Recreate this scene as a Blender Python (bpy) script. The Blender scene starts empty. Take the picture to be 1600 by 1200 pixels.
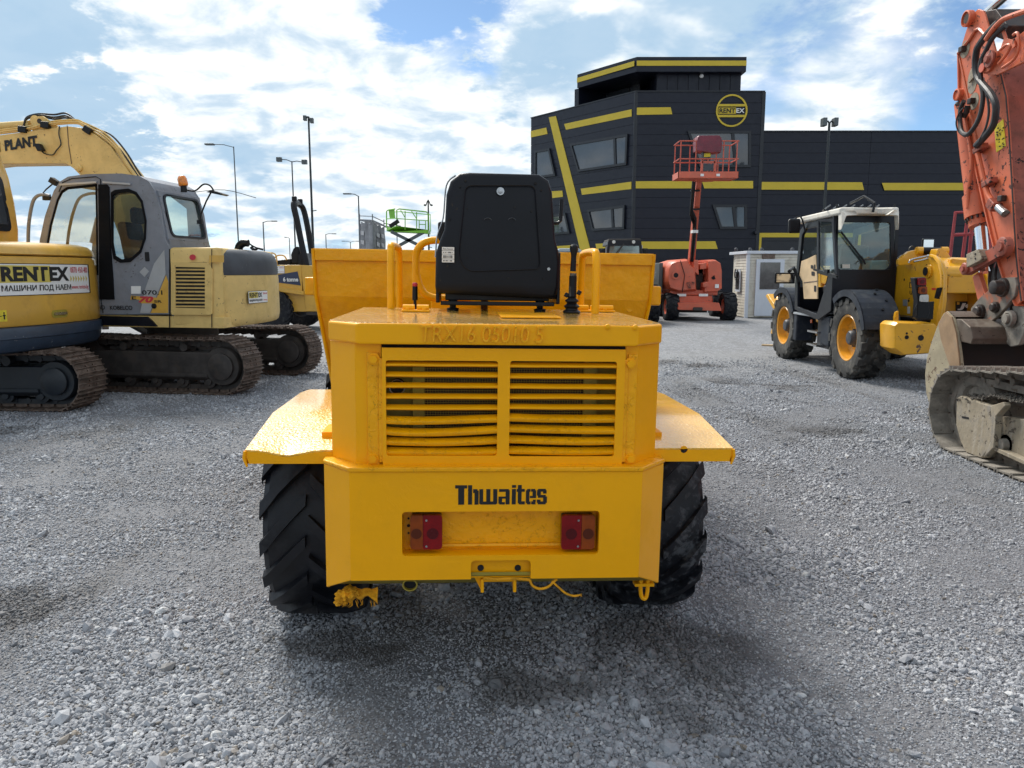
import bpy, bmesh, math, random
import numpy as np
from mathutils import Vector, Matrix, Euler, noise as mnoise
from mathutils.geometry import tessellate_polygon
R = math.radians
random.seed(7)
rng = np.random.default_rng(7)
scene = bpy.context.scene
COL = scene.collection
# ---------------------------------------------------------------- camera
CAM_H, PITCH, F = 1.6, R(8.3), 1200.0
cam_d = bpy.data.cameras.new('camera'); cam = bpy.data.objects.new('camera', cam_d); COL.objects.link(cam)
cam.location = (0, 0, CAM_H); cam.rotation_euler = (math.pi/2-PITCH, 0, 0)
cam_d.sensor_width = 36; cam_d.lens = 27.0; cam_d.clip_end = 5000; cam_d.clip_start = .05
scene.camera = cam
# ---------------------------------------------------------------- light
SUN_EL, SUN_AZ = R(48), R(-30)           # azimuth measured from +Y towards +X
SUN_STRENGTH, SUN_ANGLE = 0.95, R(20)
SKY_STRENGTH, CLOUD_GAIN, EXPOSURE = 0.05, 0.345, 2.35
sun_dir = Vector((math.sin(SUN_AZ)*math.cos(SUN_EL), math.cos(SUN_AZ)*math.cos(SUN_EL), math.sin(SUN_EL)))
sd = bpy.data.lights.new('sun', 'SUN'); sun = bpy.data.objects.new('sun', sd); COL.objects.link(sun)
sd.energy = SUN_STRENGTH; sd.angle = SUN_ANGLE; sd.color = (1, .95, .87)
sun.rotation_euler = sun_dir.to_track_quat('Z', 'Y').to_euler()
world = bpy.data.worlds.new('World'); scene.world = world; world.use_nodes = True
scene.view_settings.view_transform = 'Standard'; scene.view_settings.look = 'None'
scene.view_settings.gamma = 1; scene.view_settings.use_curve_mapping = False
scene.view_settings.exposure = EXPOSURE
scene.cycles.max_bounces = 8; scene.cycles.transparent_max_bounces = 12

class NT:
    """small node-tree writer"""
    def __init__(s, tree): s.t = tree; s.n = tree.nodes; s.l = tree.links
    def new(s, kind, **kw):
        n = s.n.new(kind)
        for k, v in kw.items():
            if k == 'ins':
                for kk, vv in v.items(): s.set(n.inputs[kk], vv)
            else: setattr(n, k, v)
        return n
    def set(s, inp, v):
        if isinstance(v, bpy.types.NodeSocket): s.l.new(v, inp)
        else: inp.default_value = v
    def math(s, op, a, b=0.0, c=0.0, clamp=False):
        n = s.n.new('ShaderNodeMath'); n.operation = op; n.use_clamp = clamp
        s.set(n.inputs[0], a); s.set(n.inputs[1], b); s.set(n.inputs[2], c); return n.outputs[0]
    def mix(s, f, a, b, blend='MIX'):
        n = s.n.new('ShaderNodeMix'); n.data_type = 'RGBA'; n.blend_type = blend
        s.set(n.inputs[0], f); s.set(n.inputs[6], a); s.set(n.inputs[7], b); return n.outputs[2]
    def ramp(s, v, lo, hi, a=0.0, b=1.0, smooth=True):
        n = s.n.new('ShaderNodeMapRange'); n.interpolation_type = 'SMOOTHSTEP' if smooth else 'LINEAR'
        s.set(n.inputs[0], v); s.set(n.inputs[1], lo); s.set(n.inputs[2], hi); s.set(n.inputs[3], a); s.set(n.inputs[4], b)
        return n.outputs[0]
    def noise(s, vec, scale, detail=4, rough=.55, dist=0.0):
        n = s.n.new('ShaderNodeTexNoise'); s.set(n.inputs['Vector'], vec)
        s.set(n.inputs['Scale'], scale); s.set(n.inputs['Detail'], detail); s.set(n.inputs['Roughness'], rough); s.set(n.inputs['Distortion'], dist)
        return n.outputs['Fac']

w = NT(world.node_tree); w.n.clear()
tc = w.new('ShaderNodeTexCoord').outputs['Generated']
sep = w.new('ShaderNodeSeparateXYZ', ins={0: tc})
sky = w.new('ShaderNodeTexSky'); sky.sky_type = 'NISHITA'; sky.sun_disc = False
sky.sun_elevation = SUN_EL; sky.sun_rotation = SUN_AZ; sky.air_density = .62; sky.dust_density = .25; sky.ozone_density = 2.0
zz = w.math('MAXIMUM', sep.outputs[2], 0.0)
den = w.math('ADD', zz, 0.26)
u = w.math('DIVIDE', sep.outputs[0], den); v = w.math('DIVIDE', sep.outputs[1], den)
pv = w.new('ShaderNodeCombineXYZ', ins={0: u, 1: v, 2: 3.7}).outputs[0]
big = w.noise(pv, 1.7, 3, .5, .3)
med = w.noise(pv, 5.2, 6, .56, .35)
fine = w.noise(pv, 21.0, 5, .62, .1)
dens = w.math('ADD', w.math('MULTIPLY', big, .62), w.math('ADD', w.math('MULTIPLY', med, .30), w.math('MULTIPLY', fine, .12)))
def blob(px, py, rad, amt):
    d = Vector(((px-800)/F, math.cos(PITCH)+(600-py)/F*math.sin(PITCH), -math.sin(PITCH)+(600-py)/F*math.cos(PITCH))).normalized()
    dn = w.new('ShaderNodeVectorMath', operation='DISTANCE', ins={0: tc, 1: d}).outputs['Value']
    dn = w.math('ADD', dn, w.math('ADD', w.math('MULTIPLY', w.math('SUBTRACT', med, .5), rad*2.2), w.math('MULTIPLY', w.math('SUBTRACT', fine, .5), rad*1.1)))
    return w.math('MULTIPLY', w.ramp(dn, 0.0, rad*1.15, 1, 0), amt)
bias = 0.0
for b in [(705, 50, .125, -.36), (640, 15, .06, -.22), (765, 115, .04, -.14), (880, 60, .10, .22), (600, 210, .22, .16), (840, 175, .10, .16), (1330, 40, .16, -.03),
          (1440, 125, .13, -.15), (1230, 100, .09, -.14), (150, 130, .26, .12), (430, 130, .30, .20), (1340, 172, .10, .24), (1060, 20, .20, .14), (60, 330, .16, .06), (0, 60, .15, .16), (170, 250, .14, .08)]:
    bias = w.math('ADD', bias, blob(*b))
dd = w.math('ADD', dens, bias)
mask = w.ramp(dd, .36, .56)
hz = w.ramp(sep.outputs[2], 0.0, .16, .55, 0)                # thicker cloud towards the horizon
mask = w.math('MAXIMUM', mask, hz)
# shading inside the cloud: thick parts go blue grey, thin and sunward parts white
pv2 = w.new('ShaderNodeVectorMath', operation='ADD', ins={0: pv, 1: (-.05, .06, 0)}).outputs[0]
med2 = w.noise(pv2, 5.2, 6, .56, .35)
lit = w.math('ADD', w.math('SUBTRACT', med, med2), .5)
pv3 = w.new('ShaderNodeVectorMath', operation='ADD', ins={0: pv, 1: (11.3, 4.1, 2.0)}).outputs[0]
gn = w.noise(pv3, 2.6, 5, .50, .3)
for b in [(200, 130, .11, .13), (430, 270, .10, .10), (30, 90, .15, .20), (60, 250, .14, .12), (560, 235, .09, .10), (860, 70, .09, .10), (470, 60, .28, -.16), (750, 230, .16, -.14), (280, 340, .1, .05)]:
    gn = w.math('ADD', gn, blob(*b))
grey = w.ramp(gn, .50, .64)
shade = w.math('MULTIPLY', w.ramp(lit, .30, .62, .25, 1), w.math('SUBTRACT', 1.0, w.math('MULTIPLY', grey, .92)))
cl = w.mix(shade, (.25, .36, .47, 1), (.64, .655, .65, 1))
sdn = w.new('ShaderNodeVectorMath', operation='DOT_PRODUCT', ins={0: tc, 1: sun_dir}).outputs['Value']
glow = w.ramp(sdn, .2, 1.0, .98, 1.02)
cl = w.mix(1.0, cl, w.new('ShaderNodeCombineXYZ', ins={0: glow, 1: glow, 2: glow}).outputs[0], 'MULTIPLY')
cl = w.mix(1.0, cl, (CLOUD_GAIN/SKY_STRENGTH,)*3+(1,), 'MULTIPLY')
bg = w.new('ShaderNodeBackground', ins={'Color': w.mix(mask, w.mix(1.0, sky.outputs[0], (.58, .64, .62, 1), 'MULTIPLY'), cl), 'Strength': SKY_STRENGTH})
w.new('ShaderNodeOutputWorld', ins={0: bg.outputs[0]})

# ---------------------------------------------------------------- measuring helpers (points of the photograph put at their real distance)
def ray(px, py):
    a, b = (px-800)/F, (600-py)/F
    return Vector((a, math.cos(PITCH)+b*math.sin(PITCH), -math.sin(PITCH)+b*math.cos(PITCH)))
CAMP = Vector((0, 0, CAM_H))
def hit(px, py, p0, n):
    d = ray(px, py); return CAMP + d*((Vector(p0)-CAMP).dot(n)/d.dot(n))
def PY(px, py, Y): return hit(px, py, (0, Y, 0), Vector((0, 1, 0)))
def PX(px, py, X): return hit(px, py, (X, 0, 0), Vector((1, 0, 0)))
def PZ(px, py, Z=0): return hit(px, py, (0, 0, Z), Vector((0, 0, 1)))
def ppm(p):      # photograph pixels per metre at a point
    d = Vector(p)-CAMP; return F/(d.y*math.cos(PITCH)-d.z*math.sin(PITCH))

# ---------------------------------------------------------------- mesh builder
class MB:
    def __init__(s): s.v = []; s.f = []
    def add(s, vs, fs):
        o = len(s.v); s.v += [Vector(a) for a in vs]; s.f += [[i+o for i in q] for q in fs]; return s
    def box(s, x0, x1, y0, y1, z0, z1):
        return s.add([(x0,y0,z0),(x1,y0,z0),(x1,y1,z0),(x0,y1,z0),(x0,y0,z1),(x1,y0,z1),(x1,y1,z1),(x0,y1,z1)],
                     [(0,3,2,1),(4,5,6,7),(0,1,5,4),(1,2,6,5),(2,3,7,6),(3,0,4,7)])
    def obox(s, c, size, m=None):
        m = m or Matrix.Identity(3); c = Vector(c); h = Vector(size)/2; k = MB().box(-h.x,h.x,-h.y,h.y,-h.z,h.z)
        return s.add([c+m@a for a in k.v], k.f)
    def bar(s, p0, p1, wd, ht, up=(0,0,1)):
        p0, p1 = Vector(p0), Vector(p1); d = (p1-p0); L = d.length; d.normalize()
        x = d.cross(Vector(up))
        if x.length < 1e-4: x = d.cross(Vector((1,0,0)))
        x.normalize(); z = x.cross(d)
        return s.obox((p0+p1)/2, (wd, L, ht), Matrix((x, d, z)).transposed())
    def loft(s, rings, cap=True):
        n = len(rings[0]); vs = [p for r in rings for p in r]; fs = []
        for k in range(len(rings)-1):
            for i in range(n):
                j = (i+1) % n; fs.append((k*n+i, k*n+j, (k+1)*n+j, (k+1)*n+i))
        if cap: fs += [tuple(range(n-1, -1, -1)), tuple((len(rings)-1)*n+i for i in range(n))]
        return s.add(vs, fs)
    def slab(s, poly, vec):
        """polygon of 3D points (any simple outline) thickened along vec"""
        n = len(poly); P = [Vector(p) for p in poly]; V = Vector(vec)
        tr = tessellate_polygon([P])
        fs = [tuple(t) for t in tr] + [tuple(i+n for i in t) for t in tr]
        fs += [(i, (i+1) % n, (i+1) % n+n, i+n) for i in range(n)]
        return s.add(P+[p+V for p in P], fs)
    def holed(s, outer, holes, vec):
        loops = [[Vector(p) for p in outer]]+[[Vector(p) for p in h] for h in holes]; V = Vector(vec)
        flat = [p for l in loops for p in l]; n = len(flat); tr = tessellate_polygon(loops)
        fs = [tuple(t) for t in tr]+[tuple(i+n for i in t) for t in tr]; o = 0
        for l in loops:
            m = len(l); fs += [(o+i, o+(i+1) % m, o+(i+1) % m+n, o+i+n) for i in range(m)]; o += m
        return s.add(flat+[p+V for p in flat], fs)
    def tube(s, pts, r, n=10, close=False):
        P = [Vector(p) for p in pts]; rs = r if isinstance(r, (list, tuple)) else [r]*len(P); rings = []; x = None
        for i, p in enumerate(P):
            if close: d = P[(i+1) % len(P)]-P[i-1]
            else: d = P[min(i+1, len(P)-1)]-P[max(i-1, 0)]
            d.normalize()
            if x is None:
                x = d.cross(Vector((0,0,1)))
                if x.length < .1: x = d.cross(Vector((1,0,0)))
            x = (x-d*x.dot(d)).normalized(); y = d.cross(x)
            rings.append([p+(x*math.cos(2*math.pi*k/n)+y*math.sin(2*math.pi*k/n))*rs[i] for k in range(n)])
        if close: rings.append(rings[0])
        return s.loft(rings, not close)
    def cyl(s, p0, p1, r, r1=None, n=20): return s.tube([p0, p1], [r, r if r1 is None else r1], n)
    def lathe(s, prof, o, ax, n=32, cap=True):
        """prof: (distance along axis, radius)"""
        o, ax = Vector(o), Vector(ax).normalized(); x = ax.orthogonal().normalized(); y = ax.cross(x)
        rings = [[o+ax*t+(x*math.cos(2*math.pi*k/n)+y*math.sin(2*math.pi*k/n))*max(q, 1e-4) for k in range(n)] for t, q in prof]
        return s.loft(rings, cap)
    def xf(s, m): s.v = [m@a for a in s.v]; return s
    def mesh(s, name):
        me = bpy.data.meshes.new(name); me.from_pydata([tuple(a) for a in s.v], [], s.f); me.update()
        bm = bmesh.new(); bm.from_mesh(me); bmesh.ops.recalc_face_normals(bm, faces=bm.faces); bm.to_mesh(me); bm.free()
        return me
def smooth_path(pts, k=5):
    P = [Vector(p) for p in pts]; out = []
    for i in range(len(P)-1):
        a, b, c, d = P[max(i-1,0)], P[i], P[i+1], P[min(i+2, len(P)-1)]
        for j in range(k):
            t = j/k; out.append(.5*((2*b)+(c-a)*t+(2*a-5*b+4*c-d)*t*t+(3*b-a-3*c+d)*t**3))
    return out+[P[-1]]
def rounded(pts, r, k=4):
    """round the corners of a 3D polygon"""
    P = [Vector(p) for p in pts]; n = len(P); out = []
    rr = r if isinstance(r, (list, tuple)) else [r]*n
    for i in range(n):
        a, b, c = P[i-1], P[i], P[(i+1) % n]; q = rr[i]
        if q <= 0: out.append(b); continue
        da, dc = (a-b), (c-b); q1 = min(q, da.length*.49, dc.length*.49); s0 = b+da.normalized()*q1; s1 = b+dc.normalized()*q1
        for j in range(k+1):
            t = j/k; out.append(s0*(1-t)**2+b*2*t*(1-t)+s1*t*t)
    return out

# ---------------------------------------------------------------- scene objects
def finish(me, smooth=35):
    for p in me.polygons: p.use_smooth = True
    me.set_sharp_from_angle(angle=R(smooth)); return me
def inv_root(o):
    m = Matrix.Identity(4); q = o
    while q is not None: m = Matrix.LocRotScale(q.location, q.rotation_euler, q.scale) @ m; q = q.parent
    return m.inverted()
def obj(name, mb, mat, parent=None, bevel=0, world=True, label=None, kind=None, seg=2, smooth=35):
    """one mesh object; with world=True the builder's points are world points"""
    if isinstance(mb, MB):
        if world and parent is not None: mb.xf(inv_root(parent))
        me = finish(mb.mesh(name), smooth); me.materials.append(mat)
    else: me = mb
    o = bpy.data.objects.new(name, me); COL.objects.link(o); o.parent = parent
    if bevel:
        b = o.modifiers.new('bevel', 'BEVEL'); b.width = bevel; b.segments = seg; b.limit_method = 'ANGLE'; b.angle_limit = R(32); b.harden_normals = True
        b.use_clamp_overlap = True
    if label: o['label'] = label
    if kind: o['kind'] = kind
    return o
def thing(name, label, cat, loc=(0,0,0), rot=(0,0,0), group=None):
    o = bpy.data.objects.new(name, None); COL.objects.link(o); o.location = loc; o.rotation_euler = rot; o.empty_display_size = .2
    o['label'] = label; o['category'] = cat
    if group: o['group'] = group
    return o
def hold(name, parent, loc=(0,0,0), rot=(0,0,0)):
    """an Empty that holds the sub-parts of one part"""
    o = bpy.data.objects.new(name, None); COL.objects.link(o); o.parent = parent; o.location = loc; o.rotation_euler = rot; o.empty_display_size = .1; return o
def tag(o, label, cat, group=None):
    o['label'] = label; o['category'] = cat
    if group: o['group'] = group
    return o
def struct(name, mb, mat, **k):
    o = obj(name, mb, mat, **k); o['kind'] = 'structure'; return o
def text(name, s, mat, parent, o, ux, uy, height=None, width=None, bold=0.0, depth=.002, shear=0.0, spacing=1.0):
    """lettering as a thin mesh: lower left corner o, unit directions ux, uy; fitted to height and width in metres"""
    c = bpy.data.curves.new(name, 'FONT'); c.body = s; c.size = 1; c.offset = bold; c.extrude = .01; c.shear = shear; c.space_character = spacing; c.resolution_u = 4
    t = bpy.data.objects.new(name, c); COL.objects.link(t); bpy.context.view_layer.update()
    me = bpy.data.meshes.new_from_object(t.evaluated_get(bpy.context.evaluated_depsgraph_get())); bpy.data.objects.remove(t)
    P = np.array([v.co for v in me.vertices]); lo, hi = P.min(0), P.max(0); sy = (height or 1)/(hi[1]-lo[1]); sx = sy if width is None else width/(hi[0]-lo[0])
    if height is None: sy = sx
    o, ux, uy = Vector(o), Vector(ux).normalized(), Vector(uy).normalized(); n = ux.cross(uy).normalized(); inv = inv_root(parent) if parent else Matrix.Identity(4)
    for v in me.vertices:
        v.co = inv @ (o+ux*(v.co.x-lo[0])*sx+uy*(v.co.y-lo[1])*sy+n*(depth if v.co.z > 0 else 0.0004))
    me.materials.clear(); me.materials.append(mat); me.name = name
    t = bpy.data.objects.new(name, me); COL.objects.link(t); t.parent = parent
    return t
def copy_tree(o, parent=None):
    c = o.copy(); COL.objects.link(c); c.parent = parent
    for ch in [x for x in bpy.data.objects if x.parent == o and x is not c]: copy_tree(ch, c)
    return c

# ---------------------------------------------------------------- materials
def srgb(r, g, b):
    f = lambda c: (c/255/12.92) if c/255 <= .04045 else ((c/255+.055)/1.055)**2.4
    return (f(r), f(g), f(b), 1)
def mat(name, col, rough=.5, stint=False, metal=0, coat=0, var=.12, vs=2.5, bump=0, bs=20, ridge=0, chips=None, dirt=None, spec=.5, streak=None):
    """painted / worn surface. chips=(colour, threshold, scale); dirt=(colour, amount, scale); streak=(colour, amount)"""
    m = bpy.data.materials.new(name); m.use_nodes = True; t = NT(m.node_tree); b = t.n['Principled BSDF']
    co = t.new('ShaderNodeTexCoord').outputs['Object']; c = col if len(col) == 4 else tuple(col)+(1,)
    out = c; rg = rough
    if var:
        nz = t.noise(co, vs, 5, .6); out = t.mix(t.ramp(nz, .3, .7), tuple(x*(1-var) for x in c[:3])+(1,), tuple(min(1, x*(1+var)) for x in c[:3])+(1,))
    if dirt:
        dm = t.math('MULTIPLY', t.ramp(t.noise(co, dirt[2], 7, .68, .3), .48, .66), dirt[1]); out = t.mix(dm, out, tuple(dirt[0][:3])+(1,))
        rg = t.math('ADD', rough, t.math('MULTIPLY', dm, .35))
    if streak:
        mp = t.new('ShaderNodeMapping', ins={0: co}); mp.inputs['Scale'].default_value = (9, 9, .9)
        sm = t.math('MULTIPLY', t.ramp(t.noise(mp.outputs[0], 2.2, 5, .6), .52, .7), streak[1]); out = t.mix(sm, out, tuple(streak[0][:3])+(1,))
    if chips:
        n1 = t.noise(co, chips[2], 6, .62, .6); n2 = t.noise(co, chips[2]*.22, 2, .5)
        cm = t.ramp(t.math('ADD', n1, t.math('MULTIPLY', n2, .35)), chips[1], chips[1]+.012); out = t.mix(cm, out, tuple(chips[0][:3])+(1,))
        if not isinstance(rg, float): pass
        rg = t.math('ADD', rg, t.math('MULTIPLY', cm, .3), clamp=True)
    if isinstance(rg, float):
        rg = t.ramp(t.noise(co, 5, 4, .6), .3, .7, rough*.82, min(1, rough*1.2))
    t.set(b.inputs['Base Color'], out); t.set(b.inputs['Roughness'], rg); b.inputs['Metallic'].default_value = metal
    b.inputs['Coat Weight'].default_value = coat; b.inputs['Coat Roughness'].default_value = .12; b.inputs['Specular IOR Level'].default_value = spec
    if ridge > .4:
        ln = t.ramp(t.math('ABSOLUTE', t.math('SUBTRACT', t.noise(co, bs*.42, 6, .66, .8), .534)), .0, .007, .55, 0); t.set(b.inputs['Base Color'], t.mix(ln, out, (.22, .13, .006, 1)))
    if stint: b.inputs['Specular Tint'].default_value = (1, .86, .55, 1); b.inputs['Coat Tint'].default_value = (1, .92, .75, 1)
    if bump:
        hh = t.noise(co, bs, 5, .55)
        if ridge: hh = t.math('ADD', hh, t.math('ADD', t.math('MULTIPLY', t.ramp(t.noise(co, bs*.42, 6, .66, .8), .53, .538), ridge), t.math('MULTIPLY', t.ramp(t.noise(co, bs*1.3, 3, .5), .62, .66), ridge*.5)))
        bn = t.new('ShaderNodeBump', ins={'Height': hh, 'Strength': min(1, bump), 'Distance': .02/max(bs/20, .05)*bump}); t.l.new(bn.outputs[0], b.inputs['Normal'])
    return m
def glass(name, tint, refl=.5, dark=.0):
    m = bpy.data.materials.new(name); m.use_nodes = True; t = NT(m.node_tree); t.n.clear()
    tr = t.new('ShaderNodeBsdfTransparent', ins={0: tuple(tint)+(1,)}); gl = t.new('ShaderNodeBsdfGlossy', ins={0: (1, 1, 1, 1), 'Roughness': .03})
    df = t.new('ShaderNodeBsdfDiffuse', ins={0: (.32, .34, .35, 1)}); co = t.new('ShaderNodeTexCoord').outputs['Object']
    g = t.new('ShaderNodeNewGeometry'); dp_ = t.new('ShaderNodeVectorMath', operation='DOT_PRODUCT', ins={0: g.outputs['Incoming'], 1: g.outputs['Normal']}).outputs['Value']
    fr = t.math('ADD', t.math('MULTIPLY', t.math('POWER', t.math('SUBTRACT', 1.0, t.math('ABSOLUTE', dp_), clamp=True), 5.0), .9), .04)
    a = t.new('ShaderNodeMixShader', ins={0: t.math('ADD', t.math('MULTIPLY', t.noise(co, 3, 5, .6), .05), dark), 1: tr.outputs[0], 2: df.outputs[0]})
    c = t.new('ShaderNodeMixShader', ins={0: t.math('MULTIPLY', fr, refl*2, clamp=True), 1: a.outputs[0], 2: gl.outputs[0]})
    t.new('ShaderNodeOutputMaterial', ins={0: c.outputs[0]}); return m

M = {}
RUST = (.10, .045, .025); MUD = (.20, .175, .145)
M['yellow'] = mat('thick_yellow_paint', (.93, .412, .0008), .34, stint=True, coat=.05, spec=.42, var=.03, vs=3, bump=.22, bs=13, ridge=.30, dirt=((.82, .36, .001), .4, 4))
M['yellow_wet'] = None
M['yellow_lump'] = mat('lumpy_yellow_paint', (.93, .412, .0008), .30, stint=True, coat=.12, spec=.5, var=.05, vs=6, bump=.6, bs=26, ridge=.5, dirt=((.78, .31, .001), .5, 7))
M['skip'] = mat('skip_yellow_paint', (.88, .395, .0008), .30, stint=True, coat=.12, spec=.5, var=.08, vs=2, bump=.55, bs=11, dirt=((.70, .265, .001), .5, 4))
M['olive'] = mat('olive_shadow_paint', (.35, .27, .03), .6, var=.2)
M['black'] = mat('black_plastic', (.006, .0065, .009), .38, var=.3, bump=.15, bs=40, spec=.3)
M['black_metal'] = mat('black_metal', (.0028, .0036, .0075), .38, var=.2, vs=5, bump=.10, bs=12, spec=.28, chips=((.035, .028, .018), .85, 12))
M['rubber'] = mat('tyre_rubber', (.009, .010, .014), .62, spec=.25, var=.35, vs=6, bump=.35, bs=45, dirt=((.085, .085, .082), .45, 9))
M['rubber_wet'] = mat('wet_tyre_rubber', (.007, .008, .012), .42, spec=.3, var=.4, vs=8, bump=.4, bs=40, dirt=((.04, .042, .046), .35, 7))
M['rubber_dust'] = mat('dusty_tyre_rubber', (.038, .037, .035), .8, var=.25, vs=6, bump=.3, bs=35, dirt=((.15, .14, .12), .7, 6))
M['rubber_spot'] = mat('blotched_tyre_rubber', (.009, .010, .014), .5, spec=.3, var=.4, vs=8, bump=.4, bs=40, dirt=((.09, .095, .105), .9, 19))
M['hole'] = mat('dark_recess', (.006, .006, .007), .8, var=0)
M['mesh_core'] = mat('radiator_core', (.045, .022, .014), .75, var=.3, vs=30)
M['letter_black'] = mat('black_lettering', (.006, .006, .007), .55, var=0)
M['white'] = mat('white_print', (.78, .78, .76), .45, var=.05)
M['red_print'] = mat('red_print', (.55, .03, .05), .5, var=0)
M['gold_print'] = mat('gold_print', (.62, .50, .10), .5, var=.05)
M['lens_red'] = mat('red_lens', (.20, .001, .003), .22, coat=.12, spec=.3, var=.2, vs=20, bump=.2, bs=120)
M['lens_dark'] = mat('dark_red_lens', (.075, .001, .003), .25, coat=.1, spec=.3, var=.1)
M['lens_orange'] = mat('orange_lens', (.25, .045, .002), .22, coat=.12, spec=.3, var=.2, vs=20, bump=.2, bs=120)
M['lens_odark'] = mat('dark_orange_lens', (.09, .014, .002), .25, coat=.1, spec=.3, var=.1)
M['lens_white'] = mat('clear_lens', (.55, .55, .52), .15, coat=.6, var=.1)
M['steel'] = mat('bare_steel', (.45, .45, .45), .28, metal=1, var=.15, vs=8)
M['chrome'] = mat('polished_rod', (.80, .80, .80), .10, metal=1, var=.05)
M['galv'] = mat('galvanised_steel', (.10, .115, .12), .5, metal=.4, var=.1)
M['pole_dark'] = mat('dark_pole', (.02, .026, .03), .5, var=.1)
M['rag'] = mat('yellow_rag', (.66, .30, .006), .85, var=.25, vs=25, bump=.8, bs=60)
M['gA'] = mat('mustard_paint', (.66, .375, .055), .34, coat=.35, var=.06, vs=2, bump=.06, bs=6, dirt=((.48, .27, .05), .5, 4))
M['blueA'] = mat('dark_blue_bumper', (.028, .045, .075), .42, coat=.15, var=.15, vs=5, chips=((.25, .26, .27), .865, 22), bump=.1, bs=15)
M['cream'] = mat('faded_yellow_paint', (.70, .49, .17), .5, var=.09, vs=3, bump=.1, bs=8, chips=((.20, .12, .06), .845, 26), dirt=((.56, .38, .13), .6, 3.5))
M['cabgrey'] = mat('grey_cab_paint', (.20, .217, .25), .45, var=.08, vs=4, chips=((.06, .055, .055), .845, 24), dirt=((.15, .155, .165), .5, 5), bump=.08, bs=10)
M['capgrey'] = mat('dark_grey_cap', (.045, .05, .06), .5, var=.2, vs=4, chips=((.12, .12, .12), .86, 20))
M['silver'] = mat('silver_decal', (.42, .44, .46), .35, metal=.3, var=.1, bump=.3, bs=60)
M['trackbrown'] = mat('rusty_track_steel', (.115, .082, .064), .62, metal=.2, var=.35, vs=9, bump=.4, bs=30, dirt=((.22, .17, .14), .8, 9))
M['trackdark'] = mat('greasy_undercarriage', (.040, .034, .031), .65, var=.4, vs=6, bump=.3, bs=20, dirt=((.07, .055, .045), .7, 5))
M['gA_under'] = mat('black_undercarriage_paint', (.012, .017, .024), .45, var=.3, dirt=((.04, .035, .03), .5, 5))
M['trackmud'] = mat('mud_coated_steel', (.21, .19, .162), .85, var=.3, vs=7, bump=.5, bs=26, dirt=((.34, .315, .27), .8, 8), chips=((.12, .095, .07), .81, 18))
M['mudtan'] = mat('tan_mud_on_steel', (.30, .255, .185), .85, var=.2, vs=4, bump=.5, bs=18, dirt=((.24, .22, .19), .9, 4), streak=((.40, .36, .30), .55), chips=((.11, .09, .07), .795, 20))
M['orange'] = mat('faded_orange_paint', (.58, .138, .062), .42, coat=.1, spec=.35, var=.12, vs=2.2, bump=.12, bs=8, chips=((.08, .03, .022), .795, 15), dirt=((.42, .12, .06), .6, 5))
M['orange_dark'] = mat('grimy_shaded_orange_paint', (.30, .075, .045), .55, var=.25, vs=3, bump=.2, bs=12, chips=((.03, .018, .016), .775, 13), dirt=((.12, .05, .035), .6, 3.5))  # grime, with the shade of the stick's under face put into the colour
M['bucket'] = mat('worn_bucket_steel', (.115, .088, .068), .55, metal=.35, var=.3, vs=4, bump=.3, bs=14, dirt=((.19, .165, .135), .8, 5), chips=((.05, .032, .022), .81, 12))
M['bucket_side'] = mat('dusty_bucket_side', (.35, .30, .20), .75, var=.2, vs=3, bump=.3, bs=14, dirt=((.26, .225, .17), .9, 3), chips=((.12, .075, .05), .80, 16))
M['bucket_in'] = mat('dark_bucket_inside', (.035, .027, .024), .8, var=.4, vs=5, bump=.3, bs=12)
M['hose'] = mat('black_hose', (.02, .02, .022), .5, var=.3, bump=.5, bs=60, dirt=((.08, .07, .06), .4, 8))
M['pin'] = mat('greasy_pin', (.035, .028, .026), .45, metal=.3, var=.3, dirt=((.12, .08, .06), .6, 9))
M['jcb'] = mat('telehandler_yellow', (.72, .36, .012), .33, coat=.35, var=.07, vs=2.5, bump=.06, bs=8, chips=((.12, .06, .03), .87, 14), dirt=((.60, .30, .02), .5, 4))
M['jcb_worn'] = mat('worn_telehandler_yellow', (.72, .36, .012), .36, coat=.3, var=.08, chips=((.10, .055, .035), .83, 9), dirt=((.58, .30, .03), .5, 4))
M['jcbblack'] = mat('cab_black_paint', (.006, .007, .012), .35, coat=.1, spec=.3, var=.3)
M['seal'] = mat('matt_black_seal', (.006, .0065, .008), .8, var=.2, spec=.12)
M['fender'] = mat('dark_grey_fender', (.018, .023, .034), .5, spec=.3, var=.2, vs=5, bump=.15, bs=25, dirt=((.07, .075, .08), .5, 6))
M['roofwhite'] = mat('cream_cab_roof', (.66, .63, .56), .5, var=.08, dirt=((.50, .42, .32), .6, 4))
M['cardboard'] = mat('cardboard', (.56, .41, .24), .8, var=.12, vs=5)
M['rim'] = mat('orange_yellow_rim', (.70, .30, .008), .4, coat=.3, var=.12, vs=6, dirt=((.35, .18, .03), .5, 7))
M['hub'] = mat('dark_hub', (.035, .042, .055), .5, var=.3, dirt=((.10, .09, .08), .5, 9))
M['lift'] = mat('faded_coral_paint', (.62, .12, .06), .42, coat=.2, var=.1, vs=2, dirt=((.46, .14, .09), .6, 3), chips=((.14, .06, .045), .86, 12))
M['lift_rail'] = mat('lift_rail_paint', (.50, .10, .06), .45, var=.15, vs=6)
M['maroon'] = mat('maroon_cover', (.16, .012, .028), .38, coat=.2, var=.2, vs=3, bump=.4, bs=9)
M['redlift'] = mat('dull_red_paint', (.30, .035, .040), .5, var=.15, vs=4)
M['green'] = mat('lime_green_paint', (.20, .50, .035), .45, var=.1)
M['scaff'] = mat('scaffold_tube', (.22, .23, .25), .5, metal=.3, var=.15)
M['banner'] = mat('faded_banner_mesh', (.27, .27, .285), .8, var=.3, vs=1.2, bump=.3, bs=3)
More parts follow.
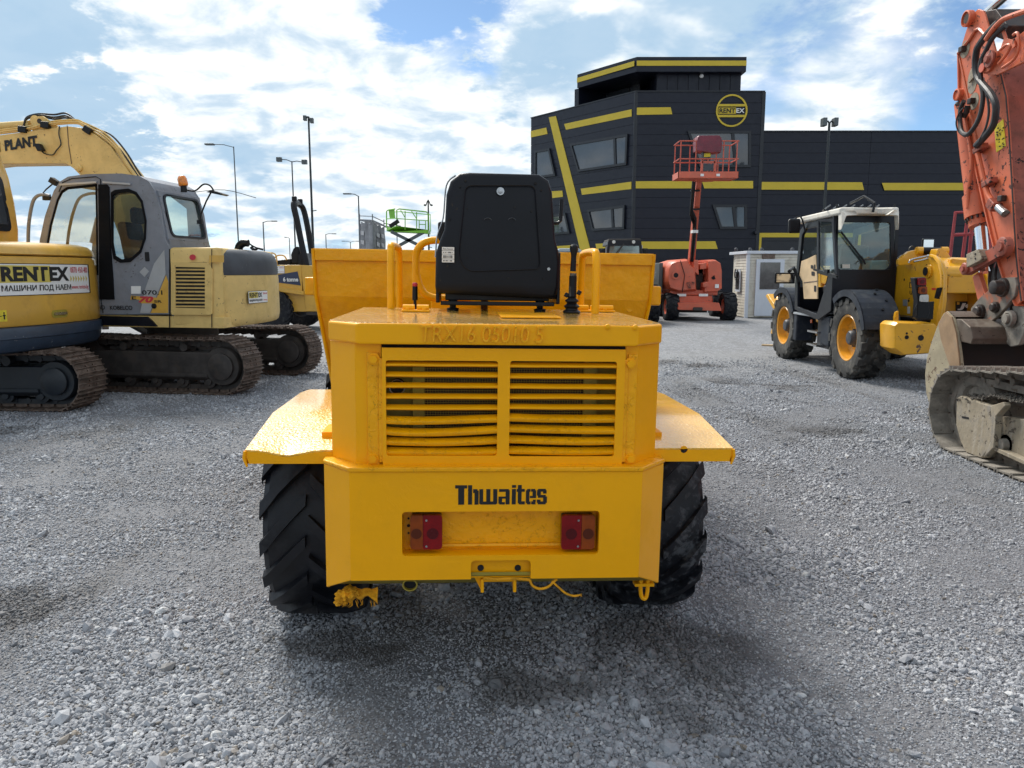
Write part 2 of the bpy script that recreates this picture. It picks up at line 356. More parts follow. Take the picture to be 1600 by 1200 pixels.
M['banner_l'] = mat('faded_banner_letters', (.48, .47, .48), .8, var=.25, vs=2)
M['dark_bldg'] = mat('anthracite_cladding', (.0058, .0078, .0175), .40, var=.06, vs=.6, bump=.02, bs=4, spec=.36)
M['dark_bldg2'] = mat('anthracite_core', (.010, .011, .015), .6, var=0)
M['bldg_y'] = mat('yellow_cladding_band', (.60, .445, .045), .5, spec=.3, var=.05, vs=1)
M['frame_d'] = mat('anthracite_window_frame', (.009, .011, .016), .4, var=.1)
M['winglass'] = mat('reflective_window', (.045, .052, .062), .05, var=.3, vs=.7, spec=1.0)
M['booth'] = mat('cream_siding', (.60, .57, .49), .6, var=.07, vs=4, dirt=((.38, .34, .27), .6, 3), bump=.05, bs=8)
M['booth_w'] = mat('white_door_plastic', (.60, .64, .70), .4, var=.04)
M['boothglass'] = mat('booth_window', (.06, .055, .055), .06, var=.5, vs=3, spec=.9)
M['car_dark'] = mat('dark_teal_car_paint', (.02, .035, .045), .2, coat=.7, var=.05)
M['van_white'] = mat('pale_van_paint', (.33, .40, .44), .35, coat=.3, var=.05)
M['reddecal'] = mat('red_sticker', (.55, .03, .02), .45, var=0)
M['yelldecal'] = mat('yellow_sticker', (.70, .55, .03), .5, var=.15, vs=12)
M['beacon'] = mat('amber_beacon', (.75, .22, .01), .18, coat=.7, var=.2, vs=30)
M['glass'] = glass('cab_glass', (.90, .94, .94), .7, .005)
M['glass_dark'] = glass('tinted_glass', (.52, .60, .62), .8, .02)
M['glass_green'] = glass('green_cab_glass', (.72, .83, .81), .9, .04)
M['tail_hood'] = mat('seat_fabric', (.02, .02, .023), .7, var=.2)

def wet_yellow(dist=.014):
    m = mat('wet_yellow_paint', (.82, .44, .012), .30, spec=.8, coat=1.0, var=.12, vs=5, dirt=((.60, .30, .03), .5, 6)); t = NT(m.node_tree); b = t.n['Principled BSDF']
    co = t.new('ShaderNodeTexCoord').outputs['Object']
    vo = t.new('ShaderNodeTexVoronoi', ins={'Vector': co, 'Scale': 95.0}); vo.feature = 'SMOOTH_F1'
    h = t.math('ADD', t.ramp(vo.outputs['Distance'], .1, .55, 1, 0), t.math('MULTIPLY', t.noise(co, 55, 4, .6), 1.6))
    bn = t.new('ShaderNodeBump', ins={'Height': h, 'Strength': 1.0, 'Distance': dist}); t.l.new(bn.outputs[0], b.inputs['Normal'])
    return m
M['hood_wet'] = wet_yellow(); M['yellow_wet'] = wet_yellow(.002)
# ================================================================ GROUND
def lines(near, step, far):
    a = list(np.arange(-near, near+1e-6, step)); s = step; x = near
    out = []
    while x < far: s *= 1.35; x += s; out.append(x)
    return [-q for q in reversed(out)]+a+out
def hgt(x, y):
    d = math.hypot(x, y-4); k = max(0, 1-d/16)
    return k*(.018*mnoise.noise(Vector((x*.9, y*.9, 1))) + .012*mnoise.noise(Vector((x*2.3, y*2.3, 5)))) 
gx = lines(8.0, .12, 1500); gy = [q+7 for q in lines(6.6, .12, 1500)]
gv = [(x, y, hgt(x, y)) for y in gy for x in gx]; nx = len(gx)
gf = [(j*nx+i, j*nx+i+1, (j+1)*nx+i+1, (j+1)*nx+i) for j in range(len(gy)-1) for i in range(nx-1)]
def ground_material(stone=False):
    m = bpy.data.materials.new('loose_stone' if stone else 'crushed_stone_ground'); m.use_nodes = True; t = NT(m.node_tree); b = t.n['Principled BSDF']
    geo = t.new('ShaderNodeNewGeometry').outputs['Position']
    # broad patches: compacted fines, damp and earthy stains, wheel tracks
    big = t.noise(geo, .42, 5, .6, .5); mid = t.noise(geo, 1.5, 6, .65, .4)
    pat = t.math('ADD', t.math('MULTIPLY', big, .6), t.math('MULTIPLY', mid, .4))
    stain = t.ramp(pat, .50, .66)
    mp = t.new('ShaderNodeMapping', ins={0: geo}); mp.inputs['Rotation'].default_value = (0, 0, R(28)); mp.inputs['Scale'].default_value = (1.1, .22, 1)
    tr = t.ramp(t.noise(mp.outputs[0], 1.0, 4, .6, .6), .55, .68)
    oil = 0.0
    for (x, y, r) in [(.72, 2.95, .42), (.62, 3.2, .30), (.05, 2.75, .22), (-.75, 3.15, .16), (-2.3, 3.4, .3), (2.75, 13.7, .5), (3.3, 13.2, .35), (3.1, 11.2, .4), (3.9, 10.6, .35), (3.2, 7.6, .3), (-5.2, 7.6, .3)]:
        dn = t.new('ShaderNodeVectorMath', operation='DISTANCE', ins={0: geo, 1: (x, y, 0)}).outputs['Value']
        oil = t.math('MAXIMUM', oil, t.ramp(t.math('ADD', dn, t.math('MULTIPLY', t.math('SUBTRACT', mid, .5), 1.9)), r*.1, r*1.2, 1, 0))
    def tint(c):
        c = t.mix(t.math('MULTIPLY', stain, .30), c, (.10, .094, .087, 1))
        c = t.mix(t.math('MULTIPLY', tr, .42), c, (.10, .095, .09, 1))
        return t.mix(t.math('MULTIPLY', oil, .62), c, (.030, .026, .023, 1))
    if stone:
        rnd = t.new('ShaderNodeObjectInfo').outputs['Random']
        c = t.mix(t.ramp(rnd, 0, 1, smooth=False), (.21, .221, .243, 1), (.42, .436, .465, 1))
        c = t.mix(t.ramp(rnd, .94, 1.0, 0, .6), c, (.62, .625, .61, 1)); c = t.mix(t.math('MULTIPLY', t.ramp(rnd, .50, .53), t.ramp(rnd, .53, .56, 1, 0)), c, (.22, .19, .155, 1))
        c = t.mix(t.ramp(t.noise(t.new('ShaderNodeTexCoord').outputs['Object'], 1.6, 5, .6), .35, .7, .0, .35), c, (.17, .18, .20, 1))
        t.set(b.inputs['Base Color'], tint(c)); b.inputs['Roughness'].default_value = .72; return m
    v1 = t.new('ShaderNodeTexVoronoi', ins={'Vector': geo, 'Scale': 75.0}); v2 = t.new('ShaderNodeTexVoronoi', ins={'Vector': geo, 'Scale': 34.0}); v3 = t.new('ShaderNodeTexVoronoi', ins={'Vector': geo, 'Scale': 9.0})
    s1 = t.new('ShaderNodeSeparateColor', ins={0: v1.outputs['Color']}).outputs[0]; s2 = t.new('ShaderNodeSeparateColor', ins={0: v2.outputs['Color']}).outputs[0]; s3 = t.new('ShaderNodeSeparateColor', ins={0: v3.outputs['Color']}).outputs[0]
    k = t.math('ADD', t.math('MULTIPLY', s1, .40), t.math('ADD', t.math('MULTIPLY', s2, .38), t.math('MULTIPLY', s3, .22)))
    c = t.mix(t.ramp(k, .15, .85), (.06, .065, .075, 1), (.33, .345, .375, 1))
    # broad tone so that the far ground is not one grey
    c = t.mix(t.ramp(t.noise(geo, 13, 7, .78), .46, .60, 0, .8), c, (.33, .335, .34, 1)); c = t.mix(t.ramp(t.noise(geo, 9, 7, .8), .42, .56, .55, 0), c, (.13, .13, .135, 1))
    c = t.mix(t.ramp(t.noise(geo, 5.5, 6, .7), .35, .7, 0, .35), c, (.20, .21, .23, 1))
    far = t.new('ShaderNodeMapping', ins={0: geo}); far.inputs['Scale'].default_value = (.10, .55, 1)
    c = t.mix(t.ramp(t.noise(far.outputs[0], 1.0, 6, .65, .5), .48, .66, 0, .45), c, (.24, .245, .25, 1))
    py_ = t.new('ShaderNodeSeparateXYZ', ins={0: geo}).outputs[1]      # near colour darkened to paint the shade between loose stones; rolled flat farther on
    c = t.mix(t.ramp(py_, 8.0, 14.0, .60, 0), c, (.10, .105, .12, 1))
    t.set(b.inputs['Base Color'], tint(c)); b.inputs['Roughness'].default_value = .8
    h = t.math('ADD', t.math('MULTIPLY', t.ramp(v1.outputs['Distance'], 0, .6, 1, 0), .5), t.math('ADD', t.ramp(v2.outputs['Distance'], 0, .6, 1, 0), t.math('MULTIPLY', t.noise(geo, 6, 6, .65), 1.6)))
    bn = t.new('ShaderNodeBump', ins={'Height': h, 'Strength': .9, 'Distance': .010}); t.l.new(bn.outputs[0], b.inputs['Normal'])
    return m
gm = MB(); gm.v = [Vector(p) for p in gv]; gm.f = gf
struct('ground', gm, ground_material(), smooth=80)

# loose stones: a cloud of points carrying size and turn, each shown as a small faceted stone
def stones():
    ys = np.linspace(2.05, 14.6, 600); dn = 9600*(3/ys)**1.3*(1.6*ys+1.6)*np.clip((15-ys)/4, 0, 1); cdf = np.cumsum(dn)*(ys[1]-ys[0]); N = int(cdf[-1])
    y = np.interp(rng.random(N)*cdf[-1], cdf, ys); x = (rng.random(N)*2-1)*(y*.80+.8)
    coarse = np.array([mnoise.noise(Vector((a*1.1, b*1.1, 9)))+.5*mnoise.noise(Vector((a*3.1, b*3.1, 3))) for a, b in zip(x, y)])
    keep = rng.random(len(x)) < np.clip(.92+coarse*.6, .5, 1); x, y, coarse = x[keep], y[keep], coarse[keep]
    s = .0048*np.exp(rng.normal(0, .36, len(x)))*(1+.75*np.clip(coarse, -.6, .5))*(1+.045*np.clip(y-3, 0, 8))
    bigm = rng.random(len(x)) < .006; s[bigm] = s[bigm]*rng.uniform(1.7, 3.0, bigm.sum())
    s = np.clip(s, .0032, .036)
    z = np.array([hgt(a, b) for a, b in zip(x, y)])+s*.28
    print('stones', len(x))
    me = bpy.data.meshes.new('gravel'); me.vertices.add(len(x)); me.vertices.foreach_set('co', np.stack([x, y, z], 1).astype(np.float32).ravel())
    a = me.attributes.new('size', 'FLOAT', 'POINT'); a.data.foreach_set('value', s.astype(np.float32))
    a = me.attributes.new('turn', 'FLOAT_VECTOR', 'POINT'); a.data.foreach_set('vector', (rng.random((len(x), 3))*np.array([.9, .9, 6.28])).astype(np.float32).ravel())
    a = me.attributes.new('squash', 'FLOAT_VECTOR', 'POINT'); a.data.foreach_set('vector', np.stack([rng.uniform(.8, 1.5, len(x)), rng.uniform(.7, 1.1, len(x)), rng.uniform(.55, .9, len(x))], 1).astype(np.float32).ravel())
    o = bpy.data.objects.new('gravel', me); COL.objects.link(o); o['kind'] = 'stuff'; o['label'] = 'loose crushed grey stone scattered over the whole yard'; o['category'] = 'gravel'
    g = bpy.data.node_groups.new('gravel_nodes', 'GeometryNodeTree'); g.interface.new_socket('Geometry', in_out='INPUT', socket_type='NodeSocketGeometry'); g.interface.new_socket('Geometry', in_out='OUTPUT', socket_type='NodeSocketGeometry')
    n, l = g.nodes, g.links; gi, go = n.new('NodeGroupInput'), n.new('NodeGroupOutput')
    gti = n.new('GeometryNodeGeometryToInstance'); mt = ground_material(True)
    for i in range(7):
        ic = n.new('GeometryNodeMeshIcoSphere'); ic.inputs['Radius'].default_value = 1; ic.inputs['Subdivisions'].default_value = 2 if i < 4 else 1
        sp = n.new('GeometryNodeSetPosition'); nz = n.new('ShaderNodeTexNoise'); nz.noise_dimensions = '4D'; nz.inputs['W'].default_value = i*7.3+1; nz.inputs['Scale'].default_value = .9; nz.inputs['Detail'].default_value = 1
        sb = n.new('ShaderNodeVectorMath'); sb.operation = 'SUBTRACT'; sb.inputs[1].default_value = (.5, .5, .5); sc = n.new('ShaderNodeVectorMath'); sc.operation = 'SCALE'; sc.inputs['Scale'].default_value = 1.9
        l.new(nz.outputs['Color'], sb.inputs[0]); l.new(sb.outputs[0], sc.inputs[0]); l.new(sc.outputs[0], sp.inputs['Offset']); l.new(ic.outputs[0], sp.inputs['Geometry'])
        sm = n.new('GeometryNodeSetMaterial'); sm.inputs['Material'].default_value = mt; l.new(sp.outputs[0], sm.inputs[0])
        ss = n.new('GeometryNodeSetShadeSmooth'); ss.inputs['Shade Smooth'].default_value = False; l.new(sm.outputs[0], ss.inputs[0]); l.new(ss.outputs[0], gti.inputs[0])
    ip = n.new('GeometryNodeInstanceOnPoints'); ip.inputs['Pick Instance'].default_value = True
    def attr(nm, ty):
        q = n.new('GeometryNodeInputNamedAttribute'); q.data_type = ty; q.inputs['Name'].default_value = nm; return next(s for s in q.outputs if s.name == 'Attribute' and s.enabled)
    l.new(gi.outputs[0], ip.inputs['Points']); l.new(gti.outputs[0], ip.inputs['Instance'])
    er = n.new('FunctionNodeEulerToRotation'); l.new(attr('turn', 'FLOAT_VECTOR'), er.inputs[0]); l.new(er.outputs[0], ip.inputs['Rotation'])
    vm = n.new('ShaderNodeVectorMath'); vm.operation = 'SCALE'; l.new(attr('squash', 'FLOAT_VECTOR'), vm.inputs[0]); l.new(attr('size', 'FLOAT'), vm.inputs['Scale']); l.new(vm.outputs[0], ip.inputs['Scale'])
    l.new(ip.outputs[0], go.inputs[0]); md = o.modifiers.new('gravel', 'NODES'); md.node_group = g
stones()
# ================================================================ BUILDING
FY = 36.0
C0 = PY(990, 290, FY); C0 = Vector((C0.x, FY, 0)); C1 = Vector((1.04, 42.0, 0))
fd = (C1-C0).normalized(); fn = Vector((fd.y, -fd.x, 0)); 
if fn.y > 0: fn = -fn                                  # outward normal of the oblique facade
FN = Vector((0, -1, 0))
bl = thing('office_building', 'black clad corner building with yellow bands and a round yellow badge', 'building', (C0.x, C0.y, 0))
def onF(px, py): return hit(px, py, (0, FY, 0), Vector((0, 1, 0)))
def onL(px, py): return hit(px, py, C0, fn)
ZR = onF(1100, 144).z; ZW = onF(1300, 206).z; XR = onF(1188, 290).x; XE = 31.0
ZB0, ZB1 = onF(1060, 113).z, onF(1060, 90).z
core = MB()
core.slab([C0+Vector((0, .06, 0)), C1-fn*.06, C1+Vector((4, 12, 0)), Vector((XR-.02, 54, 0)), Vector((XR-.02, FY+.06, 0))], (0, 0, ZR-.05))
obj('core_wall', core, M['dark_bldg2'], bl)
obj('wing_wall', MB().box(XR+.0, XE, FY+.08, 54, 0, ZW-.05), M['dark_bldg2'], bl)
PH = .462
def panels(a, b, n, ztop, cuts, thick=.05):
    d = (b-a); L = d.length; d.normalize(); seg = [0]+cuts+[L]
    for k in range(len(seg)-1):
        z = ztop; 
        while z > .1:
            z0 = max(0, z-PH); m = MB(); g = .006
            p = [a+d*(seg[k]+g), a+d*(seg[k+1]-g)]
            m.slab([p[0]+Vector((0,0,z0+g)), p[1]+Vector((0,0,z0+g)), p[1]+Vector((0,0,z-g)), p[0]+Vector((0,0,z-g))], n*thick)
            obj('wall_panel', m, M['dark_bldg'], bl); z = z0
panels(C0, Vector((XR, FY, 0)), FN, ZR, [])
panels(C0+fd*.02, C1, fn, ZR, [])
panels(Vector((XR+.02, FY+.05, 0)), Vector((XE, FY+.05, 0)), FN, ZW, [4.9, 11.0, 16])
obj('corner_trim', MB().cyl(C0+Vector((.03,.02,0)), C0+Vector((.03,.02,ZR)), .10, n=12), M['frame_d'], bl)
obj('roof_capping', MB().slab([C0+Vector((-.02,-.09,ZR)), C1+fn*.09+Vector((0,0,ZR)), C1-fn*.4+Vector((0,0,ZR)), C0+Vector((0,.4,ZR)), Vector((XR,FY+.4,ZR)), Vector((XR,FY-.09,ZR))], (0,0,.05)), M['frame_d'], bl)
obj('roof_capping', MB().box(XR+.01, XE, FY-.06, FY+.4, ZW, ZW+.05), M['frame_d'], bl)
obj('corner_trim', MB().box(XR-.12, XR+.04, FY-.075, FY, 0, ZR), M['frame_d'], bl)
# yellow bands
def band(pts, n): obj('yellow_band', MB().slab([p+n*.052 for p in pts], n*.02), M['bldg_y'], bl)
for q in ([(859,183.5),(870,181.6),(926,398),(910,399)], [(831,205),(855,199.5),(857,209.5),(831,215)], [(883,194),(988.5,171),(988.5,182),(886,203)],
          [(862,299),(880,298),(881,307.6),(862,310)], [(909,295),(988,284),(988,295.5),(911,304.6)], [(865,385),(896,383),(899,392),(865,394)], [(932,381),(988,378),(988,389.5),(934,391.5)]):
    band([onL(*p) for p in q], fn)
for q in ([(993,168.6),(1047.5,168),(1050,179),(993,180)], [(993,283.5),(1081,283),(1081,294.6),(993,294.6)], [(1096,283),(1176,283),(1176,294.6),(1100,294.6)], [(993,377.5),(1117,377),(1121,389),(993,389)]):
    band([onF(*p) for p in q], FN)
for q in ([(1188,284.5),(1346,285),(1349,297),(1188,296.5)], [(1377,286),(1700,286),(1700,297.5),(1381,297.5)]):
    band([onF(*p) for p in q], FN)
# windows: frame ring standing proud, panes set back in it, a mullion
def window(pts, hitf, n, mull=None, fw=.11):
    P = [hitf(*p)+n*.052 for p in pts]; c = sum(P, Vector())/4; inn = []
    for i in range(4):
        a, b, d = P[i-1], P[i], P[(i+1) % 4]; e1 = (a-b).normalized(); e2 = (d-b).normalized(); sn = max(.3, e1.cross(e2).length); inn.append(b+(e1+e2)*fw/sn)
    f = obj('window', MB().holed(P, [inn], n*.09), M['frame_d'], bl)
    if mull is None: obj('pane', MB().slab([p+n*.02 for p in inn], n*.01), M['winglass'], f)
    else:
        t = mull; A = inn[0].lerp(inn[1], t); B = inn[3].lerp(inn[2], t); e = (inn[1]-inn[0]).normalized()*.07
        obj('mullion', MB().slab([A-e, A+e, B+e, B-e], n*.075), M['frame_d'], f)
        obj('pane', MB().slab([inn[0]+n*.02, A-e*1.1+n*.02, B-e*1.1+n*.02, inn[3]+n*.02], n*.01), M['winglass'], f)
        obj('pane', MB().slab([A+e*1.1+n*.022, inn[1]+n*.022, inn[2]+n*.022, B+e*1.1+n*.022], n*.012), M['winglass'], f)
window([(893,225),(983.5,209.5),(981.6,258),(905.6,269)], onL, fn, .80)
window([(920,328),(979,320.6),(978,358),(928,361)], onL, fn, .68)
window([(838,236),(861,232),(870.6,275),(838,279.5)], onL, fn)
window([(857,337),(886,333),(893,365),(857,368)], onL, fn)
window([(1073,205),(1172,205),(1172,262),(1092,262)], onF, FN, .73)
window([(1112,320),(1166,320),(1166,358),(1124,358)], onF, FN, .62)
# penthouse under the big roof slab
LP = C0+fd*((onL(905, 118)-C0).dot(fd)); RX = onF(1165, 100).x
slab_pl = [C0+FN*.12+fn*.0, LP+fn*.12, LP-fn*6, Vector((RX, FY+9, 0)), Vector((RX, FY-.12, 0))]
obj('roof_slab', MB().slab([Vector((p.x, p.y, ZB0)) for p in slab_pl], (0, 0, ZB1-ZB0)), M['dark_bldg'], bl)
yb0, yb1 = onF(1060, 104).z, onF(1060, 96).z
obj('roof_band', MB().slab([C0+FN*.125+Vector((0,0,yb0)), Vector((RX, FY-.125, yb0)), Vector((RX, FY-.125, yb1)), C0+FN*.125+Vector((0,0,yb1))], FN*.02), M['bldg_y'], bl)
obj('roof_band', MB().slab([C0+fn*.125+FN*.0+Vector((0,0,yb0)), LP+fn*.125+Vector((0,0,yb0)), LP+fn*.125+Vector((0,0,yb1)), C0+fn*.125+Vector((0,0,yb1))], fn*.02), M['bldg_y'], bl)
xm = onF(1028, 125).x
obj('penthouse_wall', MB().box(xm, RX-.08, FY+.35, FY+8, ZR+.05, ZB0), M['dark_bldg'], bl)
for i in range(8):
    xa = xm+(RX-.1-xm)*i/8; obj('wall_panel', MB().box(xa+.02, xa+(RX-.1-xm)/8-.02, FY+.31, FY+.35, ZR+.06, ZB0-.01), M['dark_bldg'], bl)
rb = 1.9
obj('side_wall', MB().slab([LP+fn*.02, LP-fn*(rb+2), LP-fn*(rb+2)+fd*.3, LP+fn*.02+fd*.3], (0,0,1)).xf(Matrix.Translation((0,0,ZR+.05))@Matrix.Diagonal((1,1,ZB0-ZR-.05,1))), M['dark_bldg'], bl)
A, B = LP-fn*rb-fd*.0, C0-fn*rb+Vector((1.6,0,0))
obj('penthouse_wall', MB().slab([A, B, B-fn*.2, A-fn*.2], (0,0,1)).xf(Matrix.Translation((0,0,ZR+.05))@Matrix.Diagonal((1,1,ZB0-ZR-.05,1))), M['dark_bldg'], bl)
def onR(px, py): return hit(px, py, C0-fn*rb, fn)
window([(941,143),(1003,129),(1003,152),(946,160)], onR, fn, .72, .08)
for p in ((975, 133), (1096, 119)):
    q = PY(p[0], p[1], FY+.28) if p[0] > 1028 else onR(*p); obj('wall_lamp', MB().lathe([(0,.09),(.05,.09),(.10,.05),(.11,0)], q, (0,-1,0), 14), M['white'], bl)
# round badge
c = onF(1142.5, 173.5)+FN*.055; rr = 24.5/ppm(c)
ring = [c+Vector((math.cos(a)*rr, 0, math.sin(a)*rr)) for a in np.linspace(0, 2*math.pi, 48, endpoint=False)]
rin = [c+Vector((math.cos(a)*rr*.90, 0, math.sin(a)*rr*.90)) for a in np.linspace(0, 2*math.pi, 48, endpoint=False)]
bd = obj('badge_ring', MB().holed(ring, [rin], FN*.05), M['bldg_y'], bl)
for dz in (.33, -.33):
    hw = math.sqrt(1-dz*dz)*.95*rr; obj('badge_bar', MB().box(c.x-hw, c.x+hw, c.y-.046, c.y, c.z+dz*rr-.05, c.z+dz*rr+.05), M['bldg_y'], bd)
obj('badge_field', MB().box(c.x-.56*rr*1.5, c.x+.27*rr, c.y-.03, c.y, c.z-.19*rr, c.z+.19*rr), M['bldg_y'], bd)
text('badge_lettering', 'RENT', M['letter_black'], bd, (c.x-.78*rr, c.y-.032, c.z-.14*rr), (1,0,0), (0,0,1), .28*rr, 1.0*rr, .02, .01)
text('badge_lettering', 'EX', M['white'], bd, (c.x+.29*rr, c.y-.032, c.z-.14*rr), (1,0,0), (0,0,1), .28*rr, .52*rr, .02, .01)
# big door with yellow surround in the wing
a, b = onF(1184, 364), onF(1345, 364)
dn_ = obj('door_surround', MB().slab([Vector((a.x, FY, 0)), Vector((a.x, FY, a.z)), Vector((b.x, FY, a.z)), Vector((b.x, FY, 0)), Vector((b.x-.17, FY, 0)), Vector((b.x-.17, FY, a.z-.2)), Vector((a.x+.17, FY, a.z-.2)), Vector((a.x+.17, FY, 0))], FN*.06), M['bldg_y'], bl)
z = 0; k = 0
while z < a.z-.25:
    obj('door_slat', MB().box(a.x+.18, b.x-.18, FY-.035, FY, z+.01, min(z+.42, a.z-.21)), M['frame_d'], dn_); z += .43
q = onF(1179, 364); obj('security_camera', MB().box(q.x-.08, q.x+.08, FY-.35, FY-.0, q.z-.07, q.z+.07), M['frame_d'], bl, .02)

# ================================================================ BOOTH
by = 27.0
bt = thing('booth', 'small cream sided booth with white glazed door behind the telehandler', 'booth', PZ(1165, 497))
c00 = PZ(1165, 497); by = c00.y; w1 = PY(1246, 497, by).x; zt = PY(1165, 392, by).z; lx = PZ(1149, 494)
ld = Vector((lx.x-c00.x, 1.55, 0)); 
obj('booth_core', MB().slab([c00+Vector((.03,.05,.02)), Vector((w1, by+.05, .02)), Vector((w1, by+2.2, .02)), c00+ld+Vector((.05,.3,.02))], (0,0,zt-.05)), M['booth'], bt)
sd1, sd2 = MB(), MB(); n_ = 22
for i in range(n_):
    z0 = .03+(zt-.15)*i/n_; z1 = z0+(zt-.15)/n_-.008
    sd1.slab([Vector((c00.x, by, z0)), Vector((w1, by, z0)), Vector((w1, by+.015, z1)), Vector((c00.x, by+.015, z1))], (0, .03, 0))
    nrm = Vector((ld.y, -ld.x, 0)).normalized()
    if nrm.x > 0: nrm = -nrm
    sd2.slab([c00+Vector((0,.04,z0)), c00+ld+Vector((0,0,z0)), c00+ld-nrm*.012+Vector((0,0,z1)), c00+Vector((0,.04,z1))-nrm*.012], -nrm*.03)
obj('front_siding', sd1, M['booth'], bt, kind='stuff'); obj('side_siding', sd2, M['booth'], bt, kind='stuff')
obj('booth_roof', MB().slab([c00+Vector((-.08,-.08,zt-.1)), Vector((w1+.06, by-.08, zt-.1)), Vector((w1+.06, by+2.3, zt-.1)), c00+ld+Vector((-.1,.4,zt-.1))], (0,0,.10)), M['booth_w'], bt, .01)
obj('corner_post', MB().box(c00.x-.05, c00.x+.06, by-.03, by+.05, 0, zt-.1), M['booth_w'], bt)
d0, d1 = PY(1178, 491, by-.03), PY(1226, 405, by-.03)
df = obj('door', MB().box(d0.x, d1.x, by-.06, by-.005, .08, d1.z), M['booth_w'], bt, .01)
g0, g1 = PY(1186, 452, by-.03), PY(1219, 410, by-.03)
obj('pane', MB().box(g0.x, g1.x, by-.075, by-.062, g0.z, g1.z), M['boothglass'], df)
obj('handle', MB().box(d1.x-.12, d1.x-.09, by-.12, by-.061, .95, 1.1), M['steel'], df)
def onS(px, py): return hit(px, py, c00, nrm)
P = [onS(1152, 421)+nrm*.03, onS(1159, 421)+nrm*.03, onS(1158, 456)+nrm*.03, onS(1151, 455)+nrm*.03]
wf = obj('window_frame', MB().slab(P, nrm*.03), M['booth_w'], bt); cc = sum(P, Vector())/4
obj('pane', MB().slab([cc+(p-cc)*.78+nrm*.032 for p in P], nrm*.01), M['boothglass'], wf)
obj('cable_coil', MB().tube([cc+nrm*.09+Vector((0, .17*math.cos(a), .22+.19*math.sin(a))) for a in np.linspace(0, 6.28, 20, endpoint=False)], .022, 6, True), M['black'], bt)
s0, s1 = PY(1191, 404, by-.03), PY(1211, 400, by-.03)
obj('name_plate', MB().box(s0.x, s1.x, by-.04, by-.004, s0.z, s1.z+.06), M['trackbrown'], bt)
for k, sx in enumerate((1150, 1172, 1190, 1238)):
    q = PY(sx, 390, by+.1); obj('roof_stone', MB().lathe([(0,.05),(.06,.07),(.11,.04),(.12,0)], (q.x, by+.1, zt-.0), (0,0,1), 7), M['capgrey'], bt)

# ================================================================ LAMP POSTS AND MASTS
def post(px, ytop, Y, r, arms, mt, label, heads='flat', cat='street lamp', lean=0):
    top = PY(px, ytop, Y); b = Vector((top.x, Y, 0)); t_ = thing('street_lamp' if cat == 'street lamp' else 'mast', label, cat, b)
    obj('pole', MB().tube([b, top], [r*1.25, r*.8], 10), mt, t_)
    for (dx, dz, L) in arms:
        e = top+Vector((dx, 0, dz)); obj('arm', MB().tube([top-Vector((0,0,.04)), top.lerp(e, .5)+Vector((0,0,.04)), e], r*.6, 6), mt, t_)
        s = 1 if dx > 0 else -1
        obj('lamp_head', MB().obox(e+Vector((s*L*.5, 0, .0)), (L, .3, .09 if heads == 'flat' else .30)), M['galv'], t_, .02)
    return t_
post(365, 229, 45, .036, [(-1.1, .12, .5)], M['galv'], 'tall grey street lamp with one arm, above the grey excavator', )
post(456, 252, 55, .05, [(-.70, .12, .35), (.70, -.05, .35)], M['pole_dark'], 'dark street lamp with two floodlights, left of the tallest mast', 'box')
t_ = post(482, 182, 50, .07, [(-.12, -.1, .2), (.1, -.25, .2)], M['pole_dark'], 'tallest dark mast with small floodlights at its top', 'box', 'mast')
q = PY(486, 330, 50); obj('bracket', MB().bar(q, q+Vector((.35, 0, .05)), .05, .05), M['pole_dark'], t_)
post(411, 347, 70, .06, [(.75, .08, .5)], M['galv'], 'short far street lamp with right arm, above the blue panelled dumper')
post(560, 306, 60, .06, [(-.55, .15, .6)], M['galv'], 'grey street lamp with left arm beside the grey banner scaffold')
post(509, 366, 90, .06, [(.7, .05, .5)], M['galv'], 'small far street lamp with right arm, over the left corner of the skip')
post(547.5, 378, 110, .06, [(-.8, .1, .4), (.8, .1, .4)], M['galv'], 'tiny far street lamp with two arms, left of the banner scaffold')
post(452, 372, 100, .06, [(-.3, .1, .3)], M['galv'], 'tiny far street lamp behind the roll bar of the dumper')
t_ = post(669, 312, 44, .05, [(-.12, -.3, .12), (.12, -.3, .12)], M['pole_dark'], 'thin dark mast behind the green scissor lift', 'flat', 'mast')
q = PY(671, 386, 44); obj('bracket', MB().bar(q, q+Vector((.15, 0, -.03)), .04, .04), M['pole_dark'], t_)
post(1296, 191, 30, .055, [(-.13, 0, .16), (.13, 0, .16)], M['pole_dark'], 'dark street lamp with twin heads in front of the black building', 'box')
# far hazy land and roofs along the horizon
hm = mat('distant_trees', (.07, .09, .10), .9, var=.3, vs=.05); m = MB(); pts = []
for i in range(121):
    x = -260+i*4.4; pts.append(Vector((x, 250, 1.2+1.6*abs(mnoise.noise(Vector((x*.05, 2, 0))))+1.0*mnoise.noise(Vector((x*.3, 7, 0))))))
m.slab([Vector((-260, 250, -.5))]+pts+[Vector((268, 250, -.5))], (0, 12, 0))
struct('hills', m, hm)
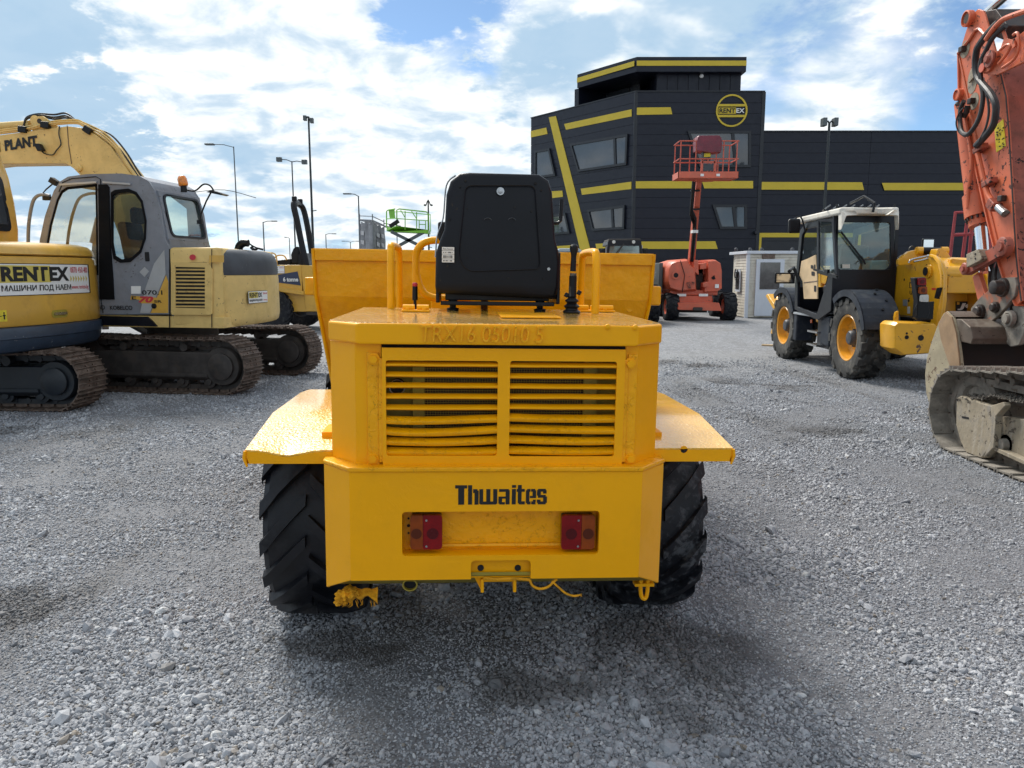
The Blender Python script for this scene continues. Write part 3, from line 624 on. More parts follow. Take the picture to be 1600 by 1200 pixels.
# ================================================================ WHEELS AND TRACKS
def tyre_mesh(Rt, W, rr, n=20, lug=.035, sweep=.42, dt=.11, block=False, name='tyre'):
    """agricultural tyre about the local X axis, outer side at +x"""
    m = MB(); h = Rt-rr; Rc = Rt-lug
    prof = [(-W*.36, rr), (-W*.44, rr+.08*h), (-W*.5, rr+.45*h), (-W*.485, Rc-.12*h), (-W*.42, Rc-.02*h), (-W*.2, Rc+.004), (0, Rc+.008), (W*.2, Rc+.004), (W*.42, Rc-.02*h), (W*.485, Rc-.12*h), (W*.5, rr+.45*h), (W*.44, rr+.08*h), (W*.36, rr)]
    m.lathe(prof, (0,0,0), (1,0,0), 48, cap=False)
    # the lathe's own zero direction varies; lugs are placed by angle in YZ
    for side in (-1, 1):
        for k in range(n):
            th = 2*math.pi*(k+(.5 if side > 0 else 0))/n; rings = []
            st = [(.03,0),(.3,.25),(.6,.55),(.86,.85),(1.0,1.0),(1.03,1.06)]
            if block: st = [(-.02,0),(.25,.0),(.34,.30),(.62,.36),(.72,.75),(1.0,.85),(1.03,.9)]
            for i, (s, q) in enumerate(st):
                x = side*s*W*.5; a = th+q*sweep*1.0; d = dt*(.85+.35*s)/2
                top = Rt-(.012 if s > .8 else 0)-(.012 if s >= 1 else 0); bot = Rc-.02
                if s > 1: top, bot = Rt-lug*1.6, Rc-.20*h
                rings.append([Vector((x, math.sin(a+e)*r, math.cos(a+e)*r)) for e, r in ((-d, bot), (d, bot), (d*.86, top), (-d*.86, top))])
            m.loft(rings)
    return finish(m.mesh(name), 30)
def rim_mb(rr, W, face=.5):
    """wheel rim; face = offset of the disc towards +x as a share of the half width"""
    m = MB(); x1 = W*.40; xd = W*.5*face-W*.25
    m.lathe([(-W*.38, rr+.012), (-W*.36, rr-.03), (xd-.03, rr-.06), (xd-.03, .0)], (0,0,0), (1,0,0), 40, cap=False)
    m.lathe([(x1, rr+.014), (x1+.012, rr+.004), (x1, rr-.022), (x1-.05, rr-.03), (xd+.05, rr-.055), (xd+.02, rr*.62), (xd+.05, rr*.45), (xd+.05, .0), (xd-.03, 0), (xd-.03, rr-.06), (x1-.06, rr-.02)], (0,0,0), (1,0,0), 40, cap=False)
    return m, xd
def make_wheel(parent, loc, Rt, W, rr, tmat, rmat, hmat, tm=None, flip=False, rz=0, spin=0, **kw):
    h = hold('wheel', parent, loc, (0, 0, (math.pi if flip else 0)+rz)); tm = tm or tyre_mesh(Rt, W, rr, **kw)
    t_ = bpy.data.objects.new('tyre', tm); COL.objects.link(t_); t_.parent = h; t_.rotation_euler = (spin, 0, 0)
    if tm.materials: 
        if tm.materials[0] != tmat: tm = tm.copy(); tm.materials[0] = tmat; t_.data = tm
    else: tm.materials.append(tmat)
    rm, xd = rim_mb(rr, W); obj('rim', rm, rmat, h, world=False)
    hb = MB().lathe([(xd+.0, rr*.42), (xd+.06, rr*.40), (xd+.07, rr*.36), (xd+.14, rr*.32), (xd+.16, rr*.26), (xd+.165, 0)], (0,0,0), (1,0,0), 20)
    for k in range(8):
        a = k*math.pi/4; hb.cyl((xd+.05, math.sin(a)*rr*.36, math.cos(a)*rr*.36), (xd+.095, math.sin(a)*rr*.36, math.cos(a)*rr*.36), .016, n=6)
    obj('hub', hb, hmat, h, world=False); return tm
def shoe_mesh(pitch, W, name='track_shoe', bars=3, ht=.026):
    m = MB(); m.box(-pitch*.49, pitch*.46, -W/2, W/2, 0, .014)
    m.box(pitch*.40, pitch*.54, -W/2, W/2, -.010, .004)
    for k in range(bars):
        x = -pitch*.44+k*pitch*.80/(max(1, bars-1)); m.slab([(x-.009, -W/2, .013), (x+.009, -W/2, .013), (x+.004, -W/2, ht+.013), (x-.004, -W/2, ht+.013)], (0, W, 0))
    for s in (-1, 1): m.box(-pitch*.42, pitch*.42, s*.07-.018, s*.07+.018, -.055, 0)
    for s in (-1, 1):
        for q in (-1, 1): m.cyl((q*pitch*.18, s*.07, .012), (q*pitch*.18, s*.07, .03), .012, n=6)
    return finish(m.mesh(name), 30)
def make_track(parent, c, yaw, L, H, W, n, mshoe, mframe, beam=.62, sag=.012, frame=True, jit=.004, rise=0, roller_r=.085, ends='round'):
    """c: ground point under the track's middle; yaw: direction of travel. Returns the part holding everything"""
    h = hold('track', parent, c, (0, 0, yaw)); r = H/2-.04; st = L-2*r-.08; per = 2*st+2*math.pi*r; pitch = per/n; me = shoe_mesh(pitch, W); me.materials.append(mshoe); rd = random.Random(3)
    for k in range(n):
        s = k*pitch+.02
        if s < st: x = -st/2+s; p = Vector((x, 0, H-.05-sag*math.sin(math.pi*2.0*s/st)**2+rise*min(1, max(0, (st/2-x)/.9))*min(1, max(0, (x+st/2)/.6)))); tg = Vector((1, 0, 0))
        elif s < st+math.pi*r: a = (s-st)/r; p = Vector((st/2+r*math.sin(a), 0, .01+r+.0+r*math.cos(a)+.0)); tg = Vector((math.cos(a), 0, -math.sin(a)))
        elif s < 2*st+math.pi*r: x = st/2-(s-st-math.pi*r); p = Vector((x, 0, .03)); tg = Vector((-1, 0, 0))
        else: a = (s-2*st-math.pi*r)/r; p = Vector((-st/2-r*math.sin(a), 0, .03+r-r*math.cos(a))); tg = Vector((-math.cos(a), 0, math.sin(a)))
        if st <= s < st+math.pi*r: p.z = .03+r+r*math.cos(a)
        nrm = Vector((-tg.z, 0, tg.x)) if False else tg.cross(Vector((0,1,0)))*-1
        nrm = Vector((-tg.z, 0, tg.x)); lat = nrm.cross(tg)
        mt = Matrix((tg, lat, nrm)).transposed().to_4x4(); mt.translation = p+nrm*rd.uniform(-jit, jit)
        o = bpy.data.objects.new('track_shoe', me); COL.objects.link(o); o.parent = h
        o.location = mt.translation; o.rotation_euler = (mt.to_3x3() @ Matrix.Rotation(rd.uniform(-.03, .03), 3, 'Y')).to_euler()
    # link chain: inner band
    ch = MB(); n2 = 72
    for w0 in (-.07, .07):
        ring_o, ring_i = [], []
        for (off, ring) in ((.055, ring_o), (.115, ring_i)):
            rr_ = max(.05, r-off+.02)
            for a in np.linspace(math.pi/2, -math.pi/2, 14): ring.append(Vector((st/2+rr_*math.cos(a), w0, r+.03+rr_*math.sin(a))))
            for a in np.linspace(-math.pi/2, -3*math.pi/2, 14): ring.append(Vector((-st/2+rr_*math.cos(a), w0, r+.03+rr_*math.sin(a))))
        ch.holed([p-Vector((0,.02,0)) for p in ring_o], [[p-Vector((0,.02,0)) for p in ring_i]], (0, .04, 0))
    for k in range(n):     # link bosses
        s = (k+.5)*pitch
        if s < st: p = (-st/2+s, H-.04-.09+rise*min(1, max(0, (st-s)/.9))*min(1, max(0, s/.6)))
        elif st+math.pi*r < s < 2*st+math.pi*r: p = (st/2-(s-st-math.pi*r), .03+.075)
        else: continue
        ch.cyl((p[0], -.10, p[1]), (p[0], .10, p[1]), .032, n=8)
    obj('link_chain', ch, mframe, h, world=False)
    if frame:
        z0, z1 = H*.30, H*.72
        fr = MB().slab([Vector((-st/2+r*.25, -W*.36, z0)), Vector((st/2-r*.2, -W*.36, z0)), Vector((st/2-r*.1, -W*.36, z0+.1)), Vector((st/2-r*.1, -W*.36, z1-.06)), Vector((st/2-r*.35, -W*.36, z1)), Vector((-st/2+r*.3, -W*.36, z1)), Vector((-st/2+r*.15, -W*.36, z1-.08))], (0, W*.72, 0))
        fr.slab([(-st/2+.1, -W*.42, z0), (st/2-.2, -W*.42, z0), (st/2-.2, -W*.30, z0-.05), (-st/2+.1, -W*.30, z0-.05)], (0, 0, .05))
        obj('track_frame', fr, mframe, h, .012, world=False)
        for s, nm in ((1, 'final_drive'), (-1, 'idler')):
            q = MB().lathe([(-W*.30, r*.74), (W*.30, r*.74), (W*.36, r*.70), (W*.37, 0)] if s > 0 else [(-W*.2, r*.78), (W*.2, r*.78), (W*.25, r*.5), (W*.28, .0)], (s*st/2, 0, r+.03), (0,-1,0), 28)
            if s > 0: q.lathe([(W*.36, r*.5), (W*.44, r*.5), (W*.46, r*.44), (W*.465, 0)], (s*st/2, 0, r+.03), (0,-1,0), 24)
            obj(nm, q, mframe, h, world=False)
        k = max(3, int(st/.36))
        for i in range(k):
            x = -st/2+.2+(st-.4)*i/(k-1); q = MB().lathe([(-W*.30, roller_r), (-W*.16, roller_r), (-W*.14, roller_r*.75), (W*.14, roller_r*.75), (W*.16, roller_r), (W*.30, roller_r), (W*.31, roller_r*.5), (W*.36, roller_r*.45), (W*.36, 0)], (x, 0, .12+roller_r*.6), (0,-1,0), 16)
            obj('roller', q, mframe, h, world=False)
        for i in (-.5, .5):
            q = MB().cyl((i*st*.45, -W*.35, z1+.06), (i*st*.45, W*.3, z1+.06), .055, n=14).box(i*st*.45-.05, i*st*.45+.05, -.05, .05, z1-.02, z1+.04); obj('carrier_roller', q, mframe, h, world=False)
    return h
# ================================================================ SITE DUMPER (hero)
DR = (0, R(.85), R(3.8)); DL = Vector((-.063, 2.62, 0))
dp = thing('site_dumper', 'freshly repainted yellow site dumper seen from behind, black seat and wide skip', 'dumper', DL, DR)
DM = Matrix.LocRotScale(DL, Euler(DR), (1,1,1)); DI = DM.inverted(); DN = DM.to_3x3() @ Vector((0,1,0))
def D(px, py, y):
    """photo point -> dumper coordinates on the plane local y"""
    return DI @ hit(px, py, DM @ Vector((0, y, 0)), DN)
def dob(name, mb, mt, parent=None, bevel=0, **k): return obj(name, mb, mt, parent or dp, bevel, world=False, **k)
def flipx(p): return Vector((-p.x, p.y, p.z))
Yl, Yw, Yu = M['yellow'], M['yellow_wet'], M['yellow_lump']
# --- lower counterweight box: plan outline with chamfered corners
hb, hf, cy = .622, .515, .115; zt, zb = .908, .512
fa, fb = D(628, 800, 0), D(935, 866, 0); rz1, rz0 = fa.z, fb.z; rx0, rx1 = fa.x, fb.x
ta, tb = D(736, 876, 0), D(829, 903, 0)
face = MB()
outer = [Vector((-hf, 0, zb)), Vector((ta.x, 0, zb)), Vector((ta.x, 0, ta.z)), Vector((tb.x, 0, ta.z)), Vector((tb.x, 0, zb)), Vector((hf, 0, zb)), Vector((hf, 0, zt)), Vector((-hf, 0, zt))]
outer = rounded(outer, [0, 0, .018, .018, 0, 0, 0, 0]); hole = rounded([Vector((rx0, 0, rz0)), Vector((rx1, 0, rz0)), Vector((rx1, 0, rz1)), Vector((rx0, 0, rz1))], .016)
face.holed(outer, [hole], (0, .014, 0)); dob('rear_plate', face, Yl)
for s in (-1, 1):
    sh = MB(); sh.slab([Vector((s*hf, .002, zb)), Vector((s*hb, cy, .44)), Vector((s*hb, cy, zt)), Vector((s*hf, .002, zt))], Vector((-s*.010, .014, 0)))
    sh.slab([Vector((s*hb, cy, .44)), Vector((s*hb, 1.1, .44)), Vector((s*hb, 1.1, zt)), Vector((s*hb, cy, zt))], Vector((-s*.014, 0, 0)))
    dob('side_plate', sh, Yl, bevel=.004)
lg = MB().slab([Vector((-hf-.004, -.006, zt)), Vector((hf+.004, -.006, zt)), Vector((hb+.004, cy, zt)), Vector((hb+.004, .9, zt)), Vector((-hb-.004, .9, zt)), Vector((-hb-.004, cy, zt))], (0, 0, .016)); dob('ledge', lg, Yu, bevel=.006)
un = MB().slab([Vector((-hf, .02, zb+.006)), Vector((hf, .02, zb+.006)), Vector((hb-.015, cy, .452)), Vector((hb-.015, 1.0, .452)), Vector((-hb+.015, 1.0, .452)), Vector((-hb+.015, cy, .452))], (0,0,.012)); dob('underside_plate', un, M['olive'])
# recessed lamp panel
dob('recess_panel', MB().box(rx0-.03, rx1+.03, .072, .085, rz0-.03, rz1+.03), Yu)
rs = MB().box(rx0-.012, rx1+.012, .014, .075, rz0-.014, rz0-.002).box(rx0-.012, rx1+.012, .014, .075, rz1+.002, rz1+.014).box(rx0-.014, rx0-.002, .014, .075, rz0, rz1).box(rx1+.002, rx1+.014, .014, .075, rz0, rz1); dob('recess_rim', rs, Yl)
dob('recess_weld', MB().tube([(rx0+.02, .068, rz0+.012), (0, .066, rz0+.014), (rx1-.02, .068, rz0+.012)], .008, 6), Yu)
for i, (dx, dz, rr) in enumerate([(.018, .085, .004), (.018, .058, .006), (.018, .03, .004)]): dob('bolt_hole', MB().cyl((rx0+dx, .0705, rz0+dz+.03), (rx0+dx, .073, rz0+dz+.03), rr, n=10), M['hole'])
# tail lamps
def tail(p0, p1, mirror):
    x0, x1, z0, z1 = p0.x, p1.x, p1.z, p0.z; w_ = x1-x0; yb = .022
    h = dob('tail_light', MB().box(x0+.002, x1-.002, yb+.018, .071, z0+.002, z1-.002), M['black'], bevel=.008)
    sp = x0+w_*(.40 if not mirror else .60)
    a = ('orange_lens', x0, sp-.0006) if not mirror else ('red_lens', x0, sp-.0006); b = ('red_lens', sp+.0006, x1) if not mirror else ('orange_lens', sp+.0006, x1)
    for nm, xa, xb in (a, b):
        q = rounded([Vector((xa, yb, z0)), Vector((xb, yb, z0)), Vector((xb, yb, z1)), Vector((xa, yb, z1))], [.014 if xa == x0 else .001, .014 if xb == x1 else .001, .014 if xb == x1 else .001, .014 if xa == x0 else .001])
        dob(nm, MB().slab(q, (0, .02, 0)), M['lens_red' if nm[0] == 'r' else 'lens_orange'], h, bevel=.003)
        cx = (xa+xb)/2; rr = min(.0205, (xb-xa)*.42); dob('lamp_disc', MB().cyl((cx, yb+.001, z0+.058), (cx, yb-.0012, z0+.058), rr, n=24), M['lens_dark' if nm[0] == 'r' else 'lens_odark'], h)
    for zq in (z0+.012, z1-.018): dob('screw', MB().cyl((sp+(.012 if not mirror else -.012), yb-.0035, zq), (sp+(.012 if not mirror else -.012), yb+.002, zq), .004, n=10), M['steel'], h)
tail(D(641, 804.5, .03), D(691, 857, .03), False); tail(D(877.5, 804.5, .03), D(928, 857, .03), True)
# lettering with stencil bridges
a, b = D(711, 788.5, 0), D(855, 757.5, 0)
LT = {'T': [(560,69,610,83),(573,0,598,69)], 'h': [(614,0,631,83),(635,50,653,66),(641,0,658,60)], 'w': [(661,3,677,66),(665,0,732,13),(690,6,707,66),(719,3,736,66)],
      'a': [(743,54,784,66),(771,0,788,61),(741,4,756,34),(745,25,773,34),(745,0,768,10)], 'i': [(797,0,814,66),(797,71,814,83)], 't': [(822,5,838,83),(817,54,851,66),(826,0,852,13)],
      'e': [(856,5,871,61),(861,54,875,66),(878,54,895,66),(884,34,899,60),(873,27,899,36),(861,0,876,12),(879,0,897,13),(886,12,898,20)], 's': [(907,54,940,66),(903,37,919,61),(928,46,943,60),(907,28,940,40),(929,6,945,33),(907,0,940,12),(903,6,918,20)]}
W_t = (b.x-a.x)/385; H_t = (b.z-a.z)/83
for ch_, rs_ in LT.items():
    m_ = MB()
    for i_, (x0_, z0_, x1_, z1_) in enumerate(rs_): m_.box(a.x+(x0_-560)*W_t, a.x+(x1_-560)*W_t, -.0014-.00012*i_, -.0003, a.z+z0_*H_t, a.z+z1_*H_t)
    dob('stencil_letter', m_, M['letter_black'], bevel=.0012)
# tow bracket
tp = MB().box(ta.x-.01, tb.x+.01, .030, .044, zb-.008, ta.z+.01); tw = dob('tow_plate', tp, Yl, bevel=.003)
for px in (751, 809): 
    c = D(px, 887, .03); dob('tow_hole', MB().cyl((c.x, .0265, c.z), (c.x, .0298, c.z), .0115, n=18), M['hole'], tw)
c0, c1 = D(752, 905, .03), D(806, 926, .03)
hk = MB().box(c0.x, c1.x, .035, .12, zb-.026, zb-.012).box(c0.x-.002, c0.x+.010, .03, .12, c1.z, zb-.013).box(c1.x-.010, c1.x+.002, .03, .12, c1.z, zb-.013).slab([Vector((c0.x-.032, .05, zb)), Vector((c0.x, .05, zb)), Vector((c0.x, .05, c1.z+.0))], (0,.01,0)); dob('tow_jaw', hk, Yl, bevel=.003)
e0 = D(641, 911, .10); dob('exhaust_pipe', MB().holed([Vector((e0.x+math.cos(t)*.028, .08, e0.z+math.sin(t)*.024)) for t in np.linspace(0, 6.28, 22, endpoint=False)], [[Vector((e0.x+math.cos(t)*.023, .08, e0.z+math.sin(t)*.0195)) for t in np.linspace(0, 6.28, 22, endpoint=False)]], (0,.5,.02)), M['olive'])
dob('exhaust_shade_disc', MB().cyl((e0.x, .095, e0.z), (e0.x, .10, e0.z), .0235, n=20), M['hole'])  # dark disc set in to stand for the shade inside the pipe
h0 = D(1003, 922, .16); dob('tie_hook', MB().tube(smooth_path([h0+Vector((-.005,0,.05)), h0+Vector((-.005,0,.0)), h0+Vector((.002,0,-.03)), h0+Vector((.016,0,-.032)), h0+Vector((.022,0,0)), h0+Vector((.022,0,.05))]), .008, 8).box(h0.x-.03, h0.x+.045, .15, .19, h0.z+.018, h0.z+.03), Yl)
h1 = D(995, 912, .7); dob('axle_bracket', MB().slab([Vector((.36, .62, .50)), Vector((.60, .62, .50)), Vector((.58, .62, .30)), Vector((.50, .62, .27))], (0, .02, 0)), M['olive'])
# --- upper body
uh, uf, uy = .600, .497, .055
for s in (-1, 1):
    ub = MB(); ub.slab([Vector((s*uf, uy, zt)), Vector((s*(uh), uy+.11, zt)), Vector((s*uh, uy+.11, 1.36)), Vector((s*uf, uy, 1.36))], Vector((-s*.01, .014, 0)))
    ub.slab([Vector((s*uh, uy+.11, zt)), Vector((s*uh, 1.05, zt)), Vector((s*uh, 1.05, 1.36)), Vector((s*uh, uy+.11, 1.36))], Vector((-s*.014, 0, 0)))
    dob('engine_cover_side', ub, Yl, bevel=.005)
q0, q1 = D(597, 544, .05), D(970, 733, .05)
strip = MB()
for s, xa, xb in ((-1, -uf, q0.x-.003), (1, q1.x+.003, uf)): strip.box(xa+.0, xb, uy, uy+.014, zt+.012, 1.352)
dob('cover_jamb', strip, Yl, bevel=.003)
# louvre frame with two openings
def rect(x0, x1, z0, z1, y): return [Vector((x0, y, z0)), Vector((x1, y, z0)), Vector((x1, y, z1)), Vector((x0, y, z1))]
oA, oB = D(604, 712, .04), D(778, 564, .04); oC, oD = D(795, 713, .04), D(964, 565, .04)
of = rect(q0.x, q1.x, q1.z+.004, q0.z+.003, .036)
fr = MB().holed(of, [rounded(rect(oA.x, oB.x, oA.z, oB.z, .036), .010), rounded(rect(oC.x, oD.x, oC.z, oD.z, .036), .010)], (0, .012, 0)); lf = dob('louvre_frame', fr, Yl)
fl = MB()
sL, sR = D(573, 560, .045).x, D(997, 560, .045).x; zA, zB = q1.z+.008, q0.z-.014
fl.box(sL, q0.x-.012, .046, .058, zA, zB).box(q1.x+.012, sR, .046, .058, zA, zB)
fl.box(q0.x-.013, q0.x+.004, .040, .050, zA+.02, zB-.02).box(q1.x-.004, q1.x+.013, .040, .050, zA+.02, zB-.02)
dob('frame_flange', fl, Yu, bevel=.003)
for px, py in ((584, 561), (583, 716), (984.5, 568), (984.5, 716)):
    c = D(px, py, .045); dob('bolt', MB().cyl((c.x, .029, c.z), (c.x, .047, c.z), .0145, n=6).cyl((c.x, .042, c.z), (c.x, .0475, c.z), .021, n=16), Yl)
# dark strips painting the shade in the gaps above and below the frame
dob('shadow_gap', MB().box(q0.x-.004, q1.x+.004, .060, .066, q0.z-.012, q0.z+.012).box(q0.x-.004, q1.x+.004, .060, .066, q1.z-.012, q1.z+.012), M['hole'])
# louvre slats, each its own bent blade
SLL = [569, 585.5, 602.5, 619.5, 636.5, 655.5, 673, 689, 705]; SLR = [571, 588, 604, 620, 636, 654, 672, 688.5, 704.5]
bend = [0, 0, 0, 0, .001, .006, .010, .007, .003]
for side, xs, pys in ((0, (oA.x-.006, oB.x+.008), SLL), (1, (oC.x-.008, oD.x+.006), SLR)):
    for i, py in enumerate(pys):
        z = D(690 if side == 0 else 880, py, .055).z; rings = []; hgt_ = .0084 if i < 5 else .0125
        for j in range(13):
            s = j/12; x = xs[0]+(xs[1]-xs[0])*s
            if side == 0: dz = -bend[i]*math.sin(math.pi*s**.8)+bend[i]*.7*s*(1)
            else: dz = bend[i]*.7*(1-s)-bend[i]*.55*math.sin(math.pi*s)*(1 if i != 6 else .6)
            dz += .0012*mnoise.noise(Vector((s*3, i*1.7+side*9, 0)))
            zz_ = z+dz; y0 = .046+(.004*math.sin(s*5+i) if i > 4 else 0)
            rings.append([Vector((x, y0, zz_-hgt_)), Vector((x, y0-.006, zz_-hgt_*.55)), Vector((x, y0-.006, zz_+hgt_*.1)), Vector((x, y0+.012, zz_+hgt_)), Vector((x, y0+.020, zz_+hgt_+.001)), Vector((x, y0+.019, zz_+hgt_-.002)), Vector((x, y0+.010, zz_+hgt_*.3)), Vector((x, y0+.006, zz_-hgt_*.8))])
        dob('louvre_slat', MB().loft(rings), Yu if i > 4 else Yl, lf, smooth=50)
# radiator, olive shroud plates and hose behind the slats
ra, rb_ = D(664, 562, .16), D(908, 714, .16)
dob('radiator', MB().box(ra.x, rb_.x, .17, .25, .90, 1.33), M['mesh_core'])
grid = MB()
for i in range(62): x = ra.x+(rb_.x-ra.x)*i/61; grid.box(x-.0007, x+.0007, .158, .160, .92, 1.32)
for i in range(46): z = .92+.40*i/45; grid.box(ra.x, rb_.x, .1605, .162, z-.0007, z+.0007)
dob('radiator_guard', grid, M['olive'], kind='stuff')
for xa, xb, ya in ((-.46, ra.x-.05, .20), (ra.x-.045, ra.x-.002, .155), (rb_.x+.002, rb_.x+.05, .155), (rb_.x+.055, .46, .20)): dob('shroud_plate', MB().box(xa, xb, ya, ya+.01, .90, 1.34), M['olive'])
hc = D(621, 602, .15); dob('hose_end', MB().lathe([(0,.0),(.001,.024),(.05,.026),(.05,0)], (hc.x, .13, hc.z-.004), (0,1,0), 20), M['hole'])
dob('hose_clip', MB().tube([(hc.x+math.cos(a)*.027, .128, hc.z-.004+math.sin(a)*.027) for a in np.linspace(0, 6.28, 24, endpoint=False)], .0018, 6, True), M['steel'])
dob('engine_bay_wall', MB().box(-.59, .59, .50, .52, .5, 1.36).box(-.47, .47, .1, .5, .926, .93), M['hole'])
# --- hood band and top
bt0, bt1 = 1.350, 1.425; bh, bf, by0, by1 = .603, .487, .022, .145
hd = MB(); pl = [Vector((-bf, by0, 0)), Vector((bf, by0, 0)), Vector((bh, by1, 0)), Vector((bh, 1.12, 0)), Vector((-bh, 1.12, 0)), Vector((-bh, by1, 0))]
hd.slab([p+Vector((0,0,bt0)) for p in pl], (0, 0, bt1-bt0-.004)); dob('hood_band', hd, Yl, bevel=.010, seg=3)
k_ = .992; dob('hood_top', MB().slab([Vector((p.x*k_, by0+.012+(p.y-by0)*k_, bt1-.0055)) for p in pl], (0, 0, .004)), M['hood_wet'], bevel=.002)
a, b = D(657, 534, .02), D(849, 510, .02)
tr_ = text('weld_lettering', 'TRX16 05010 5', Yu, None, Vector((a.x, by0+.0005, a.z)), (1,0,0), (0,0,1), height=(b.z-a.z)*1.0, width=b.x-a.x, bold=.0, depth=.009, shear=.08); tr_.parent = dp
me_ = tr_.data
for px, py in ((950, 511), (993, 512)):
    c = D(px, py, .02); dob('rivet', MB().lathe([(0,.011),(.006,.010),(.009,.005),(.0095,0)], (c.x, by0+.002, c.z), (0,-1,0), 12), Yl)
a, b = D(783, 494, .3), D(862, 490, .3)
tz = bt1
def T(px, py, z=None): return DI @ hit(px, py, DM @ Vector((0, 0, tz if z is None else z)), DM.to_3x3() @ Vector((0,0,1)))
a, b = T(783, 497), T(862, 491); dob('hood_patch', MB().box(a.x, b.x, a.y, b.y, tz, tz+.006), Yu, bevel=.002)
for (xa, xb) in ((627, 677), (884, 931)):
    a, b = T(xa, 487), T(xb, 480); a.y = max(a.y, .35); yb = a.y
    h_ = dob('hinge', MB().box(a.x, b.x, yb, yb+.07, tz, tz+.008).cyl((a.x+.004, yb+.035, tz+.016), ((a.x+b.x)/2-.005, yb+.035, tz+.016), .014, n=12).cyl(((a.x+b.x)/2+.005, yb+.035, tz+.016), (b.x-.004, yb+.035, tz+.016), .014, n=12), Yl, bevel=.002)
    for t_ in (.2, .8): dob('hinge_bolt', MB().cyl((a.x+(b.x-a.x)*t_, yb+.012, tz+.006), (a.x+(b.x-a.x)*t_, yb+.012, tz+.016), .009, n=6), Yl, h_)
# grab rails
def rail(pn, pf, ztop, r=.0175, nm='grab_rail'):
    pn, pf = Vector(pn), Vector(pf); p = [pn, Vector((pn.x, pn.y, ztop-.07)), Vector((pn.x, pn.y+.02, ztop-.02)), Vector((pn.x, pn.y+.07, ztop)), Vector((pf.x, pf.y-.07, ztop)), Vector((pf.x, pf.y-.02, ztop-.02)), Vector((pf.x, pf.y, ztop-.07)), pf]
    pp = [p[0]]+smooth_path(p[1:-1], 5)+[p[-1]]; return dob(nm, MB().tube(pp, r, 14), Yl)
n1 = T(611, 482); n2 = T(930, 490)
zt1 = D(612, 379, n1.y).z-.012; zt2 = D(930, 389, n2.y).z-.012
rail((n1.x, n1.y, tz), (n1.x, n1.y+.50, tz-.1), zt1); rail((n2.x, n2.y, tz), (n2.x+.0, n2.y+.42, tz-.1), zt2)
lp = [D(652, 458, 1.35), D(650, 440, 1.35), D(650, 400, 1.35), D(656, 385, 1.35), D(668, 377, 1.35), D(690, 375, 1.35), D(735, 375, 1.35)]
lq = [D(735, 466, 1.35), D(688, 466, 1.35), D(668, 462, 1.35), D(657, 450, 1.35), D(651, 430, 1.35)]
dob('grab_rail', MB().tube(smooth_path(lp, 5), .019, 14), Yl); dob('grab_rail', MB().tube(smooth_path(lq, 5), .019, 14), Yl)
# operator platform ahead of the hood
dob('platform', MB().box(-.56, .56, 1.13, 1.9, .80, .84).box(-.56,-.52,1.13,1.9,.84,1.2).box(.52,.56,1.13,1.9,.84,1.2).box(-.3,.3,1.75,1.95,.84,1.45), Yl, bevel=.006)
dob('steering_wheel', MB().tube([(math.cos(t)*.19, 1.62+math.sin(t)*.17, 1.56+math.sin(t)*.06) for t in np.linspace(0, 6.28, 24, endpoint=False)], .014, 8, True).cyl((0,1.62,1.56),(0,1.8,1.3),.02), M['black'])
# seat
ys = .86
SC = lambda x, y, yy=ys: D(480+x/2.759, 250+y/2.759, yy)
out = [SC(*p) for p in ((557,575),(552,545),(555,400),(575,340),(592,300),(600,150),(618,92),(655,58),(700,54),(1000,62),(1040,88),(1056,140),(1062,240),(1070,350),(1085,400),(1090,450),(1083,560),(1072,600))]
st_ = MB(); C_ = sum(out, Vector())/len(out); rings = []
for f_, dy in ((.93, -.018), (.985, -.012), (1.0, .0), (1.0, .05), (.96, .085)): rings.append([C_+(p-C_)*f_+Vector((0, dy+.10*max(0, (p.z-C_.z))*.35, 0)) for p in out])
st_.loft(rings); seat = hold('seat', dp); dob('backrest', st_, M['black_metal'], seat, smooth=55)
pn = rounded([SC(682, 108, ys-.03), SC(985, 108, ys-.03), SC(1002, 360, ys-.03), SC(1008, 470, ys-.03), SC(690, 480, ys-.03), SC(650, 420, ys-.03)], [.03,.03,.1,.03,.05,.05], 5); cp = sum(pn, Vector())/len(pn)
for p in pn: p.y = ys-.0265+.035*max(0, (p.z-C_.z))
dob('back_panel', MB().tube(pn, .0028, 6, True), M['black_metal'], seat)
q = SC(833, 135, ys-.02); dob('bolt', MB().lathe([(0,.018),(.004,.017),(.004,.010),(.014,.009),(.015,0)], q, (0,-1,0), 16), M['steel'], seat)
for x, y, r_ in ((682,88,.005),(985,100,.006),(1010,130,.004),(612,257,.006),(605,457,.006),(658,115,.004),(895,203,.004),(968,222,.004),(765,390,.004),(885,395,.005),(690,208,.003),(688,422,.003),(775,505,.003),(868,508,.005),(1018,512,.003),(962,430,.003)):
    q = SC(x, y, ys-.021); q.y += .035*max(0, q.z-C_.z); dob('panel_hole', MB().cyl(q+Vector((0,-.001,0)), q+Vector((0,.006,0)), r_, n=10), M['hole'], seat)
q = SC(1041, 470, ys-.022); dob('bolt', MB().cyl(q+Vector((0,-.003,0)), q, .007, n=10), M['steel'], seat)
for x in (778, 882):
    q = SC(x, 262, ys-.02); dob('arc_scar', MB().tube([q+Vector((math.cos(t)*.017, -.003, math.sin(t)*.012)) for t in np.linspace(.2, 2.9, 8)], .0018, 5), M['capgrey'], seat)
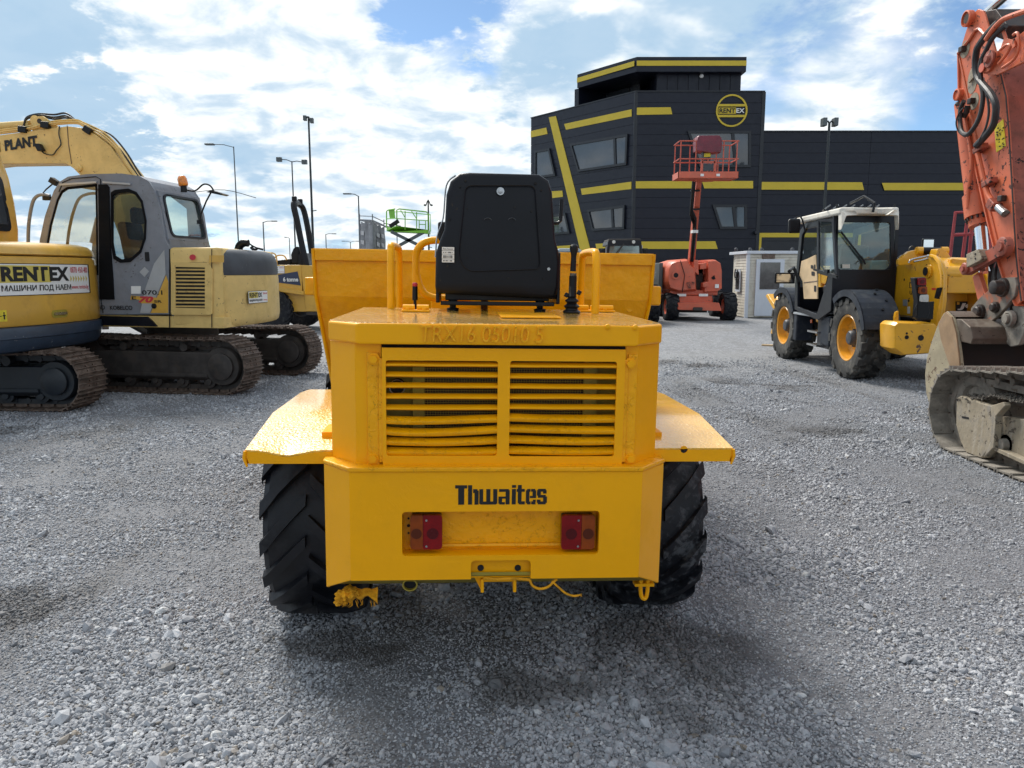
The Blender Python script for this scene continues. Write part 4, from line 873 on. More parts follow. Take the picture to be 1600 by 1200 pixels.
# label
l0, l1 = SC(581, 441, ys-.026), SC(634, 376, ys-.026); lb = dob('label', MB().box(l0.x, l1.x, ys-.0285, ys-.0235, l0.z, l1.z), M['white'], seat)
W_, H_ = l1.x-l0.x, l1.z-l0.z
t_ = text('label_print', 'Data Source', M['letter_black'], None, Vector((l0.x+W_*.08, ys-.0292, l0.z+H_*.84)), (1,0,0), (0,0,1), height=H_*.09, width=W_*.8, bold=.02, depth=.0003); t_.parent = lb
pm = MB(); rd = random.Random(8)
for zf in (.62, .07):
    x = l0.x+W_*.1
    while x < l1.x-W_*.15:
        ww = rd.uniform(.001, .004); pm.box(x, x+ww, ys-.0293, ys-.0287, l0.z+H_*zf, l0.z+H_*(zf+.07)); x += ww+rd.choice((.0008, .0008, .004))
dob('small_print', pm, M['letter_black'], lb, kind='stuff')
x = l0.x+W_*.1; rd = random.Random(5); bc = MB()
while x < l1.x-W_*.1: ww = rd.choice((.001,.002,.0028)); bc.box(x, x+ww, ys-.0293, ys-.0287, l0.z+H_*.28, l0.z+H_*.46); x += ww+rd.choice((.001,.002,.003))
dob('barcode', bc, M['letter_black'], lb, kind='stuff')
for f_ in (.22, .54, .78): dob('label_line', MB().box(l0.x, l1.x, ys-.0293, ys-.0287, l0.z+H_*f_-.0006, l0.z+H_*f_+.0006), M['letter_black'], lb)
# seat base and slider, side wings, cushion
s0, s1 = SC(575, 625, ys), SC(1068, 520, ys)
dob('seat_base', MB().box(s0.x, s1.x, ys-.005, ys+.02, s0.z, s0.z+.018).box(s0.x+.02, s1.x-.02, ys+.05, ys+.07, s0.z+.02, s1.z+.06), M['black'], seat, .004)
dob('slider_bar', MB().cyl((s0.x+.03, ys+.012, s0.z+.07), (s1.x-.03, ys+.012, s0.z+.07), .016, n=12).box(s0.x+.10, s0.x+.16, ys, ys+.02, s0.z+.05, s0.z+.085).box(s1.x-.17, s1.x-.11, ys, ys+.02, s0.z+.05, s0.z+.085), M['black_metal'], seat)
for s, x in ((-1, s0.x-.005), (1, s1.x+.008)):
    dob('seat_wing', MB().slab([Vector((x, ys-.01, s0.z+.01)), Vector((x, ys+.40, s0.z+.0)), Vector((x, ys+.42, s0.z+.10)), Vector((x, ys+.08, s0.z+.25)), Vector((x, ys+.0, s0.z+.24))], (s*.016, 0, 0)), M['black_metal'], seat, .006)
dob('cushion', MB().box(s0.x+.02, s1.x-.02, ys+.06, ys+.50, s0.z+.03, s0.z+.12), M['tail_hood'], seat, .03, seg=4)
dob('back_cushion', MB().slab([C_+(p-C_)*.92+Vector((0,.09,0)) for p in out], (0,.06,0)), M['tail_hood'], seat, .02)
for x in (628, 1003):
    q = SC(x, 640, ys+.05); dob('seat_foot', MB().lathe([(0,.026),(.010,.028),(.014,.014),(.03,.016),(.04,.022),(.046,.02)], (q.x, ys+.05, tz-.001), (0,0,1), 14), M['black'], seat)
q = SC(575, 300, ys+.12); dob('side_bolster', MB().box(q.x-.012, q.x+.06, ys+.10, ys+.17, q.z-.05, q.z+.035), M['tail_hood'], seat, .01)
dob('seat_piping', MB().tube(smooth_path([SC(640, 66, ys+.06), SC(600, 110, ys+.06), SC(586, 250, ys+.06), SC(560, 330, ys+.06), SC(553, 420, ys+.06)], 5), .004, 6), M['steel'], seat)
dob('armrest_bracket', MB().tube([SC(1040, 272, ys+.02), SC(1080, 272, ys+.02), SC(1092, 262, ys+.02), SC(1098, 170, ys+.02)], .0085, 10), M['black'], seat)
# levers
a, b = D(648.5, 484, 1.02), D(649, 445, 1.02); lv = dob('hand_lever', MB().cyl((a.x, 1.02, tz-.05), (a.x, 1.02, a.z+.05), .007, n=8).cyl((a.x, 1.02, a.z+.045), (a.x, 1.02, b.z-.005), .013, .012, n=12), M['black'])
dob('lever_cap', MB().lathe([(0,.012),(.012,.013),(.018,.009),(.019,0)], (a.x, 1.02, b.z-.008), (0,0,1), 12), M['red_print'], lv)
yg = .80; g = lambda x, y: D(480+x/2.759, 250+y/2.759, yg)
gl = dob('gear_lever', MB().tube([g(1143, 600), g(1146, 500)], .017, 12).tube([g(1146, 480), g(1149, 420)], [.013, .012], 12), M['black_metal'])
k0, k1 = g(1149, 425), g(1151, 362); ax = (k1-k0); Lk = ax.length
dob('knob', MB().lathe([(0,.011),(Lk*.3,.013),(Lk*.62,.019),(Lk*.85,.0185),(Lk*.97,.011),(Lk,0)], k0, ax, 18), M['black'], gl)
dob('worn_sleeve', MB().tube([g(1141, 592), g(1144, 545), g(1147, 488)], [.016, .0165, .0145], 12), mat('frayed_grey_tape', (.055,.053,.05), .8, var=.5, vs=40, bump=.8, bs=90, dirt=((.28,.27,.24), .8, 30)), gl)
bb = g(1140, 648); prof = []
for i in range(15): t = i/14; prof.append((t*.075, .036-.014*t+.006*math.sin(t*math.pi*6)))
dob('rubber_boot', MB().lathe(prof+[(.076, 0)], (bb.x, yg, tz-.002), (0,0,1), 22), M['black'], gl)
for p in ((1118, 582), (1172, 572)):
    q = g(*p); dob('cable_end', MB().obox(q, (.018, .016, .02), Matrix.Rotation(.5, 3, 'Y')), M['black'], gl, .003)
# --- fenders
def fender(s):
    ptn = (lambda a, b: a) if s < 0 else (lambda a, b: b)
    f0 = D(380, 703, .17) if s < 0 else D(1148, 700, .17); xo = abs(f0.x)+.0; zn = f0.z
    xi = .60; zc = 1.005
    top = MB()
    yN, yC, yF = .17, .60, 1.34; n = 10
    def P(u, y):     # u 0 inner .. 1 outer
        x = xi+(xo-xi)*u*(.98 if y < yC else .98+.06*(y-yC)); 
        z = zc if y >= yC else zn+(zc-zn)*(y-yN)/(yC-yN)
        if y > yC: z = zc-.02*(y-yC)
        if s < 0 and y < .34: z -= .020*math.exp(-((u-.52)/.22)**2)*(1-(y-yN)/.17)
        return Vector((s*x, y, z))
    rows = [yN, .20, .25, .34, .46, yC, .9, yF-.12, yF]; g_ = []
    for i, y in enumerate(rows):
        um = 1 if y < yF-.06 else .93
        g_.append([P(u*um, y) for u in np.linspace(0, 1, 9)])
    vs = [p for r in g_ for p in r]+[p-Vector((0,0,.006)) for r in g_ for p in r]; n9 = 9; K = len(rows)*n9; fs = []
    for i in range(len(rows)-1):
        for j in range(8): a = i*n9+j; fs += [(a, a+1, a+n9+1, a+n9), (a+K, a+n9+K, a+n9+1+K, a+1+K)]
    for j in range(8): fs += [(j, j+K, j+1+K, j+1), ((len(rows)-1)*n9+j, (len(rows)-1)*n9+j+1, (len(rows)-1)*n9+j+1+K, (len(rows)-1)*n9+j+K)]
    for i in range(len(rows)-1): fs += [(i*n9, (i+1)*n9, (i+1)*n9+K, i*n9+K), (i*n9+8, i*n9+8+K, (i+1)*n9+8+K, (i+1)*n9+8)]
    top.add(vs, fs); f_ = dob('fender', top, Yw, smooth=25)
    # rear lip following the dented edge, outer lip
    lipt = [P(u, yN)+Vector((0, -.001, -.0065)) for u in np.linspace(0, 1, 13)]; low = [Vector((p.x-(s*.012 if i == 12 else 0), p.y, zn-.052)) for i, p in enumerate(lipt)]
    hx = D(1069, 700, .17)
    outer_ = lipt+low[::-1]
    lipm = MB().holed(outer_, [[Vector((hx.x+math.cos(t)*.014, yN-.001, hx.z-.006+math.sin(t)*.014)) for t in np.linspace(0, 6.28, 14, endpoint=False)]] if s > 0 else [], (0, .006, 0)); dob('fender_lip', lipm, Yl, f_, bevel=.002)
    ol = MB()
    for a_, b_ in ((yN, yC), (yC, yF-.12)):
        p, q = P(1, a_), P(1, b_); ol.slab([p+Vector((s*.001,0,-.006)), q+Vector((s*.001,0,-.006)), q+Vector((s*.001,0,-.058)), p+Vector((s*.001,0,-.058))], (-s*.006, 0, 0))
    dob('fender_lip', ol, Yl, f_)
    dob('lip_corner', MB().tube([P(1, yN)+Vector((0,-.003,-.004)), P(1, yN)+Vector((s*.004,-.004,-.03)), P(1, yN)+Vector((-s*.006,-.003,-.062))], [.006,.006,.004], 8), Yl, f_)
    dob('fender_bracket', MB().box(min(s*.60, s*.66), max(s*.60, s*.66), .3, 1.0, .93, .985), Yl, f_)
fender(-1); fender(1)
# --- chassis, axles and wheels
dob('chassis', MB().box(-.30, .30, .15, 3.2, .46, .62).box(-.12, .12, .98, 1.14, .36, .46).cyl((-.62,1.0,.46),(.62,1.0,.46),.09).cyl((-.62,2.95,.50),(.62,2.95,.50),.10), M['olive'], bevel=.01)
tm = tyre_mesh(.485, .40, .26, n=17, lug=.038, sweep=.46, dt=.135)
for s in (-1, 1): make_wheel(dp, (s*.735-(.035 if s < 0 else -.008), .99, .478+s*.010), .485, .40, .26, M['rubber_wet'] if s < 0 else M['rubber_spot'], M['yellow'], M['yellow'], tm=tm, flip=s < 0, spin=.1)
tf = tyre_mesh(.57, .44, .30, n=18, lug=.038, sweep=.46, dt=.135)
for s in (-1, 1): make_wheel(dp, (s*.80, 2.95, .57), .57, .44, .30, M['rubber'], M['yellow'], M['yellow'], tm=tf, flip=s < 0)
# --- skip: thick hollow tub
Yr = 2.10                                    # local y of the rear wall
def K(px, py, y=Yr): return D(px, py, y)
tl, tr2 = K(490, 390), K(1021, 402); ml, mr = K(500, 462), K(1012, 470); ll, lr = K(524, 606), K(968, 560)
zT = (tl.z+tr2.z)/2; zM = (ml.z+mr.z)/2; hw = (tr2.x-tl.x)/2; cx = (tr2.x+tl.x)/2
pl_ = K(522, 608, Yr+.22); wl, zl_ = cx-pl_.x, pl_.z; zM = K(500, 463).z
secs = [(Yr, zT, hw), (Yr+.01, zM, hw*.992), (Yr+.22, zl_, wl), (Yr+1.25, zl_-.03, wl), (Yr+1.85, 1.42, hw*.97)]
t_ = .012
rw = MB().slab([Vector((cx-hw, Yr, zT)), Vector((cx+hw, Yr, zT)), Vector((cx+hw*.992, Yr+.01, zM)), Vector((cx-hw*.992, Yr+.01, zM))], (0, t_, 0))
rw.slab([Vector((cx-hw*.992, Yr+.01, zM)), Vector((cx+hw*.992, Yr+.01, zM)), Vector((cx+wl, Yr+.22, zl_)), Vector((cx-wl, Yr+.22, zl_))], (0, t_, .006))
sk = hold('skip', dp); dob('rear_wall', rw, M['skip'], sk, bevel=.006)
for s in (-1, 1):
    q = [Vector((cx+s*w_, y_, z_)) for y_, z_, w_ in secs]; m_ = MB()
    m_.add([*q, *[p+Vector((-s*t_, 0, 0)) for p in q], Vector((cx+s*hw*.99, Yr+1.6, 1.60)), Vector((cx+s*hw*.99-s*t_, Yr+1.6, 1.60))],
           [(0,1,10),(1,2,3),(1,3,10),(3,4,10),(5,11,6),(6,8,7),(6,11,8),(8,11,9),(0,10,11,5),(4,9,11,10)]); dob('side_wall', m_, M['skip'], sk)
    y0 = Yr
    dob('corner_post', MB().tube([Vector((cx+s*(hw+.002), Yr-.008, zT+.012)), Vector((cx+s*hw*.993, Yr-.0, zM)), Vector((cx+s*wl, Yr+.21, zl_))], .011, 8), M['skip'], sk)
dob('floor', MB().slab([Vector((cx-wl, Yr+.22, zl_)), Vector((cx+wl, Yr+.22, zl_)), Vector((cx+wl, Yr+1.25, zl_-.03)), Vector((cx-wl, Yr+1.25, zl_-.03))], (0,0,.012)).slab([Vector((cx-wl, Yr+1.25, zl_-.03)), Vector((cx+wl, Yr+1.25, zl_-.03)), Vector((cx+hw*.97, Yr+1.85, 1.42)), Vector((cx-hw*.97, Yr+1.85, 1.42))], (0,0,.012)), M['skip'], sk)
rimb = K(760, 411).z
dob('rear_rim', MB().box(cx-hw+.008, cx+hw-.008, Yr-.016, Yr-.001, rimb, zT+.002).cyl((cx-hw, Yr-.004, zT+.004), (cx+hw, Yr-.004, zT+.004), .012, n=8), M['skip'], sk, .005)
for a_, b_ in (((474, 433), (499, 462)), ((1013, 447), (1034, 478))):
    a, b = K(*a_), K(*b_); dob('side_lug', MB().box(a.x, b.x, Yr+.02, Yr+.20, b.z, a.z), M['skip'], sk, .012)
c = K(985, 484); dob('lug_bolt', MB().cyl((c.x, Yr+.03, c.z), (c.x, Yr+.07, c.z), .018, n=10), M['skip'], sk, .003)
# rag and rope hanging under the counterweight
r0 = DM @ D(552, 928, .10)
rg = MB(); 
def lump(c, sx, sy, sz, seed, nz=.25):
    m_ = MB(); bm = bmesh.new(); bmesh.ops.create_icosphere(bm, subdivisions=4, radius=1)
    for v_ in bm.verts:
        k = 1+nz*mnoise.noise(v_.co*2.0+Vector((seed,0,0)))*1.2+nz*.5*mnoise.noise(v_.co*6+Vector((seed,3,0))); v_.co = Vector((v_.co.x*sx*k, v_.co.y*sy*k, v_.co.z*sz*k))
    m_.add([c+v_.co for v_ in bm.verts], [[v_.index for v_ in f.verts] for f in bm.faces]); bm.free(); return m_
for (dx, dz, sx, sz, sd_) in ((-.030, -.006, .030, .026, 1), (-.044, -.022, .022, .020, 4), (-.012, .006, .026, .020, 7)):
    k = lump(r0+Vector((dx, 0, dz)), sx, .028, sz, sd_, .45); rg.add(k.v, k.f)
tail_pts = []
g2 = []
for i in range(9):
    u_ = i/8; g2.append([r0+Vector((-.005+u_*.095, .004*math.sin(u_*9+j)+.01*math.sin(j*1.3), .022-.002*j*0+(-.058-.02*math.sin(u_*7))*(j/5)*(.45+.55*u_)+.004*math.sin(u_*14))) for j in range(6)])
rg.add([p for r in g2 for p in r], [(i*6+j, i*6+j+1, (i+1)*6+j+1, (i+1)*6+j) for i in range(8) for j in range(5)])
for i in range(16):
    a = r0+Vector((-.05+.13*random.random(), -.012+.03*random.random(), -.025)); rg.tube([a, a+Vector((random.uniform(-.006,.006), 0, -.015)), a+Vector((random.uniform(-.012,.012), 0, -random.uniform(.018,.03)))], [.0016,.0012,.0006], 4)
tag(obj('rag', rg, M['rag'], bevel=0), 'frayed yellow rag knotted under the left corner of the rear counterweight', 'rag')
rp = MB(); base = [DM @ D(*p) for p in ((756,903,.025),(775,905,.02),(800,904,.022),(828,906,.015))]
path = smooth_path(base, 8)
for ph in (0, 2.1, 4.2): rp.tube([p+Vector((0, math.cos(i*1.1+ph)*.003, math.sin(i*1.1+ph)*.003)) for i, p in enumerate(path)], .0032, 6)
rp.tube(smooth_path([DM @ D(*p) for p in ((828,906,.015),(832,915,.01),(843,920,.01),(856,917,.01),(866,908,.015),(870,905,.02))], 6), .0048, 8)
rp.tube(smooth_path([DM @ D(*p) for p in ((862,908,.015),(872,917,.01),(884,927,.01),(896,931,.008),(905,930,.008))], 6), [.0042]*24+[.003], 8)
for k in range(3): a = DM @ D(904, 930, .008); rp.tube([a, a+Vector((.006, 0, -.002+.003*k)), a+Vector((.012, 0, -.005+.005*k))], .0012, 5)
tag(obj('rope', rp, M['rag']), 'twisted yellow cord tied under the tow bracket with a loose looped end', 'rope')
# ================================================================ helpers for curved bodies
def plan_loft(plan, levels, c=None):
    """plan outline (x,y) swept through levels (z, inset)"""
    P = [Vector((p[0], p[1], 0)) for p in plan]; c = c or sum(P, Vector())/len(P); rings = []
    for z, ins in levels:
        r = []
        for i, p in enumerate(P):
            a, b = P[i-1], P[(i+1) % len(P)]; t = (b-a).normalized(); n = Vector((t.y, -t.x, 0))
            if n.dot(p-c) < 0: n = -n
            r.append(p-n*ins+Vector((0, 0, z)))
        rings.append(r)
    return MB().loft(rings)
class Curve2:
    """vertical wall following a plan polyline: (distance along, outwards, z) -> world"""
    def __init__(s, pts, out):
        s.P = [Vector((p[0], p[1], 0)) for p in pts]; s.L = [0]
        for i in range(1, len(s.P)): s.L.append(s.L[-1]+(s.P[i]-s.P[i-1]).length)
        s.out = out
    def at(s, d, o, z):
        k = 0
        while k < len(s.L)-2 and d > s.L[k+1]: k += 1
        t = (s.P[k+1]-s.P[k]).normalized(); n = Vector((t.y, -t.x, 0))
        if n.dot(s.out) < 0: n = -n
        return s.P[k]+t*(d-s.L[k])+n*o+Vector((0, 0, z))
    def find(s, px, py):
        for k in range(len(s.P)-1):
            t = (s.P[k+1]-s.P[k]).normalized(); n = Vector((t.y, -t.x, 0)); q = hit(px, py, s.P[k], n); d = (q-s.P[k]).dot(t)
            if (d >= 0 or k == 0) and (d <= s.L[k+1]-s.L[k] or k == len(s.P)-2): return s.L[k]+d, q.z
    def wrap(s, o, parent):
        inv = inv_root(parent)
        for v in o.data.vertices: v.co = inv @ s.at(v.co.x, -v.co.y, v.co.z)
        o.parent = parent; o.data.update(); return o
    def plate(s, name, p0, p1, mt, parent, o=.004, t=.004, n=8):
        m = MB()
        for i in range(n):
            a, b = p0[0]+(p1[0]-p0[0])*i/n, p0[0]+(p1[0]-p0[0])*(i+1)/n; m.box(a, b, -(o+t), -o, p0[1], p1[1])
        ob = obj(name, m, mt, None); return s.wrap(ob, parent)
def ftext(name, s, mt, parent, cur, p0, p1, o=.010, **k):
    t = text(name, s, mt, None, (p0[0], -o, p0[1]), (1,0,0), (0,0,1), height=p1[1]-p0[1], width=p1[0]-p0[0], depth=.001, **k); return cur.wrap(t, parent)
def rentex_plane(parent, o, ux, uz, W, H, full=True):
    """flat advertising sticker: white board, yellow field, lettering"""
    o, ux, uz = Vector(o), Vector(ux).normalized(), Vector(uz); n = ux.cross(uz).normalized()
    def q(a, b, c, d, off, mt, nm, par):
        P = [o+ux*W*a+uz*H*b, o+ux*W*c+uz*H*b, o+ux*W*c+uz*H*d, o+ux*W*a+uz*H*d]; return obj(nm, MB().slab([p+n*off for p in P], n*.002), mt, par)
    bd = q(-.01, -.03, 1.01, 1.03, 0, M['letter_black'], 'sticker', parent); q(0, 0, 1, 1, .0022, M['white'], 'sticker_board', bd); q(.02, .42, .48, .95, .0044, M['gold_print'], 'sticker_field', bd)
    text('lettering', 'RENT', M['letter_black'], bd, o+ux*W*.04+uz*H*.48+n*.007, ux, uz, H*.40, W*.43, .03, .001)
    text('lettering', 'EX', M['letter_black'], bd, o+ux*W*.50+uz*H*.48+n*.007, ux, uz, H*.40, W*.20, .03, .001)
    text('lettering', 'МАШИНИ ПОД НАЕМ', M['letter_black'], bd, o+ux*W*.04+uz*H*.10+n*.007, ux, uz, H*.22, W*.66, .02, .001)
    text('lettering', '0878 450 400', M['red_print'], bd, o+ux*W*.75+uz*H*.70+n*.007, ux, uz, H*.16, W*.22, .0, .001)
    text('lettering', 'www.rentex.bg', M['red_print'], bd, o+ux*W*.75+uz*H*.12+n*.007, ux, uz, H*.16, W*.22, .0, .001)
    return bd
# ================================================================ EXCAVATOR at the left edge (mustard, seen from its tail)
ea = thing('excavator', 'mustard excavator tail with dark blue bumper band and white advertising board at left edge', 'excavator', (-6.6, 9.1, 0))
back = [(-5.62,8.1),(-5.50,8.5),(-5.40,8.85),(-5.345,9.2),(-5.32,9.6),(-5.335,9.9),(-5.40,10.1),(-5.58,10.3)]
planA = [(-8.6,10.4),(-8.6,7.85),(-6.0,7.85),(-5.78,7.92)]+back+[(-5.85,10.4)]
obj('counterweight', plan_loft(planA, [(1.0,.015),(1.02,0),(1.2,.0),(1.5,.0),(1.755,.010),(1.775,.03)]), M['gA'], ea, smooth=40)
obj('engine_lid', plan_loft(planA, [(1.785,.035),(1.80,.012),(1.86,.03),(1.91,.09),(1.94,.20)]), M['gA'], ea, smooth=60)
obj('lid_seam', plan_loft(planA, [(1.76,.045),(1.80,.045)]), M['hole'], ea)
obj('bumper_band', plan_loft(planA, [(.70,.10),(.72,.05),(.78,.012),(.858,-.002),(.866,-.018),(.955,-.022),(.985,-.012),(.995,.012)]), M['blueA'], ea, smooth=30)
CA = Curve2(back, Vector((1,-.3,0)))
b0 = CA.find(-3, 462); b1 = CA.find(138.5, 457); t1 = CA.find(138.5, 412); bz0, bz1 = 1.335, 1.70
z_lo = CA.find(60, 460)[1]; z_hi = CA.find(60, 413)[1]
def BA(px, f): return (CA.find(px, 440)[0], z_lo+(z_hi-z_lo)*f)
bd = CA.plate('advert_board', (BA(-6,0)[0], z_lo-.008), (BA(139.5,0)[0], z_hi+.008), M['letter_black'], ea, .003, .003, 10)
CA.plate('board_face', BA(-4, 0), BA(137.5, 1), M['white'], bd, .0065, .002, 10)
CA.plate('board_field', BA(-3, .40), BA(79, .96), M['gold_print'], bd, .009, .001, 8)
ftext('lettering', 'RENT', M['letter_black'], bd, CA, BA(1, .44), BA(75, .92), .0115, bold=.045)
ftext('lettering', 'EX', M['letter_black'], bd, CA, BA(77, .44), BA(107, .92), .0115, bold=.045)
ftext('lettering', 'МАШИНИ ПОД НАЕМ', M['letter_black'], bd, CA, BA(0, .09), BA(109, .32), .0115, bold=.02)
ftext('lettering', '0878 450 400', M['red_print'], bd, CA, BA(110, .72), BA(136, .92), .0115, bold=.0)
ftext('lettering', 'www.rentex.bg', M['red_print'], bd, CA, BA(110, .10), BA(136, .30), .0115, bold=.0)
for i in range(7):
    a = BA(109+i*4, .42)[0]; o_ = obj('arrow_print', MB().slab([Vector((a, -.0115, z_lo+(z_hi-z_lo)*.40)), Vector((a+.030, -.0115, z_lo+(z_hi-z_lo)*.51)), Vector((a, -.0115, z_lo+(z_hi-z_lo)*.62))], (0,-.001,0)), M['gold_print'], None); CA.wrap(o_, bd)
hs = CA.find(93, 490)
hd_ = obj('door_handle', MB().slab(rounded([Vector((hs[0]-.13, -.004, hs[1]-.045)), Vector((hs[0]+.13, -.004, hs[1]-.045)), Vector((hs[0]+.13, -.004, hs[1]+.045)), Vector((hs[0]-.13, -.004, hs[1]+.045))], .045), (0,-.003,0)), M['olive'], None); CA.wrap(hd_, ea)
h2_ = obj('latch', MB().box(hs[0]-.10, hs[0]+.10, -.025, -.008, hs[1]-.012, hs[1]+.018), M['steel'], None); CA.wrap(h2_, hd_)
st = CA.plate('warning_sticker', CA.find(-2, 503), (CA.find(11, 500)[0], CA.find(-2, 485)[1]), M['yelldecal'], ea, .003, .002, 2)
a = CA.find(6, 494); pm = obj('person_symbol', MB().box(a[0]-.008, a[0]+.008, -.007, -.0055, a[1]-.035, a[1]+.02).box(a[0]-.018, a[0]+.018, -.007, -.0055, a[1]+.0, a[1]+.012).box(a[0]-.008, a[0]+.008, -.007, -.0055, a[1]+.026, a[1]+.042).box(a[0]-.09, a[0]-.03, -.007, -.0055, a[1]-.003, a[1]+.005), M['letter_black'], None); CA.wrap(pm, st)
# cab
cpl = [(-8.0,9.4),(-8.0,7.95),(-6.0,7.95),(-5.86,8.1),(-5.84,9.2),(-5.95,9.4)]
cab = hold('cab', ea)
zc_ = [1.94, 2.3, 2.7, 3.0, 3.12]
obj('cab_shell', plan_loft(cpl, [(1.90,.0),(2.1,-.02),(2.4,.0),(2.7,.06),(2.95,.16),(3.06,.32)]), M['gA'], cab, smooth=50)
obj('cab_window', MB().slab([Vector((-5.82, 8.2, 2.14)), Vector((-5.82, 9.02, 2.14)), Vector((-5.875, 9.02, 2.62)), Vector((-5.875, 8.2, 2.62))], (-.015,0,0)).xf(Matrix.Translation((.015,0,0))), M['winglass'], cab)
obj('window_seal', MB().holed(rounded([Vector((-5.81,8.12,2.06)), Vector((-5.81,9.10,2.06)), Vector((-5.875,9.10,2.70)), Vector((-5.875,8.12,2.70))], .1), [rounded([Vector((-5.81,8.2,2.14)), Vector((-5.81,9.02,2.14)), Vector((-5.865,9.02,2.62)), Vector((-5.865,8.2,2.62))], .08)], (-.02,0,0)), M['jcbblack'], cab)
obj('turntable', MB().cyl((-7.0,9.1,.45),(-7.0,9.1,.72),.62,n=32).box(-7.7,-6.2,8.8,10.0,.30,.52), M['gA_under'], ea)
make_track(ea, Vector((-6.32, 9.04, 0))-Vector((-6.6,9.1,0)), R(-4), 2.85, .72, .52, 38, M['trackbrown'], M['gA_under'])
make_track(ea, Vector((-6.32, 10.75, 0))-Vector((-6.6,9.1,0)), R(-4), 2.85, .72, .52, 38, M['trackbrown'], M['gA_under'])

# ================================================================ EXCAVATOR with grey cab (cream bodywork)
TH = R(-8); ku = Vector((math.cos(TH), math.sin(TH), 0)); kn = Vector((-math.sin(TH), math.cos(TH), 0)); kp0 = Vector((-3.85, 9.88, 0))
def KP(px, py, off=0.0): return hit(px, py, kp0+kn*off, kn)
kb = thing('excavator', 'cream excavator with scuffed grey cab, raised bent boom and rusty tracks', 'excavator', (-4.9, 11.0, 0))
# near cab side: plate with door window and rear side window
side = [(56,492),(58,430),(62,375),(70,338),(84,298),(93,284),(106,276),(135,272),(190,271),(218,275),(232,283),(241,297),(250,327),(258,375),(264,388),(264,491)]
dwin = [(73,430),(72,382),(77,352),(88,312),(95,298),(104,292),(152,287),(153,340),(154,430)]
rwin = [(174,303),(180,299),(200,297),(212,302),(221,315),(227,345),(226,372),(219,393),(203,407),(188,408),(178,402),(174,380)]
def KL(lst, off=0.0): return [KP(a, b, off) for a, b in lst]
cabk = hold('cab', kb)
obj('cab_side', MB().holed(KL(side), [KL(dwin), KL(rwin)], kn*.05), M['cabgrey'], cabk, .012)
def inner(lst, k):
    c = (sum(a for a, b in lst)/len(lst), sum(b for a, b in lst)/len(lst)); return [(c[0]+(a-c[0])*k, c[1]+(b-c[1])*k) for a, b in lst]
obj('window_seal', MB().holed(KL(inner(rwin, 1.045), -.012), [KL(inner(rwin, .95), -.012)], kn*.03), M['seal'], cabk)
obj('door_seal', MB().holed(KL(inner(dwin, 1.0), .012), [KL(inner(dwin, .93), .012)], kn*.03), M['seal'], cabk)
obj('side_pane', MB().slab(KL(rwin, .02), kn*.006), M['glass_dark'], cabk); obj('door_pane', MB().slab(KL(dwin, .02), kn*.006), M['glass'], cabk)
obj('door_lower', MB().slab(KL([(73,430),(154,430),(156,470),(73,470)], .01), kn*.012), M['glass_dark'], cabk)
obj('door_pillar', MB().slab(KL([(153,288),(166,288),(170,292),(172,380),(176,430),(178,468),(155,468)], -.016), kn*.02), M['seal'], cabk, .004)
obj('door_gap', MB().tube(KL([(92,300),(98,285),(112,279),(150,276),(157,280),(158,470),(161,489)], -.004), .006, 5), M['hole'], cabk)
obj('roof_trim', MB().slab(KL([(92,287),(150,283),(150,286),(93,290)], -.02), kn*.016), M['silver'], cabk); obj('roof_trim', MB().slab(KL([(160,283),(203,286),(203,289),(160,286)], -.02), kn*.016), M['silver'], cabk)
# far side, roof, rear face, floor
fs = KL(side); fs = [p+kn*1.02 for p in fs]; fd_ = [p+kn*1.02 for p in KL([(74,470),(73,382),(90,305),(104,292),(152,287),(190,292),(222,316),(228,400),(220,470)])]
obj('far_side', MB().holed(fs, [fd_], kn*.04), M['cabgrey'], cabk)
rp_ = [KP(a, b) for a, b in ((70,338),(84,298),(93,284),(106,276),(135,272),(190,271),(218,275),(232,283),(241,297))]; rfm = MB()
for i in range(2, len(rp_)-1):
    a, b = rp_[i], rp_[i+1]; rfm.slab([a+kn*.04, b+kn*.04, b+kn*1.04, a+kn*1.04], Vector((0,0,-.04)))
obj('cab_roof', rfm, M['cabgrey'], cabk)
re = [KP(241,297), KP(250,327), KP(258,375), KP(264,388)]
o_ = [re[0]+kn*.04, re[2]+kn*.04, re[2]+kn*1.02, re[0]+kn*1.02]; c_ = sum(o_, Vector())/4
hole_ = [c_+(p-c_)*.84+Vector((0,0,.0)) for p in o_]; rn = (o_[1]-o_[0]).cross(kn).normalized()
rn = rn if rn.dot(ku) > 0 else -rn
obj('cab_rear', MB().holed(o_, [rounded(hole_, .08)], rn*.03), M['cabgrey'], cabk, .006); obj('rear_pane', MB().slab([p+rn*.012 for p in hole_], rn*.006), M['glass_green'], cabk)
obj('rear_seal', MB().holed(rounded([c_+(p-c_)*.88+rn*.032 for p in o_], .1), [rounded([c_+(p-c_)*.80+rn*.032 for p in o_], .08)], rn*.012), M['jcbblack'], cabk)
obj('cab_lower_rear', MB().slab([re[2]+kn*.05, re[2]+kn*1.02, re[2]+kn*1.02-Vector((0,0,1.0)), re[2]+kn*.05-Vector((0,0,1.0))], rn*.03), M['cabgrey'], cabk)
fr0 = KP(60,430)
obj('front_pillar', MB().tube([KP(63,375)+kn*1.0, KP(72,335)+kn*1.0, KP(93,285)+kn*1.0], .035, 8), M['cabgrey'], cabk)
obj('front_pane', MB().slab([KP(62,375)+kn*.06, KP(93,286)+kn*.06, KP(93,286)+kn*.98, KP(62,375)+kn*.98], ku*.006), M['glass'], cabk)
obj('cab_floor', MB().slab([KP(60,488)+kn*.06, KP(262,488)+kn*.06, KP(262,488)+kn*1.0, KP(60,488)+kn*1.0], (0,0,.05)), M['jcbblack'], cabk)
